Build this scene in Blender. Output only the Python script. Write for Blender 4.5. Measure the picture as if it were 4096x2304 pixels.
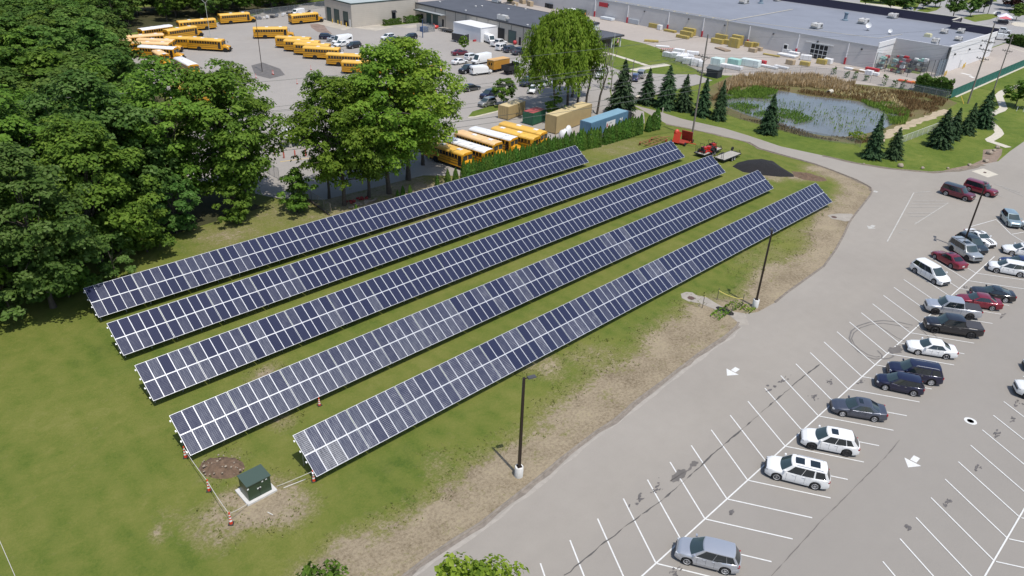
import bpy, bmesh, math, random
from mathutils import Vector, Matrix, noise as mnoise
R = math.radians
for o in list(bpy.data.objects): bpy.data.objects.remove(o)
SC = bpy.context.scene
COL = SC.collection

# ------------------------------------------------------------------ camera
# world frame: x = east, y = north, z = up, metres; the drone hovers above (0, 0)
FPX, PITCH, ROLL, CAMH = 2954.24, 0.5065, -0.04137, 43.01
def _axes():
    f = Vector((math.cos(PITCH)*math.sqrt(.5), math.cos(PITCH)*math.sqrt(.5), -math.sin(PITCH)))
    r = Vector((math.sqrt(.5), -math.sqrt(.5), 0))
    d = f.cross(r)
    c, s = math.cos(ROLL), math.sin(ROLL)
    return c*r+s*d, c*d-s*r, f
AR, AD, AF = _axes()
cd = bpy.data.cameras.new('camera'); cam = bpy.data.objects.new('camera', cd); COL.objects.link(cam)
cam.matrix_world = Matrix(((AR.x, -AD.x, -AF.x, 0), (AR.y, -AD.y, -AF.y, 0), (AR.z, -AD.z, -AF.z, CAMH), (0, 0, 0, 1)))
cd.sensor_width = 36; cd.lens = 36*FPX/4096; cd.clip_start = .5; cd.clip_end = 6000
SC.camera = cam

# ------------------------------------------------------------------ light
SUN_AZ, SUN_EL = -100.0, 68.0            # direction to the sun, degrees anticlockwise from east / above horizon
W = bpy.data.worlds.new('World'); SC.world = W; W.use_nodes = True
nt = W.node_tree; bg = nt.nodes['Background']
sky = nt.nodes.new('ShaderNodeTexSky'); sky.sky_type = 'NISHITA'; sky.sun_disc = False
sky.sun_elevation = R(SUN_EL); sky.sun_rotation = R(90-SUN_AZ); sky.altitude = 200; sky.air_density = 1.0; sky.dust_density = 1.5
nt.links.new(sky.outputs[0], bg.inputs[0]); bg.inputs[1].default_value = .15
sl = bpy.data.lights.new('sun', 'SUN'); sl.energy = 3.9; sl.angle = R(.53); sl.color = (1, .955, .885)
so = bpy.data.objects.new('sun', sl); COL.objects.link(so)
sd = Vector((math.cos(R(SUN_AZ))*math.cos(R(SUN_EL)), math.sin(R(SUN_AZ))*math.cos(R(SUN_EL)), math.sin(R(SUN_EL))))
so.rotation_euler = sd.to_track_quat('Z', 'Y').to_euler(); so.location = sd*300
vs = SC.view_settings; vs.view_transform = 'Standard'; vs.look = 'None'; vs.exposure = 0.04; vs.gamma = 1; vs.use_curve_mapping = False
SC.cycles.max_bounces = 5; SC.cycles.diffuse_bounces = 3; SC.cycles.glossy_bounces = 2; SC.cycles.transmission_bounces = 2
SC.cycles.transparent_max_bounces = 6; SC.cycles.use_denoising = True

# ------------------------------------------------------------------ helpers
def g(u, v, z=0.):                        # survey: the ground point (at height z) seen at photograph pixel u, v
    d = AR*((u-2048)/FPX)+AD*((v-1152)/FPX)+AF
    t = (z-CAMH)/d.z
    return Vector((d.x*t, d.y*t, z))
SQ = 1100/2571.
def ga(x0, y0, a, b, z=0.): return g(x0+a*SQ, y0+b*SQ, z)

def lin(c):
    return tuple(((x/12.92) if x <= .04045 else ((x+.055)/1.055)**2.4) for x in c)
MATS = {}
def mat(name, col, rough=.7, metal=0., var=0., scale=3., spec=.5, coat=0., bump=0., bscale=40., col2=None, emis=None):
    if name in MATS: return MATS[name]
    m = bpy.data.materials.new(name); m.use_nodes = True; n = m.node_tree; b = n.nodes['Principled BSDF']
    b.inputs['Base Color'].default_value = (*col, 1); b.inputs['Roughness'].default_value = rough
    b.inputs['Metallic'].default_value = metal; b.inputs['Specular IOR Level'].default_value = spec
    if coat: b.inputs['Coat Weight'].default_value = coat; b.inputs['Coat Roughness'].default_value = .06
    if var or col2:
        tc = n.nodes.new('ShaderNodeTexCoord')
        nz = n.nodes.new('ShaderNodeTexNoise'); nz.inputs['Scale'].default_value = scale; nz.inputs['Detail'].default_value = 6; nz.inputs['Roughness'].default_value = .65
        n.links.new(tc.outputs['Object'], nz.inputs['Vector'])
        rp = n.nodes.new('ShaderNodeValToRGB'); rp.color_ramp.elements[0].position = .3; rp.color_ramp.elements[1].position = .7
        c2 = col2 or tuple(min(1, x*(1+var)) for x in col)
        c1 = col if col2 else tuple(x*(1-var) for x in col)
        rp.color_ramp.elements[0].color = (*c1, 1); rp.color_ramp.elements[1].color = (*c2, 1)
        n.links.new(nz.outputs[0], rp.inputs[0]); n.links.new(rp.outputs[0], b.inputs['Base Color'])
    if bump:
        tc2 = n.nodes.new('ShaderNodeTexCoord'); nb = n.nodes.new('ShaderNodeTexNoise'); nb.inputs['Scale'].default_value = bscale; nb.inputs['Detail'].default_value = 4
        bp = n.nodes.new('ShaderNodeBump'); bp.inputs['Strength'].default_value = bump; bp.inputs['Distance'].default_value = .05
        n.links.new(tc2.outputs['Object'], nb.inputs['Vector']); n.links.new(nb.outputs[0], bp.inputs['Height']); n.links.new(bp.outputs[0], b.inputs['Normal'])
    MATS[name] = m; return m

class MB:
    def __init__(s): s.v = []; s.f = []; s.m = []
    def add(s, vs, fs, mi=0):
        k = len(s.v); s.v += [tuple(p) for p in vs]
        for f in fs: s.f.append(tuple(i+k for i in f)); s.m.append(mi)
        return s
    def box(s, x0, x1, y0, y1, z0, z1, mi=0):
        return s.add([(x0,y0,z0),(x1,y0,z0),(x1,y1,z0),(x0,y1,z0),(x0,y0,z1),(x1,y0,z1),(x1,y1,z1),(x0,y1,z1)],
              [(3,2,1,0),(4,5,6,7),(0,1,5,4),(1,2,6,5),(2,3,7,6),(3,0,4,7)], mi)
    def cbox(s, c, d, rz=0., mi=0, M=None):
        hx, hy, hz = d[0]/2, d[1]/2, d[2]/2
        M = M or Matrix.Rotation(rz, 3, 'Z'); c = Vector(c)
        vs = [c+M @ Vector(q) for q in ((-hx,-hy,-hz),(hx,-hy,-hz),(hx,hy,-hz),(-hx,hy,-hz),(-hx,-hy,hz),(hx,-hy,hz),(hx,hy,hz),(-hx,hy,hz))]
        return s.add(vs, [(3,2,1,0),(4,5,6,7),(0,1,5,4),(1,2,6,5),(2,3,7,6),(3,0,4,7)], mi)
    def poly(s, pts, mi=0): return s.add(pts, [tuple(range(len(pts)))], mi)
    def prism(s, xy, z0, z1, mi=0, top=None):
        n = len(xy); vs = [(x, y, z0) for x, y in xy]+[(x, y, z1) for x, y in xy]
        s.add(vs, [(i, (i+1) % n, n+(i+1) % n, n+i) for i in range(n)]+[tuple(range(n-1, -1, -1))], mi)
        k = len(s.v)-2*n; s.f.append(tuple(k+n+i for i in range(n))); s.m.append(mi if top is None else top); return s
    def tube(s, p0, p1, r0, r1=None, n=8, mi=0, caps=True):
        r1 = r0 if r1 is None else r1; p0 = Vector(p0); p1 = Vector(p1); a = (p1-p0)
        if a.length < 1e-6: return s
        a.normalize(); t = Vector((0,0,1)) if abs(a.z) < .9 else Vector((1,0,0)); x = a.cross(t).normalized(); y = a.cross(x)
        vs = []
        for p, r in ((p0, r0), (p1, r1)):
            for i in range(n): w = 2*math.pi*i/n; vs.append(p+x*(r*math.cos(w))+y*(r*math.sin(w)))
        fs = [(i, n+i, n+(i+1) % n, (i+1) % n) for i in range(n)]
        if caps: fs += [tuple(range(n)), tuple(range(2*n-1, n-1, -1))]
        return s.add(vs, fs, mi)
    def path(s, pts, r, n=6, mi=0):
        for a, b in zip(pts[:-1], pts[1:]): s.tube(a, b, r, r, n, mi, True)
        return s
    def lathe(s, prof, c=(0,0,0), n=16, mi=0, axis='z', caps=True):
        vs = []
        for r, z in prof:
            for i in range(n):
                w = 2*math.pi*i/n; a, b = r*math.cos(w), r*math.sin(w)
                vs.append((c[0]+a, c[1]+b, c[2]+z) if axis == 'z' else ((c[0]+a, c[1]+z, c[2]+b) if axis == 'y' else (c[0]+z, c[1]+a, c[2]+b)))
        fs = []
        for k in range(len(prof)-1):
            for i in range(n): fs.append((k*n+i, k*n+(i+1) % n, (k+1)*n+(i+1) % n, (k+1)*n+i))
        if caps: fs += [tuple(range(n-1, -1, -1)), tuple(range((len(prof)-1)*n, len(prof)*n))]
        return s.add(vs, fs, mi)
    def loft(s, rings, mi=0, closed=False, caps=True):
        n = len(rings[0]); vs = [p for r in rings for p in r]; fs = []
        for k in range(len(rings)-1):
            for i in range(n if closed else n-1):
                j = (i+1) % n; fs.append((k*n+i, k*n+j, (k+1)*n+j, (k+1)*n+i))
        if caps: fs += [tuple(range(n-1, -1, -1)), tuple(range((len(rings)-1)*n, len(rings)*n))]
        return s.add(vs, fs, mi)
    def blob(s, c, r, seed=0, n=7, mi=0, rough=.25):
        rnd = random.Random(seed); ph = [rnd.uniform(0, 6.28) for _ in range(4)]; vs = []; fs = []; m = n+3
        for i in range(n+1):
            th = math.pi*i/n
            for j in range(m):
                w = 2*math.pi*j/m; k = 1+rough*(.5*math.sin(2*w+ph[0]+th*2)+.4*math.cos(3*w+ph[1]-th)+rnd.uniform(-.3, .3)*(0 < i < n))
                vs.append((c[0]+r[0]*k*math.sin(th)*math.cos(w), c[1]+r[1]*k*math.sin(th)*math.sin(w), c[2]+r[2]*k*math.cos(th)))
        for i in range(n):
            for j in range(m): fs.append((i*m+j, (i+1)*m+j, (i+1)*m+(j+1) % m, i*m+(j+1) % m))
        return s.add(vs, fs, mi)
    def mesh(s, name, mats, smooth=None):
        me = bpy.data.meshes.new(name); me.from_pydata(s.v, [], s.f)
        for m in (mats if isinstance(mats, (list, tuple)) else [mats]): me.materials.append(m)
        if any(s.m): me.polygons.foreach_set('material_index', s.m)
        bm = bmesh.new(); bm.from_mesh(me); bmesh.ops.remove_doubles(bm, verts=bm.verts, dist=1e-5); bm.to_mesh(me); bm.free()
        if smooth:
            me.polygons.foreach_set('use_smooth', [True]*len(me.polygons)); me.set_sharp_from_angle(angle=R(smooth))
        me.update(); return me
    def build(s, name, mats, parent=None, smooth=None, loc=None):
        return link(name, s.mesh(name, mats, smooth), parent, loc)
def link(name, me, parent=None, loc=None, rz=0.):
    o = bpy.data.objects.new(name, me); COL.objects.link(o)
    if parent: o.parent = parent
    if loc is not None: o.location = loc
    if rz: o.rotation_euler = (0, 0, rz)
    return o
def tag(o, label=None, cat=None, group=None, kind=None):
    if label: o['label'] = label
    if cat: o['category'] = cat
    if group: o['group'] = group
    if kind: o['kind'] = kind
    return o
def thing(name, label, cat, loc=(0,0,0), rz=0., group=None):
    o = bpy.data.objects.new(name, None); COL.objects.link(o); o.location = loc; o.rotation_euler = (0, 0, rz)
    o.empty_display_size = .3
    return tag(o, label, cat, group)
def copy_tree(o, parent=None):
    c = o.copy(); COL.objects.link(c)
    if parent: c.parent = parent
    for ch in list(o.children): copy_tree(ch, c)
    return c
def sheet(name, pts, z, m, kind='structure'):
    o = MB().poly([(p[0], p[1], z) for p in pts]).build(name, m)
    return tag(o, kind=kind)
def tri_sheet(name, polys, z, m):
    mb = MB()
    for pts in polys: mb.poly([(p[0], p[1], z) for p in pts])
    return mb.build(name, m)
def nodes(name):
    m = bpy.data.materials.new(name); m.use_nodes = True; MATS[name] = m
    return m, m.node_tree, m.node_tree.nodes['Principled BSDF']
def nd(n, t, **k):
    x = n.nodes.new(t)
    for a, b in k.items():
        if a.startswith('i_'):
            key = a[2:]; x.inputs[int(key) if key.isdigit() else key].default_value = b
        else: setattr(x, a, b)
    return x
def ramp(n, fac, stops):
    r = nd(n, 'ShaderNodeValToRGB'); e = r.color_ramp.elements
    while len(e) < len(stops): e.new(.5)
    for el, (p, c) in zip(e, stops): el.position = p; el.color = (*c, 1) if len(c) == 3 else c
    n.links.new(fac, r.inputs[0]); return r.outputs[0]
def mixc(n, fac, a, b):
    x = nd(n, 'ShaderNodeMix', data_type='RGBA')
    for s, q in ((0, fac), (6, a), (7, b)):
        if isinstance(q, (tuple, float, int)): x.inputs[s].default_value = (*q, 1) if isinstance(q, tuple) else q
        else: n.links.new(q, x.inputs[s])
    return x.outputs[2]
def nse(n, vec, scale, detail=5., rough=.6, dist=0.):
    x = nd(n, 'ShaderNodeTexNoise'); x.inputs['Scale'].default_value = scale; x.inputs['Detail'].default_value = detail; x.inputs['Roughness'].default_value = rough; x.inputs['Distortion'].default_value = dist
    n.links.new(vec, x.inputs['Vector']); return x.outputs[0]
def math_(n, op, a, b=None, clamp=False):
    x = nd(n, 'ShaderNodeMath', operation=op, use_clamp=clamp)
    for i, q in enumerate((a, b)):
        if q is None: continue
        if isinstance(q, (int, float)): x.inputs[i].default_value = q
        else: n.links.new(q, x.inputs[i])
    return x.outputs[0]
# ------------------------------------------------------------------ ground materials
STRIPE = 3.
def grass_mat(name, stops, dirt=False):
    m, n, b = nodes(name)
    geo = nd(n, 'ShaderNodeNewGeometry'); P = geo.outputs['Position']
    big = nse(n, P, .09, 4, .6); mid = nse(n, P, .55, 6, .7, .3); fine = nse(n, P, 4.6, 5, .85)
    f = math_(n, 'ADD', math_(n, 'MULTIPLY', big, .36), math_(n, 'ADD', math_(n, 'MULTIPLY', mid, .34), math_(n, 'MULTIPLY', fine, .30)))
    c = ramp(n, f, stops)
    if dirt:
        # mowing stripes run north-north-east across the lawn
        mp = nd(n, 'ShaderNodeMapping'); mp.inputs['Rotation'].default_value = (0, 0, R(-STRIPE)); n.links.new(P, mp.inputs['Vector'])
        wv = nd(n, 'ShaderNodeTexWave', wave_type='BANDS', bands_direction='X'); wv.inputs['Scale'].default_value = .13; wv.inputs['Distortion'].default_value = 2.2; wv.inputs['Detail'].default_value = 3
        n.links.new(mp.outputs[0], wv.inputs['Vector'])
        c = mixc(n, math_(n, 'MULTIPLY', wv.outputs['Fac'], .30), c, (.165, .172, .042))
        at = nd(n, 'ShaderNodeAttribute', attribute_name='dirt')
        tuft = nse(n, P, 2.1, 6, .72, .4); tuft2 = nse(n, P, .35, 5, .6)
        dsum = math_(n, 'ADD', at.outputs['Fac'], math_(n, 'ADD', math_(n, 'MULTIPLY', math_(n, 'SUBTRACT', tuft, .5), 1.25), math_(n, 'MULTIPLY', math_(n, 'SUBTRACT', tuft2, .5), 1.0)))
        dm = nd(n, 'ShaderNodeMapRange', interpolation_type='SMOOTHSTEP'); dm.inputs['From Min'].default_value = .52; dm.inputs['From Max'].default_value = .86
        n.links.new(dsum, dm.inputs['Value'])
        soil = ramp(n, math_(n, 'ADD', math_(n, 'MULTIPLY', nse(n, P, 3.5, 6, .75), .6), math_(n, 'MULTIPLY', nse(n, P, .25, 4, .6), .4)),
                    [(.36, (.13, .10, .062)), (.46, (.235, .19, .128)), (.56, (.315, .26, .18)), (.66, (.33, .285, .165))])
        dg = nd(n, 'ShaderNodeMapRange', interpolation_type='SMOOTHSTEP'); dg.inputs['From Min'].default_value = .12; dg.inputs['From Max'].default_value = .62; n.links.new(dsum, dg.inputs['Value'])
        dry = ramp(n, nse(n, P, 5., 6, .8), [(.35, (.085, .105, .025)), (.48, (.17, .16, .058)), (.62, (.27, .235, .12))])
        c = mixc(n, math_(n, 'MULTIPLY', dg.outputs[0], .85), c, dry)
        c = mixc(n, dm.outputs[0], c, soil)
    n.links.new(c, b.inputs['Base Color']); b.inputs['Roughness'].default_value = .9; b.inputs['Specular IOR Level'].default_value = .15
    bp = nd(n, 'ShaderNodeBump'); bp.inputs['Strength'].default_value = .7; bp.inputs['Distance'].default_value = .12
    n.links.new(nse(n, P, 5., 5, .8), bp.inputs['Height']); n.links.new(bp.outputs[0], b.inputs['Normal'])
    return m
GRASS = grass_mat('grass', [(.36, (.058, .095, .014)), (.46, (.098, .14, .022)), (.55, (.138, .168, .032)), (.66, (.20, .195, .058))])
LAWN = grass_mat('lawn_grass', [(.36, (.052, .092, .014)), (.45, (.102, .136, .023)), (.54, (.142, .158, .034)), (.65, (.20, .195, .060))], True)
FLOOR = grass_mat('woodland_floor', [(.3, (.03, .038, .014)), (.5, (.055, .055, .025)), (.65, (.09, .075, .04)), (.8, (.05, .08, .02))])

def paving(name, c0, c1, warm, crack=True, tyre=None):
    m, n, b = nodes(name); geo = nd(n, 'ShaderNodeNewGeometry'); P = geo.outputs['Position']
    f = math_(n, 'ADD', math_(n, 'MULTIPLY', nse(n, P, .05, 5, .6), .5), math_(n, 'ADD', math_(n, 'MULTIPLY', nse(n, P, .6, 6, .65), .28), math_(n, 'MULTIPLY', nse(n, P, 9., 4, .85), .34)))
    c = ramp(n, f, [(.36, c0), (.70, c1)])
    if tyre is not None:   # long worn lanes along the driving direction
        mp = nd(n, 'ShaderNodeMapping'); mp.inputs['Rotation'].default_value = (0, 0, R(-tyre)); mp.inputs['Scale'].default_value = (.02, .33, 1); n.links.new(P, mp.inputs['Vector'])
        c = mixc(n, math_(n, 'MULTIPLY', nse(n, mp.outputs[0], 1., 4, .6), .55), c, warm)
    if tyre is not None:
        sp = nd(n, 'ShaderNodeSeparateXYZ'); n.links.new(P, sp.inputs[0]); mr = nd(n, 'ShaderNodeMapRange', interpolation_type='SMOOTHSTEP'); mr.inputs['From Min'].default_value = 27; mr.inputs['From Max'].default_value = 15; n.links.new(sp.outputs[1], mr.inputs['Value'])
        c = mixc(n, math_(n, 'MULTIPLY', mr.outputs[0], .45), c, (.225, .212, .196))
    if crack:
        st = nse(n, P, .8, 8, .75, .6)
        c = mixc(n, ramp(n, st, [(.66, (0, 0, 0)), (.8, (.5, .5, .5))]), c, (.12, .11, .1))
    n.links.new(c, b.inputs['Base Color']); b.inputs['Roughness'].default_value = .88; b.inputs['Specular IOR Level'].default_value = .25
    bp = nd(n, 'ShaderNodeBump'); bp.inputs['Strength'].default_value = .35; bp.inputs['Distance'].default_value = .02
    n.links.new(nse(n, P, 30., 3, .7), bp.inputs['Height']); n.links.new(bp.outputs[0], b.inputs['Normal']); return m
ASPH = paving('lot_asphalt', (.235, .214, .188), (.31, .285, .252), (.325, .294, .253), True, 0.)
ASPH2 = paving('bus_lot_asphalt', (.265, .245, .225), (.335, .312, .285), (.33, .31, .28), True)
CONC = paving('yard_concrete', (.31, .27, .24), (.40, .36, .32), (.4, .36, .3), False)
ROADM = paving('far_road_asphalt', (.26, .255, .25), (.33, .32, .31), (.3, .3, .3), False)
WALK = mat('pale_concrete', (.50, .46, .38), .9, var=.12, scale=2.)
WHITE_LINE = mat('worn_white_paint', (.62, .62, .60), .7, var=.12, scale=4.)
FADED_LINE = mat('faded_paint', (.43, .42, .39), .8, var=.25, scale=3.)
STAIN = mat('oil_stain', (.115, .105, .10), .6, var=.3, scale=2.)
TAR = mat('crack_sealer', (.085, .08, .075), .7, var=.3, scale=3.)
RUBBER_MARK = mat('tyre_mark', (.155, .145, .135), .85, var=.2, scale=2.)
WETST = mat('damp_stain', (.135, .122, .11), .6, var=.2, scale=1.)

# ------------------------------------------------------------------ ground sheets, 4 mm apart
Z1, Z2, Z3, Z4, Z5 = .004, .012, .020, .028, .034
sheet('ground', [(-900, -900), (2600, -900), (2600, 2600), (-900, 2600)], 0., GRASS)
# edge between the lawn and the car park, surveyed from the bottom of the frame round to the drive
EDGE = [g(1500, 2420), g(1616, 2304), g(1719, 2223), g(1813, 2163), g(1920, 2095), g(1984, 2045), g(2133, 1928), g(2274, 1812), g(2385, 1727),
        g(2453, 1684), g(2556, 1595), g(2667, 1513.6), g(2796, 1415), g(2911, 1338), g(2948, 1303), g(2955, 1290), g(2930, 1262), g(2990, 1254), g(3030, 1248), g(3050, 1238), g(3100, 1210),
        g(3146, 1172), g(3295.5, 1065), g(3345, 995), g(3375, 940), g(3398, 889.5), g(3420, 858), g(3449.5, 821), g(3480, 783), g(3489, 765), g(3485, 752),
        g(3471, 742), g(3424, 718), g(3338, 684), g(3261, 656), g(3146, 624), g(3039, 594), g(2997, 569), g(2813, 526), g(2667, 496)]
NORTH = [g(2530, 419), g(2633, 445), g(2727, 475), g(2898.5, 513.5), g(2996, 543), g(3124, 586), g(3291, 622), g(3424, 652), g(3573, 675.5),
         g(3723, 688), g(3800, 684), g(3851, 677.7), g(3928, 658), g(3993, 645), g(4040, 605), g(4096, 566), g(4220, 480)]
lawn_pts = [(p.x, p.y) for p in EDGE]
# near lawn: a fine grid, so that the bare earth can be worn into it
def seg_d(p, a, b):
    ax, ay = a; bx, by = b; dx, dy = bx-ax, by-ay; t = max(0, min(1, ((p[0]-ax)*dx+(p[1]-ay)*dy)/(dx*dx+dy*dy)))
    return math.hypot(p[0]-ax-t*dx, p[1]-ay-t*dy)
def inside(p, poly):
    r = False; n = len(poly); j = n-1
    for i in range(n):
        if (poly[i][1] > p[1]) != (poly[j][1] > p[1]) and p[0] < (poly[j][0]-poly[i][0])*(p[1]-poly[i][1])/(poly[j][1]-poly[i][1])+poly[i][0]: r = not r
        j = i
    return r
BARE = [(16.2, 42.6, 2.6, .95), (14.6, 44.2, 1.6, .8), (13.2, 43.5, 1.5, .7), (17.6, 40.9, 2.0, .85), (18.6, 43.2, 1.3, .6), (11.6, 43.6, 1.6, .6), (12.2, 41.8, 1.7, .62), (9.2, 44.6, .7, .75), (10.3, 46., 1., .45), (15.8, 48.4, 2., .5),
        (26.0, 33.5, 2.2, .55), (29.5, 37.2, 1.6, .5), (22.4, 50.6, 1.3, .6), (24.5, 57.8, 1.6, .75), (21.2, 66.3, .9, .6), (116.5, 54.5, 2.6, .75), (119.5, 51.5, 2.4, .7), (114.2, 56.6, 1.8, .6),
        (46., 41.2, 2.2, .75), (51., 38.5, 3., .55), (38.0, 33.2, 2.2, .65), (79., 88., 9., .55), (60., 88.5, 12., .75), (46., 91., 6., .5), (36., 90., 5., .55), (92., 83.6, 8., .35), (107., 82.3, 7., .5), (98, 36.5, 5, .55), (86, 35.5, 6, .5)]
def dirt_at(x, y):
    d = min(seg_d((x, y), lawn_pts[i], lawn_pts[i+1]) for i in range(0, 33))
    w = 5.5+2.6*mnoise.noise((x*.09, y*.09, 3.1))
    k = max(0., min(1., (w+1.6-d)/3.6))*.92
    for bx, by, r, a in BARE:
        q = math.hypot(x-bx, y-by)/r
        if q < 1.6: k = max(k, a*max(0, min(1, (1.6-q)/1.0)))
    return k
mb = MB(); vals = []; st = 1.0; idx = {}
x = -14.
cells = []
while x < 128:
    y = 24.
    while y < 103:
        c = (x+st/2, y+st/2)
        cells.append((x, y)); y += st
    x += st
def vid(x, y):
    k = (round(x*2), round(y*2))
    if k not in idx: idx[k] = len(mb.v); mb.v.append((x, y, Z1)); vals.append(dirt_at(x, y))
    return idx[k]
for (x, y) in cells:
    if y > 101 and x > 55: continue
    mb.f.append((vid(x, y), vid(x+st, y), vid(x+st, y+st), vid(x, y+st))); mb.m.append(0)
me = bpy.data.meshes.new('lawn'); me.from_pydata(mb.v, [], mb.f); me.materials.append(LAWN)
a = me.attributes.new('dirt', 'FLOAT', 'POINT'); a.data.foreach_set('value', vals)
tag(link('lawn', me), kind='structure')
# car park and the drive: bounded by EDGE (lawn side) and NORTH (pond side)
far = [(320, 42), (330, -160), (-40, -160), (-40, 10)]
car_park = [(p.x, p.y) for p in EDGE]+[(p.x, p.y) for p in NORTH]+far
sheet('car_park', car_park, Z2, ASPH)
# the worn, crumbled margin along the lawn edge, and the low asphalt kerb
MARG = mat('crumbled_asphalt', (.205, .175, .145), .9, var=.3, scale=1.6)
GRIT = mat('sandy_grit', (.33, .30, .262), .95, var=.12, scale=1.8); TRACK = mat('dry_earth', (.38, .31, .21), .95, var=.25, scale=.8)
def ribbon(name, pts, w0, w1, z, m, jit=0., seed=1, kind='structure', step=1.2):
    rnd = random.Random(seed); P = []
    for a, b in zip(pts[:-1], pts[1:]):
        a = Vector(a[:2]); b = Vector(b[:2]); k = max(1, int((b-a).length/step))
        P += [a.lerp(b, i/k) for i in range(k)]
    P.append(Vector(pts[-1][:2])); L = []; Rr = []
    for i, p in enumerate(P):
        t = (P[min(i+1, len(P)-1)]-P[max(i-1, 0)]).normalized(); nn = Vector((-t.y, t.x))
        L.append(p+nn*(w0+rnd.uniform(-jit, jit))); Rr.append(p+nn*(w1+rnd.uniform(-jit, jit)))
    mb = MB(); n = len(P); zz = z if isinstance(z, (list, tuple)) else (z, z)
    mb.add([(q.x, q.y, zz[0]) for q in L]+[(q.x, q.y, zz[1]) for q in Rr], [(i, n+i, n+i+1, i+1) for i in range(n-1)])
    o = mb.build(name, m); return tag(o, kind=kind) if kind else o
ribbon('car_park_margin', EDGE[:15], .10, -.38, Z3, MARG, .12, 3)
ribbon('car_park_grit', EDGE[:15], -.38, -.7, Z2+.004, GRIT, .15, 5)
def kerb(name, pts, h=.12, w=.28, m=None):
    P = [Vector(p[:2]) for p in pts]; rings = []
    for i, p in enumerate(P):
        t = (P[min(i+1, len(P)-1)]-P[max(i-1, 0)]).normalized(); nn = Vector((-t.y, t.x))
        rings.append([(p.x+nn.x*d, p.y+nn.y*d, z) for d, z in ((w/2, -.05), (w/2, h*.8), (w*.2, h), (-w*.3, h), (-w/2, .0), (-w/2, -.05))])
    return tag(MB().loft(rings).build(name, m or MARG, smooth=50), kind='structure')
kerb('lawn_kerb', EDGE[:16], .09, .24, mat('old_asphalt_kerb', (.225, .195, .16), .9, var=.25, scale=2.))
kerb('lawn_kerb', EDGE[20:38], .10, .26)
kerb('drive_kerb', NORTH[6:12], .08, .22)
GREYEDGE = mat('drive_edge_soil', (.17, .14, .105), .95, var=.3, scale=1.2)
ribbon('drive_verge', EDGE[29:], .55, -.12, Z3, GREYEDGE, .2, 8)
ribbon('drive_verge', NORTH[6:13], .15, -.6, Z3, GREYEDGE, .2, 9)
# lot apron with the manhole, reaching into the lawn
apron = [g(*p) for p in ((2919, 1170), (2740, 1130), (2722, 1150), (2718, 1180), (2728, 1197), (2760, 1212), (2838, 1255), (2870, 1243), (2915, 1262), (2952, 1300), (2990, 1262), (3060, 1240), (2980, 1246), (2938, 1245), (2895, 1220), (2850, 1196), (2800, 1172), (2760, 1168))]
apron = [ga(2000, 1120, *p) for p in ((1690, 130), (1740, 112), (1800, 118), (1830, 140), (1925, 160), (2000, 205), (2075, 250), (2140, 285), (2200, 300), (2290, 312), (2330, 420), (2235, 425), (2220, 395), (2150, 335), (2060, 300), (1960, 255), (1870, 220), (1760, 200), (1700, 170))]
sheet('manhole_apron', apron, Z3, mat('apron_concrete', (.31, .28, .24), .9, var=.15, scale=1.))
apron2 = [ga(2996, 560, *p) for p in ((735, 706), (760, 697), (830, 688), (960, 690), (1000, 720), (960, 755), (900, 762), (840, 748), (770, 738))]
sheet('manhole_apron', apron2, Z3, MATS['apron_concrete'])
pad = [g(*V_) for V_ in ((3596+1490*.1941, 650+180*.1941), (3596+1740*.1941, 650+125*.1941), (3596+2050*.1941, 650+250*.1941), (3596+1830*.1941, 650+310*.1941))]
sheet('drain_pad', pad, Z3, WALK)

# bus yard, store yard and far ground
bus_yard = [(40.5, 112), (47, 97.5), (52, 92.5), (70, 91.5), (76, 86.5), (100, 85.5), (124, 87.5), (131, 93), (131, 102), (140, 110), (152, 106), (160, 112), (164, 110.5), (157, 119), (160, 128), (160, 214), (158, 262), (128, 252), (112, 240), (80, 234),
            (66, 226), (62, 200), (58, 170), (54, 140), (42, 128)]
sheet('bus_yard', bus_yard, .009, ASPH2)
store_yard = [(214, 45.5), (206, 55.2), (204, 66), (200, 78), (191, 88), (184.5, 95), (176, 103), (174.5, 110), (178, 118), (184, 122), (190, 131), (193.5, 141), (194, 150), (196, 156), (184, 158), (184, 215), (182, 300), (232, 300), (232, 60), (400, 60), (400, 57), (214, 56)]
store_yard = [(206, 56.4), (202.5, 66), (196, 78), (189, 88), (183, 95.5), (176.5, 101.5), (174.5, 107), (179, 115), (185, 121), (190, 130), (193.5, 141), (194, 150), (190, 158), (182, 160), (182, 320), (224, 320), (224, 70), (420, 70), (420, 56.2)]
sheet('store_yard', store_yard, Z2, CONC)
far_lot = [(262, 70.5), (420, 70.5), (520, 130), (520, 330), (268, 330), (268, 120)]
sheet('far_car_park', far_lot, Z2, ROADM)
# grass islands, lawns in the bus yard
def isl(name, pix, z=Z3, m=GRASS): return sheet(name, [g(*p) for p in pix], z, m)
isl('island_lawn', ((1890, 446), (1960, 425), (2030, 412), (2052, 412), (2040, 428), (1990, 446), (1900, 468), (1870, 470)))
kerb('island_kerb', [g(*p) for p in ((1870, 470), (1900, 468), (1990, 446), (2040, 428), (2056, 412))], .12, .45, WALK)
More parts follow.
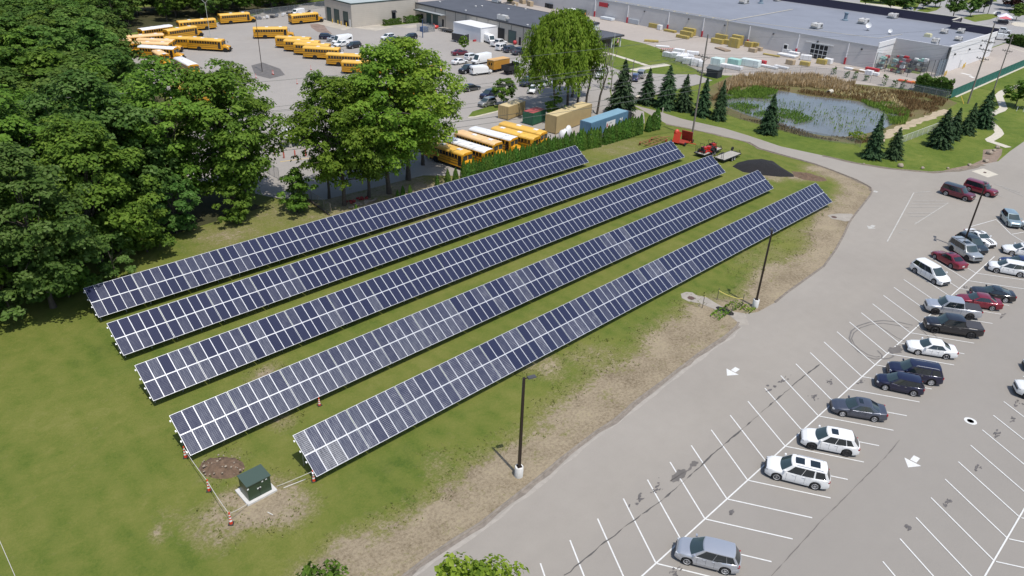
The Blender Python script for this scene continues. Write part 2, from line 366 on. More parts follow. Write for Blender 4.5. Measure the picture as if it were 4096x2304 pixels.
# pale walks by the office
def walk(name, pix, w, z=Z3+.004): return ribbon(name, [g(*p) for p in pix], w/2, -w/2, z, WALK)
office_lawn = [(164, 111.5), (175.5, 103.2), (173.2, 107.2), (177.6, 115.8), (184, 122), (188.6, 131), (192.2, 142), (192.6, 149), (184, 151), (170, 141), (160.2, 141), (160.2, 126), (158, 119)]
sheet('office_lawn', office_lawn, Z3, GRASS)
walk('office_walk', ((2385, 202), (2440, 215), (2520, 240), (2600, 266)), 1.6)
walk('office_walk', ((2375, 230), (2440, 216)), 1.5, Z3+.008)
walk('office_walk', ((2530, 282), (2600, 268), (2672, 258)), 2.6, Z3+.012)
sheet('visitor_bay', [g(*p) for p in ((2440, 330), (2530, 288), (2672, 264), (2790, 300), (2850, 322), (2760, 345), (2690, 362), (2600, 385), (2545, 408), (2500, 425), (2450, 400))], Z2+.003, ASPH2)
# winding path right of the pond
walk('winding_path', ((4034, 590), (4000, 578), (3962, 566), (3958, 560), (3985, 545), (3998, 533), (3990, 517), (3968, 495), (3950, 482), (3945, 470), (3975, 452), (4005, 441), (4014, 432), (4004, 405), (3995, 382), (4010, 368), (4050, 352), (4120, 330)), 1.7)
# pond: water below bank level
WAT, wn, wb = nodes('pond_water')
wb.inputs['Base Color'].default_value = (.105, .115, .115, 1); wb.inputs['Roughness'].default_value = .12; wb.inputs['Specular IOR Level'].default_value = .6
_g = nd(wn, 'ShaderNodeNewGeometry'); _b = nd(wn, 'ShaderNodeBump'); _b.inputs['Strength'].default_value = .25; _b.inputs['Distance'].default_value = .05
wn.links.new(nse(wn, _g.outputs['Position'], 2.2, 4, .6), _b.inputs['Height']); wn.links.new(_b.outputs[0], wb.inputs['Normal'])
wn.links.new(ramp(wn, nse(wn, _g.outputs['Position'], .12, 5, .6), [(.35, (.115, .12, .115)), (.65, (.165, .17, .165))]), wb.inputs['Base Color'])
pond_px = [(2880, 395), (2905, 372), (2960, 360), (3040, 352), (3140, 366), (3240, 385), (3330, 393), (3430, 405), (3520, 425), (3590, 452), (3612, 470), (3590, 490), (3520, 520), (3440, 540), (3370, 548), (3290, 542), (3200, 525), (3090, 492), (2990, 462), (2900, 425)]
POND = [g(*p) for p in pond_px]
BANK = grass_mat('pond_bank_soil', [(.3, (.10, .075, .035)), (.45, (.16, .125, .065)), (.58, (.12, .13, .04)), (.72, (.26, .21, .11))])
bank = [g(*p) for p in ((2800, 385), (2830, 350), (2920, 305), (3060, 296), (3200, 290), (3300, 304), (3420, 330), (3560, 352), (3700, 372), (3790, 395), (3830, 412), (3780, 442), (3700, 475), (3600, 520), (3520, 552), (3440, 576), (3400, 572), (3300, 560), (3180, 535), (3050, 500), (2940, 470), (2860, 440))]
sheet('pond_bank', bank, Z1, BANK)
sheet('pond_water', POND, Z2, WAT)
# the trodden earth track behind the pond, leading to the green fence
ribbon('dirt_track', [g(*p) for p in ((3500, 568), (3560, 532), (3640, 498), (3720, 468), (3790, 440))], 1.0, -1.0, Z3, TRACK, .5, 4)
# woodland floor under the trees
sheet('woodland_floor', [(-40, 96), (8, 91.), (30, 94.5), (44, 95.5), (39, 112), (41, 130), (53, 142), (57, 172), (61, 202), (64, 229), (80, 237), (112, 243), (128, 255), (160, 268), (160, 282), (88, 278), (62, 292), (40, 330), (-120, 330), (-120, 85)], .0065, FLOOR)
# far roads: through the field at the top left and beside the store on the right
ribbon('field_road', [g(*p) for p in ((170, 60), (300, 28), (420, 8), (560, -6), (700, -16))], 2.2, -2.2, Z1, GRIT)
sheet('road_verge', [(205, 53.8), (420, 53.8), (420, 56.0), (206, 56.0)], Z3, WALK)
# ------------------------------------------------------------------ solar arrays: five racks running east-west, tilted to the south
ALU = mat('anodised_aluminium', (.60, .61, .63), .4, .35, var=.05, scale=3.)
GALV = mat('galvanised_steel', (.42, .43, .44), .5, .6, var=.12, scale=4.)
def cell_mat(name, dot, glint_streak, base=(.018, .021, .050)):
    m, n, b = nodes(name); tc = nd(n, 'ShaderNodeTexCoord'); O = tc.outputs['Object']
    sx = nd(n, 'ShaderNodeSeparateXYZ'); n.links.new(O, sx.inputs[0])
    fx = math_(n, 'FRACT', math_(n, 'MULTIPLY', sx.outputs[0], 1/.152)); fy = math_(n, 'FRACT', math_(n, 'MULTIPLY', sx.outputs[1], 1/.154))
    def edge(f, w): return math_(n, 'LESS_THAN', math_(n, 'MINIMUM', f, math_(n, 'SUBTRACT', 1., f)), w)
    grid = math_(n, 'MAXIMUM', edge(fx, .045), edge(fy, .03))
    oi = nd(n, 'ShaderNodeObjectInfo')
    tone = ramp(n, oi.outputs['Random'], [(0, base), (1, (base[0]*1.16, base[1]*1.15, base[2]*1.1))])
    c = mixc(n, math_(n, 'MULTIPLY', grid, .3), tone, (.10, .11, .16))
    if dot or glint_streak:  # sky glint painted into the cell colour as pale dots and streaks
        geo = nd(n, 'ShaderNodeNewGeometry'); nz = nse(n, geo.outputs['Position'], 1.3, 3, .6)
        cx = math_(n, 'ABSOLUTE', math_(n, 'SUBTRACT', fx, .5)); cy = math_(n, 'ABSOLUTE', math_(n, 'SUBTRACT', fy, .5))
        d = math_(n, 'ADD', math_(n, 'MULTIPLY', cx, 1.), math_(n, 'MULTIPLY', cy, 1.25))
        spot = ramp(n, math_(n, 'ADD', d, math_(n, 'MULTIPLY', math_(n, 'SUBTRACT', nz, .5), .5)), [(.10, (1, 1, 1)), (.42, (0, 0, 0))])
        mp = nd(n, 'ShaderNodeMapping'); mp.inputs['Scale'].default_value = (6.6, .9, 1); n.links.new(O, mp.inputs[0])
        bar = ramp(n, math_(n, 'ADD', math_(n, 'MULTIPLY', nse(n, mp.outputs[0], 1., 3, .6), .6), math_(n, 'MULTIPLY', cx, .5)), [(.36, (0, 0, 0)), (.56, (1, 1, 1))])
        c = mixc(n, math_(n, 'MULTIPLY', bar, glint_streak), c, (.30, .31, .335))
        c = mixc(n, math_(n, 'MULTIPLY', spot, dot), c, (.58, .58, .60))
    n.links.new(c, b.inputs['Base Color']); b.inputs['Roughness'].default_value = .14; b.inputs['Specular IOR Level'].default_value = .55
    return m
CELLS = [cell_mat('solar_cells', 0, 0), cell_mat('solar_cells_faint_glint', .22, .15), cell_mat('solar_cells_glint_spots', .62, .12),
         cell_mat('solar_cells_glint_streaks', .3, .55), cell_mat('solar_cells_bright_glint', .72, .68, (.05, .05, .06)), cell_mat('solar_cells_grey_glint', .2, .35, (.030, .034, .062))]
PW, PL, PT = .985, 1.955, .04
def panel_mesh(k):
    mb = MB(); x0, x1, y0, y1, f = -PW/2, PW/2, 0, PL, .036
    for a in ((x0, x1, y0, y0+f), (x0, x1, y1-f, y1), (x0, x0+f, y0+f, y1-f), (x1-f, x1, y0+f, y1-f)): mb.box(*a, 0, PT, 0)
    mb.add([(x0+f, y0+f, PT-.005), (x1-f, y0+f, PT-.005), (x1-f, y1-f, PT-.005), (x0+f, y1-f, PT-.005)], [(0, 1, 2, 3)], 1)
    mb.add([(x0+f, y0+f, .006), (x1-f, y0+f, .006), (x1-f, y1-f, .006), (x0+f, y1-f, .006)], [(3, 2, 1, 0)], 0)
    return mb.mesh('solar_panel', [ALU, CELLS[k]])
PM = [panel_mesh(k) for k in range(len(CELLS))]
ROWS = [(15.8, 77.35, 78.9, 80, 'northernmost row of tilted solar panels, its west end shaded by trees'),
        (15.2, 68.5, 95.3, 95, 'second row of solar panels from the trees, just behind the middle row'),
        (14.6, 59.5, 94.8, 95, 'middle row of the five parallel rows of blue solar panels'),
        (14.07, 50.4, 95.0, 95, 'fourth row of solar panels, ending beside the brown earth heap and cones'),
        (20.4, 41.5, 90.7, 90, 'southernmost row of solar panels, nearest the car park, its west end speckled with white glints')]
TILT, ZB = R(33.), .80
rs = random.Random(11)
for ri, (E0, N0, L, NC, lab) in enumerate(ROWS):
    root = thing('solar_array', lab, 'solar panels', (E0, N0, 0), 0, 'rows of solar panels')
    ct, stt = math.cos(TILT), math.sin(TILT)
    ngap = NC//5-1; gap = .05
    pitch = (L-ngap*gap)/NC
    for c in range(NC):
        xx = pitch*(c+.5)+gap*(c//5)
        for k in range(2):
            s0 = k*(PL+.025)
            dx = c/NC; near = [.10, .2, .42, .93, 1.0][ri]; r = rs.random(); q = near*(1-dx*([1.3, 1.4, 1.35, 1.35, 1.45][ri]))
            pick = 0  # panels with painted glint gather toward the near west ends
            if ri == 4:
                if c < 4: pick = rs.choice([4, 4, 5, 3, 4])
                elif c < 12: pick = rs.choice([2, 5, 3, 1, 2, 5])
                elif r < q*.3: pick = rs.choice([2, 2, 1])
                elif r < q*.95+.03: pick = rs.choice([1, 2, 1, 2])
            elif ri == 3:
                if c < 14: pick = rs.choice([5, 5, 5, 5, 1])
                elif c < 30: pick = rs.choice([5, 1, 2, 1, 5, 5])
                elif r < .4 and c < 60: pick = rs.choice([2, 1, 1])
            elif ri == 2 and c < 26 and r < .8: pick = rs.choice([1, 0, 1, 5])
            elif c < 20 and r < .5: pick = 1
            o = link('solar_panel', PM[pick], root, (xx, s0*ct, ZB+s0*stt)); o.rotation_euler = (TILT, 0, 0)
    # rack: purlins under the panels, inclined beams and posts at each table
    mb = MB(); nrm = Vector((0, -stt, ct))
    for s_ in (.42, 1.45, 2.45, 3.45):
        p = Vector((0, s_*ct, ZB+s_*stt))-nrm*.045
        mb.tube(p+Vector((-.12, 0, 0)), p+Vector((L+.12, 0, 0)), .032, n=6)
    mb.build('purlin_rails', [GALV], root)
    mid = MB(); p = Vector((0, (PL+.0125)*ct, ZB+(PL+.0125)*stt))
    M3 = Matrix.Rotation(TILT, 3, 'X'); mid.cbox(p+Vector((L/2, 0, 0))+nrm*.018, (L, .07, .03), M=M3)
    mid.build('middle_rail', [ALU], root)
    pb = MB(); a = Vector((0, .25*ct, ZB+.25*stt))-nrm*.12; b = Vector((0, 3.7*ct, ZB+3.7*stt))-nrm*.12
    pb.tube(a, b, .045, n=6)
    for s_ in (.9, 3.1):
        q = Vector((0, s_*ct, ZB+s_*stt))-nrm*.12; pb.tube((q.x, q.y, -.1), q, .05, n=6)
    pm = pb.mesh('rack_post', [GALV])
    npost = int(L/2.55)
    for i in range(npost+1): link('rack_post', pm, root, (.35+i*(L-.7)/npost, 0, 0))
    cl = MB()
    for xe in (-.11, L+.11):
        for s_ in (.42, 1.45, 2.45, 3.45):
            q = Vector((xe, s_*ct, ZB+s_*stt)); cl.cbox(q, (.10, .16, .06), M=M3)
    cl.build('end_clamps', [ALU], root)
# ------------------------------------------------------------------ trees and shrubs
def leaf_mat(name, c0, c1, c2, trans=.3, rough=.65):
    m = bpy.data.materials.new(name); m.use_nodes = True; MATS[name] = m; n = m.node_tree; b = n.nodes['Principled BSDF']
    at = nd(n, 'ShaderNodeAttribute', attribute_name='leaf'); oi = nd(n, 'ShaderNodeObjectInfo')
    c = ramp(n, at.outputs['Fac'], [(0, c0), (.55, c1), (1, c2)])
    hs = nd(n, 'ShaderNodeHueSaturation'); n.links.new(c, hs.inputs['Color'])
    mr = nd(n, 'ShaderNodeMapRange'); mr.inputs['To Min'].default_value = .80; mr.inputs['To Max'].default_value = 1.22; n.links.new(oi.outputs['Random'], mr.inputs['Value']); n.links.new(mr.outputs[0], hs.inputs['Value'])
    mh = nd(n, 'ShaderNodeMapRange'); mh.inputs['To Min'].default_value = .487; mh.inputs['To Max'].default_value = .513
    n.links.new(math_(n, 'FRACT', math_(n, 'MULTIPLY', oi.outputs['Random'], 7.31)), mh.inputs['Value']); n.links.new(mh.outputs[0], hs.inputs['Hue'])
    n.links.new(hs.outputs[0], b.inputs['Base Color']); b.inputs['Roughness'].default_value = rough; b.inputs['Specular IOR Level'].default_value = .2
    tr = nd(n, 'ShaderNodeBsdfTranslucent'); n.links.new(hs.outputs[0], tr.inputs['Color']); mx = nd(n, 'ShaderNodeMixShader'); mx.inputs[0].default_value = trans
    n.links.new(b.outputs[0], mx.inputs[1]); n.links.new(tr.outputs[0], mx.inputs[2]); n.links.new(mx.outputs[0], n.nodes['Material Output'].inputs['Surface'])
    return m
LEAF = leaf_mat('maple_leaf', (.07, .135, .018), (.13, .225, .026), (.205, .31, .045), .42)
LEAF_Y = leaf_mat('young_leaf', (.10, .175, .018), (.17, .27, .025), (.25, .35, .045), .44)
LEAF_B = leaf_mat('cool_leaf', (.055, .125, .022), (.105, .195, .036), (.19, .295, .085), .42)
LEAF_D = leaf_mat('wood_leaf', (.06, .12, .022), (.105, .19, .032), (.165, .255, .052), .42)
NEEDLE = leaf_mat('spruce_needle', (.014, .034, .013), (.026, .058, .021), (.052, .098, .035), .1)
ARBOR = leaf_mat('arborvitae_scale', (.034, .085, .010), (.07, .155, .017), (.145, .245, .035), .2)
BARK = mat('bark', (.085, .07, .055), .95, var=.3, scale=5., bump=.5, bscale=12.)
GREYBARK = mat('grey_bark', (.22, .195, .17), .95, var=.25, scale=4.)
REDLEAF = leaf_mat('purple_leaf', (.03, .012, .012), (.055, .022, .02), (.09, .04, .03))
def leaves_mesh(name, quads, m):          # quads: (centre, normal, up, half-w, half-h, tone)
    V = []; F = []; T = []
    for c, nn, up, hw, hh, t in quads:
        k = len(V); x = up.cross(nn)
        if x.length < 1e-4: x = Vector((1, 0, 0))
        x.normalize(); y = nn.cross(x)
        V += [c-y*hh, c+x*hw+nn*(hw*.18), c+y*hh, c-x*hw+nn*(hw*.18)]; F.append((k, k+1, k+2, k+3)); T += [t]*4
    me = bpy.data.meshes.new(name); me.from_pydata(V, [], F); me.materials.append(m)
    a = me.attributes.new('leaf', 'FLOAT', 'POINT'); a.data.foreach_set('value', T); return me
def rv(rnd):
    while True:
        v = Vector((rnd.uniform(-1, 1), rnd.uniform(-1, 1), rnd.uniform(-1, 1)))
        if .05 < v.length < 1: return v.normalized()
def crown(seed, H, rad, base, m, npuff=42, per=230, leaf=.30, gap=.2, flat=.62, name='crown'):
    """foliage in many separate leafy sprays set through the crown's outer volume"""
    rnd = random.Random(seed); Q = []; cz = (H+base)/2; hz = (H-base)/2; centres = []
    for i in range(npuff):
        u = rnd.uniform(-.9, 1); w = rnd.uniform(0, 6.283); s = math.sqrt(max(0, 1-u*u))
        rr = rnd.uniform(.45, 1.0) if rnd.random() < .75 else rnd.uniform(.95, 1.14)
        lop = 1+.20*math.sin(w*2+seed)+.15*math.sin(w*3+seed*1.7+u*2)+.10*math.sin(w*5+u*4+seed)
        wide = (1-.30*max(0, u))*(1-.18*max(0, -u))
        centres.append((Vector((math.cos(w)*s*rad*rr*lop*wide, math.sin(w)*s*rad*rr*lop*wide, cz+u*hz*(.70+.28*rr))), rad*rnd.uniform(.12, .25)))
    for c, pr in centres:
        tone0 = rnd.uniform(-.24, .24); out = Vector((c.x, c.y, (c.z-cz)*.7)); out = out.normalized() if out.length > .1 else Vector((0, 0, 1))
        for j in range(max(6, int(per*(pr/(rad*.3))**2))):
            d = rv(rnd)
            if d.z < -.25 and rnd.random() < .75: d.z = -d.z
            k = rnd.uniform(.45, 1.12)
            p = c+Vector((d.x*pr*k*1.15, d.y*pr*k*1.15, d.z*pr*k*flat))-out*0+Vector((0, 0, -.12*pr*k*k))
            nn = (d*.7+Vector((0, 0, .85))+out*.35+rv(rnd)*.7).normalized()
            sz = leaf*rnd.uniform(.6, 1.35)
            Q.append((p, nn, rv(rnd), sz*.5, sz*.72, min(1, max(0, .5+tone0+rnd.gauss(0, .22)))))
    return leaves_mesh(name, Q, m), [c for c, _ in centres]
def limbs(seed, H, base, centres, r0, lean=0., nmax=16, m=None):
    rnd = random.Random(seed); mb = MB(); top = Vector((rnd.uniform(-.4, .4), rnd.uniform(-.4, .4), base+(H-base)*.62))
    pts = [Vector((0, 0, -.15)), Vector((rnd.uniform(-.15, .15), rnd.uniform(-.15, .15), base*.5)), Vector((rnd.uniform(-.3, .3), rnd.uniform(-.3, .3), base+.1*(H-base))), top]
    rr = [r0*1.25, r0*.92, r0*.75, r0*.2]
    for i in range(3): mb.tube(pts[i], pts[i+1], rr[i], rr[i+1], 9)
    cs = list(centres); rnd.shuffle(cs)
    for c in cs[:nmax]:
        t = rnd.uniform(.05, .75); a = pts[2].lerp(pts[3], t)
        if c.z < a.z-1: a = pts[1].lerp(pts[2], rnd.uniform(.5, 1))
        mid = a.lerp(c, .5)+Vector((rnd.uniform(-.3, .3), rnd.uniform(-.3, .3), rnd.uniform(.1, .8)))
        q = r0*rnd.uniform(.22, .42)
        mb.tube(a, mid, q, q*.6, 6); mb.tube(mid, c, q*.6, q*.18, 5)
    return mb.mesh('trunk', [m or BARK], 60)
# broadleaf kinds: (height, radius, crown base, material, puffs, leaves per puff, leaf size)
KINDS = {}
def kind(k, seed, H, rad, base, m, npuff, per, leaf, r0=.32, nmax=16, flat=.62):
    cm, cs = crown(seed, H, rad, base, m, npuff, per, leaf, flat=flat); KINDS[k] = (cm, limbs(seed+1, H, base, cs, r0, nmax=nmax), H)
kind('big_a', 3, 20., 7.0, 2.0, LEAF, 190, 250, .36, .38)
kind('big_b', 14, 20., 6.5, 2.4, LEAF_B, 185, 250, .36, .36)
kind('big_c', 25, 20., 6.5, 3.0, LEAF_Y, 165, 230, .34, .36, 22)
kind('big_d', 31, 20., 6.0, 3.0, LEAF, 140, 220, .34, .34, 24)
kind('wood_a', 41, 17., 5.2, 2., LEAF_D, 85, 150, .46, .26, 6)
kind('wood_b', 52, 17., 4.8, 1.5, LEAF, 80, 150, .46, .25, 6)
kind('wood_c', 63, 17., 5.6, 2.5, LEAF_D, 88, 140, .48, .26, 6)
kind('low_a', 71, 7., 3.4, .3, LEAF, 60, 190, .30, .12, 5)
kind('low_b', 82, 7., 3.2, .5, LEAF_B, 56, 190, .30, .12, 5)
kind('lot_a', 91, 6., 2.3, 1.4, LEAF, 75, 170, .24, .10, 8, .8)
kind('far_a', 95, 8., 3.4, 1.4, LEAF_D, 70, 140, .40, .16, 6)
kind('purple', 97, 7., 3.2, 1.2, REDLEAF, 50, 120, .42, .14, 6)
kind('ball', 99, 7., 2.9, 1.7, LEAF_D, 80, 170, .32, .15, 6, .8)
TREES = []
def tree(k, x, y, H, label, wide=1., name='tree', group=None, cat='tree', rz=None, z=0.):
    rnd = random.Random(int(x*31+y*17)); cm, tm, h0 = KINDS[k]
    t = thing(name, label, cat, (x, y, z), rnd.uniform(0, 6.28) if rz is None else rz, group)
    s = H/h0; 
    for nme, me in (('trunk', tm), ('crown', cm)):
        o = link(nme, me, t); o.scale = (s*wide, s*wide, s)
    TREES.append((x, y)); return t
# ---- the tall trees along the lawn and in front of the bus yard
FRONT = [
 ('big_a', 4.5, 86.5, 20.5, 1.05, 'tall dark broadleaf tree at the left edge of the lawn, nearest the frame'),
 ('big_b', 13.2, 84.2, 18.0, .95, 'broad dark tree with layered boughs beside the west end of the northern array'),
 ('big_a', 20.6, 92.0, 18.0, .95, 'broad tree shading the west end of the northernmost solar row'),
 ('big_b', 24.5, 98.5, 21.0, 1.0, 'bluish green leafy tree behind the shaded solar corner'),
 ('big_a', 14.0, 102., 21.5, 1.0, 'tall tree with pale wind-turned leaves rising behind the lawn trees'),
 ('big_b', 5.5, 101., 21.5, 1.05, 'tall cool green tree standing against the left edge of the photo'),
 ('big_d', 33.9, 100.6, 21.5, 1.0, 'tall slim tree with a bare dark lower trunk left of the yard gate'),
 ('big_a', 40.2, 97.0, 20.5, .9, 'rounded tree on the shaded grass beside the yard fence'),
 ('big_d', 44.0, 101.5, 19.5, .85, 'open tree beside the pale gap over the gate'),
 ('big_c', 53.3, 88.9, 18.6, .9, 'bright green tree with its trunk beside the small red heap'),
 ('big_d', 57.8, 89.2, 18.0, .82, 'narrow tree with a slender dark trunk, third from the hedge'),
 ('big_c', 61.1, 88.6, 22.0, .95, 'tall yellow green tree with the thickest trunk beside the hedge'),
 ('big_c', 66.9, 91.5, 22.0, 1.0, 'broad tall tree hanging over the hidden buses by the hedge'),
 ('big_d', 73.0, 95.5, 19.0, .9, 'leafy tree at the east end of the tall row, beside the white roofed bus')]
for k, x, y, H, w, lab in FRONT: tree(k, x, y, H, lab, w, 'broadleaf_tree', 'tall trees between the solar field and the bus yard')
tree('big_d', 53., 92.6, 18.8, 'slim tree with its crown over the white tank, left of the bright green tree', .66, 'broadleaf_tree', 'tall trees between the solar field and the bus yard')
p = g(2222, 478); tree('low_a', p.x, p.y, 5.2, 'low bushy growth under the willow beside the green container', .8, 'understory_tree')
tree('low_a', 46.8, 90.8, 6.6, 'small bright sapling tree beside the fence end', .85, 'sapling_tree')
tree('low_b', 31.0, 94.5, 8.0, 'low bluish green tree at the edge of the tree shade', 1., 'understory_tree', 'low trees under the tall row')
tree('low_a', 26.0, 91.5, 7.5, 'low rounded tree below the bluish tree', 1., 'understory_tree', 'low trees under the tall row')
tree('low_b', 20.5, 86.5, 6.0, 'low leafy tree touching the shaded solar corner', .95, 'understory_tree', 'low trees under the tall row')
tree('low_a', 38.5, 92.5, 5.5, 'thin low tree in the shade west of the fence', .9, 'understory_tree', 'low trees under the tall row')
tree('low_a', 2., 84.5, 8.5, 'low tree overhanging the lawn at the left edge of the photo', 1.1, 'understory_tree', 'low trees under the tall row')
tree('low_b', 9.5, 85., 8., 'low tree overhanging the lawn, second from the left edge', 1.15, 'understory_tree', 'low trees under the tall row')
tree('low_a', 15.2, 85.6, 7.5, 'low tree overhanging the lawn just west of the shaded solar corner', 1.05, 'understory_tree', 'low trees under the tall row')
# ---- the wood west and north of the bus yard
def interp_(tb, x):
    for (a, b), (c, d) in zip(tb[:-1], tb[1:]):
        if x <= c: return b+(d-b)*(x-a)/(c-a)
    return tb[-1][1]
def far_enough(x, y, d): return all((x-a)**2+(y-b)**2 > d*d for a, b in TREES)
rw = random.Random(5)
def wood_tree(x, y):
    tree(rw.choice(['wood_a', 'wood_b', 'wood_c']), x, y, rw.uniform(13., 17.) if y < 240 else rw.uniform(10., 14.5), 'dense green tree in the wood around the bus yard', rw.uniform(.92, 1.2), 'woodland_tree', 'trees of the wood around the bus yard')
WE = [(104, 34), (118, 37), (128, 40), (148, 47), (178, 54), (212, 57), (224, 61), (236, 68), (240, 80)]
n_w = 0
for _ in range(5000):     # behind the far buses and the depot fence
    x, y = rw.uniform(62, 166), rw.uniform(240, 288)
    if y < 244.5+max(0, x-112)*.16 or y > 276 and x < 100: continue
    if n_w < 75 and far_enough(x, y, 4.6): wood_tree(x, y); n_w += 1
for _ in range(12000):    # west of the yard
    y = rw.uniform(103, 322); x = rw.uniform((y-48)*.228-11, 82)
    if x > interp_(WE, y)-2.5 or (y > 262 and x > 58): continue
    if n_w < 285 and far_enough(x, y, 4.75 if y < 230 else 5.4): wood_tree(x, y); n_w += 1
# ---- weeping willow and its darker neighbour
def willow(seed, H, rad, base, m, nstr=300):
    rnd = random.Random(seed); Q = []; cs = []
    for i in range(nstr):
        u = rnd.uniform(-.35, 1.); w = rnd.uniform(0, 6.283); s = math.sqrt(max(0, 1-u*u)); rr = rnd.uniform(.55, 1)*(1+.18*math.sin(2*w+seed)+.12*math.sin(5*w))
        c = Vector((math.cos(w)*s*rad*rr, math.sin(w)*s*rad*rr, (H+base)/2+1.2+u*(H-base)*.5)); ln = rnd.uniform(1.4, 4.2); cs.append(c) if i % 14 == 0 else None
        t0 = rnd.uniform(-.2, .25)
        for j in range(int(ln*11)):
            q = j/(ln*11); p = c+Vector((rnd.gauss(0, .28), rnd.gauss(0, .28), -q*ln+rnd.gauss(0, .1)))
            if p.z < .8: continue
            nn = Vector((c.x+rnd.gauss(0, rad*.4), c.y+rnd.gauss(0, rad*.4), rad*rnd.uniform(.15, .7))).normalized()
            Q.append((p, nn, Vector((rnd.gauss(0, .25), rnd.gauss(0, .25), 1)), rnd.uniform(.10, .17), rnd.uniform(.25, .45), min(1, max(0, .55+t0+rnd.gauss(0, .2)))))
    return leaves_mesh('crown', Q, m), cs
WILLOW = leaf_mat('willow_leaf', (.10, .165, .012), (.175, .265, .02), (.26, .35, .04), .42)
wm, wc = willow(7, 19.6, 9.6, 2.4, WILLOW, 760)
t = thing('willow_tree', 'large yellow green weeping willow behind the tan container', 'tree', (117.0, 101.0, 0))
link('crown', wm, t, (-1.8, 2.2, 0))
tb = MB(); rt = random.Random(3)
for dx, dy, r in ((-3.2, 2.2, .22), (-1.2, .6, .3), (.3, -.6, .26), (1.6, -2.0, .26), (4.0, -3.2, .24)):
    top = Vector((dx*1.3, dy*1.3, 9.)); mid = Vector((dx*1.08+rt.uniform(-.3, .3), dy*1.05, 4.)); tb.tube((dx, dy, -.1), mid, r, r*.85, 8); tb.tube(mid, top, r*.85, r*.5, 8)
    for c in rt.sample(wc, 4): tb.tube(top, c, r*.4, r*.12, 5)
tb.build('trunk', [BARK], t, 60)
tree('big_b', 127.2, 110.5, 18.5, 'darker rounded tree rising behind the willow', .85, 'broadleaf_tree')
# ---- bare dead tree by the office lawn
def dead_tree(x, y):
    rnd = random.Random(21); mb = MB()
    def br(p, d, l, r, k):
        q = p+d*l; mb.tube(p, q, r, r*.72, 6)
        if k == 0: return
        for _ in range(2 if k > 1 else 3):
            nd_ = (d*.95+rv(rnd)*.45+Vector((0, 0, .22))).normalized(); br(p.lerp(q, rnd.uniform(.7, 1)), nd_, l*rnd.uniform(.62, .8), r*.62, k-1)
    for dx, dy in ((0, 0), (1.5, -1.), (-2.6, 2.2)): br(Vector((dx, dy, -.1)), Vector((rnd.uniform(-.12, .12), rnd.uniform(-.12, .12), 1)).normalized(), 4.2, .17, 4)
    t = thing('bare_tree', 'leafless grey tree with forked stems beside the office lawn', 'tree', (x, y, 0)); mb.build('trunk', [GREYBARK], t)
    cm, _ = crown(77, 5, 2.2, .4, LEAF_Y, 12, 60, .25); o = link('undergrowth', cm, t, (1., -1.2, 0))
dead_tree(139.0, 111.0)
# ---- spruces
def spruce_mesh(seed, H, rad):
    rnd = random.Random(seed); Q = []; nt_ = 34
    for i in range(nt_):
        f = i/(nt_-1); z = .2+(H-.5)*f; r = rad*(1-f)**.75*(1+rnd.uniform(-.16, .16))+.12; nb = max(6, int(17*(1-f)+6))
        for j in range(nb):
            w = rnd.uniform(0, 6.283); ln = r*rnd.uniform(.6, 1.2); d = Vector((math.cos(w), math.sin(w), 0)); side = Vector((-d.y, d.x, 0)); steps = max(2, int(ln/.2)); t0 = rnd.uniform(-.18, .18)
            for s in range(steps):
                q = (s+1)/steps; p = d*(ln*q)+Vector((0, 0, z-.35*ln*q*q+.3*ln*max(0, q-.6)))
                for k in (-1, 0, 1):
                    if k and q > .97: continue
                    pp = p+side*(k*.2*(1.2-q)+rnd.gauss(0, .05))+Vector((0, 0, rnd.gauss(0, .07)))
                    nn = (Vector((0, 0, .8))+d*.7+side*(k*.3)+rv(rnd)*.5).normalized()
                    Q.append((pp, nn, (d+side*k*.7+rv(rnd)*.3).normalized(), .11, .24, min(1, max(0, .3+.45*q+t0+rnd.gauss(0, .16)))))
    for j in range(26):
        z = H-.75+j*.03; Q.append((Vector((rnd.gauss(0, .04), rnd.gauss(0, .04), z)), rv(rnd), Vector((0, 0, 1)), .05, .14, .5))
    return leaves_mesh('crown', Q, NEEDLE)
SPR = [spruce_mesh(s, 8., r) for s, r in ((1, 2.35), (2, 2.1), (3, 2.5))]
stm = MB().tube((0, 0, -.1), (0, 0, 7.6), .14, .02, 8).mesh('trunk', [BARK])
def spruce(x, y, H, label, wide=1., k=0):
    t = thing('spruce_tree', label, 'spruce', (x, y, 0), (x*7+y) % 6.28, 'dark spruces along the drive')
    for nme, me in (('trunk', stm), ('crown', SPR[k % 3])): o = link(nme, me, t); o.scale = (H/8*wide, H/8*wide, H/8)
    TREES.append((x, y))
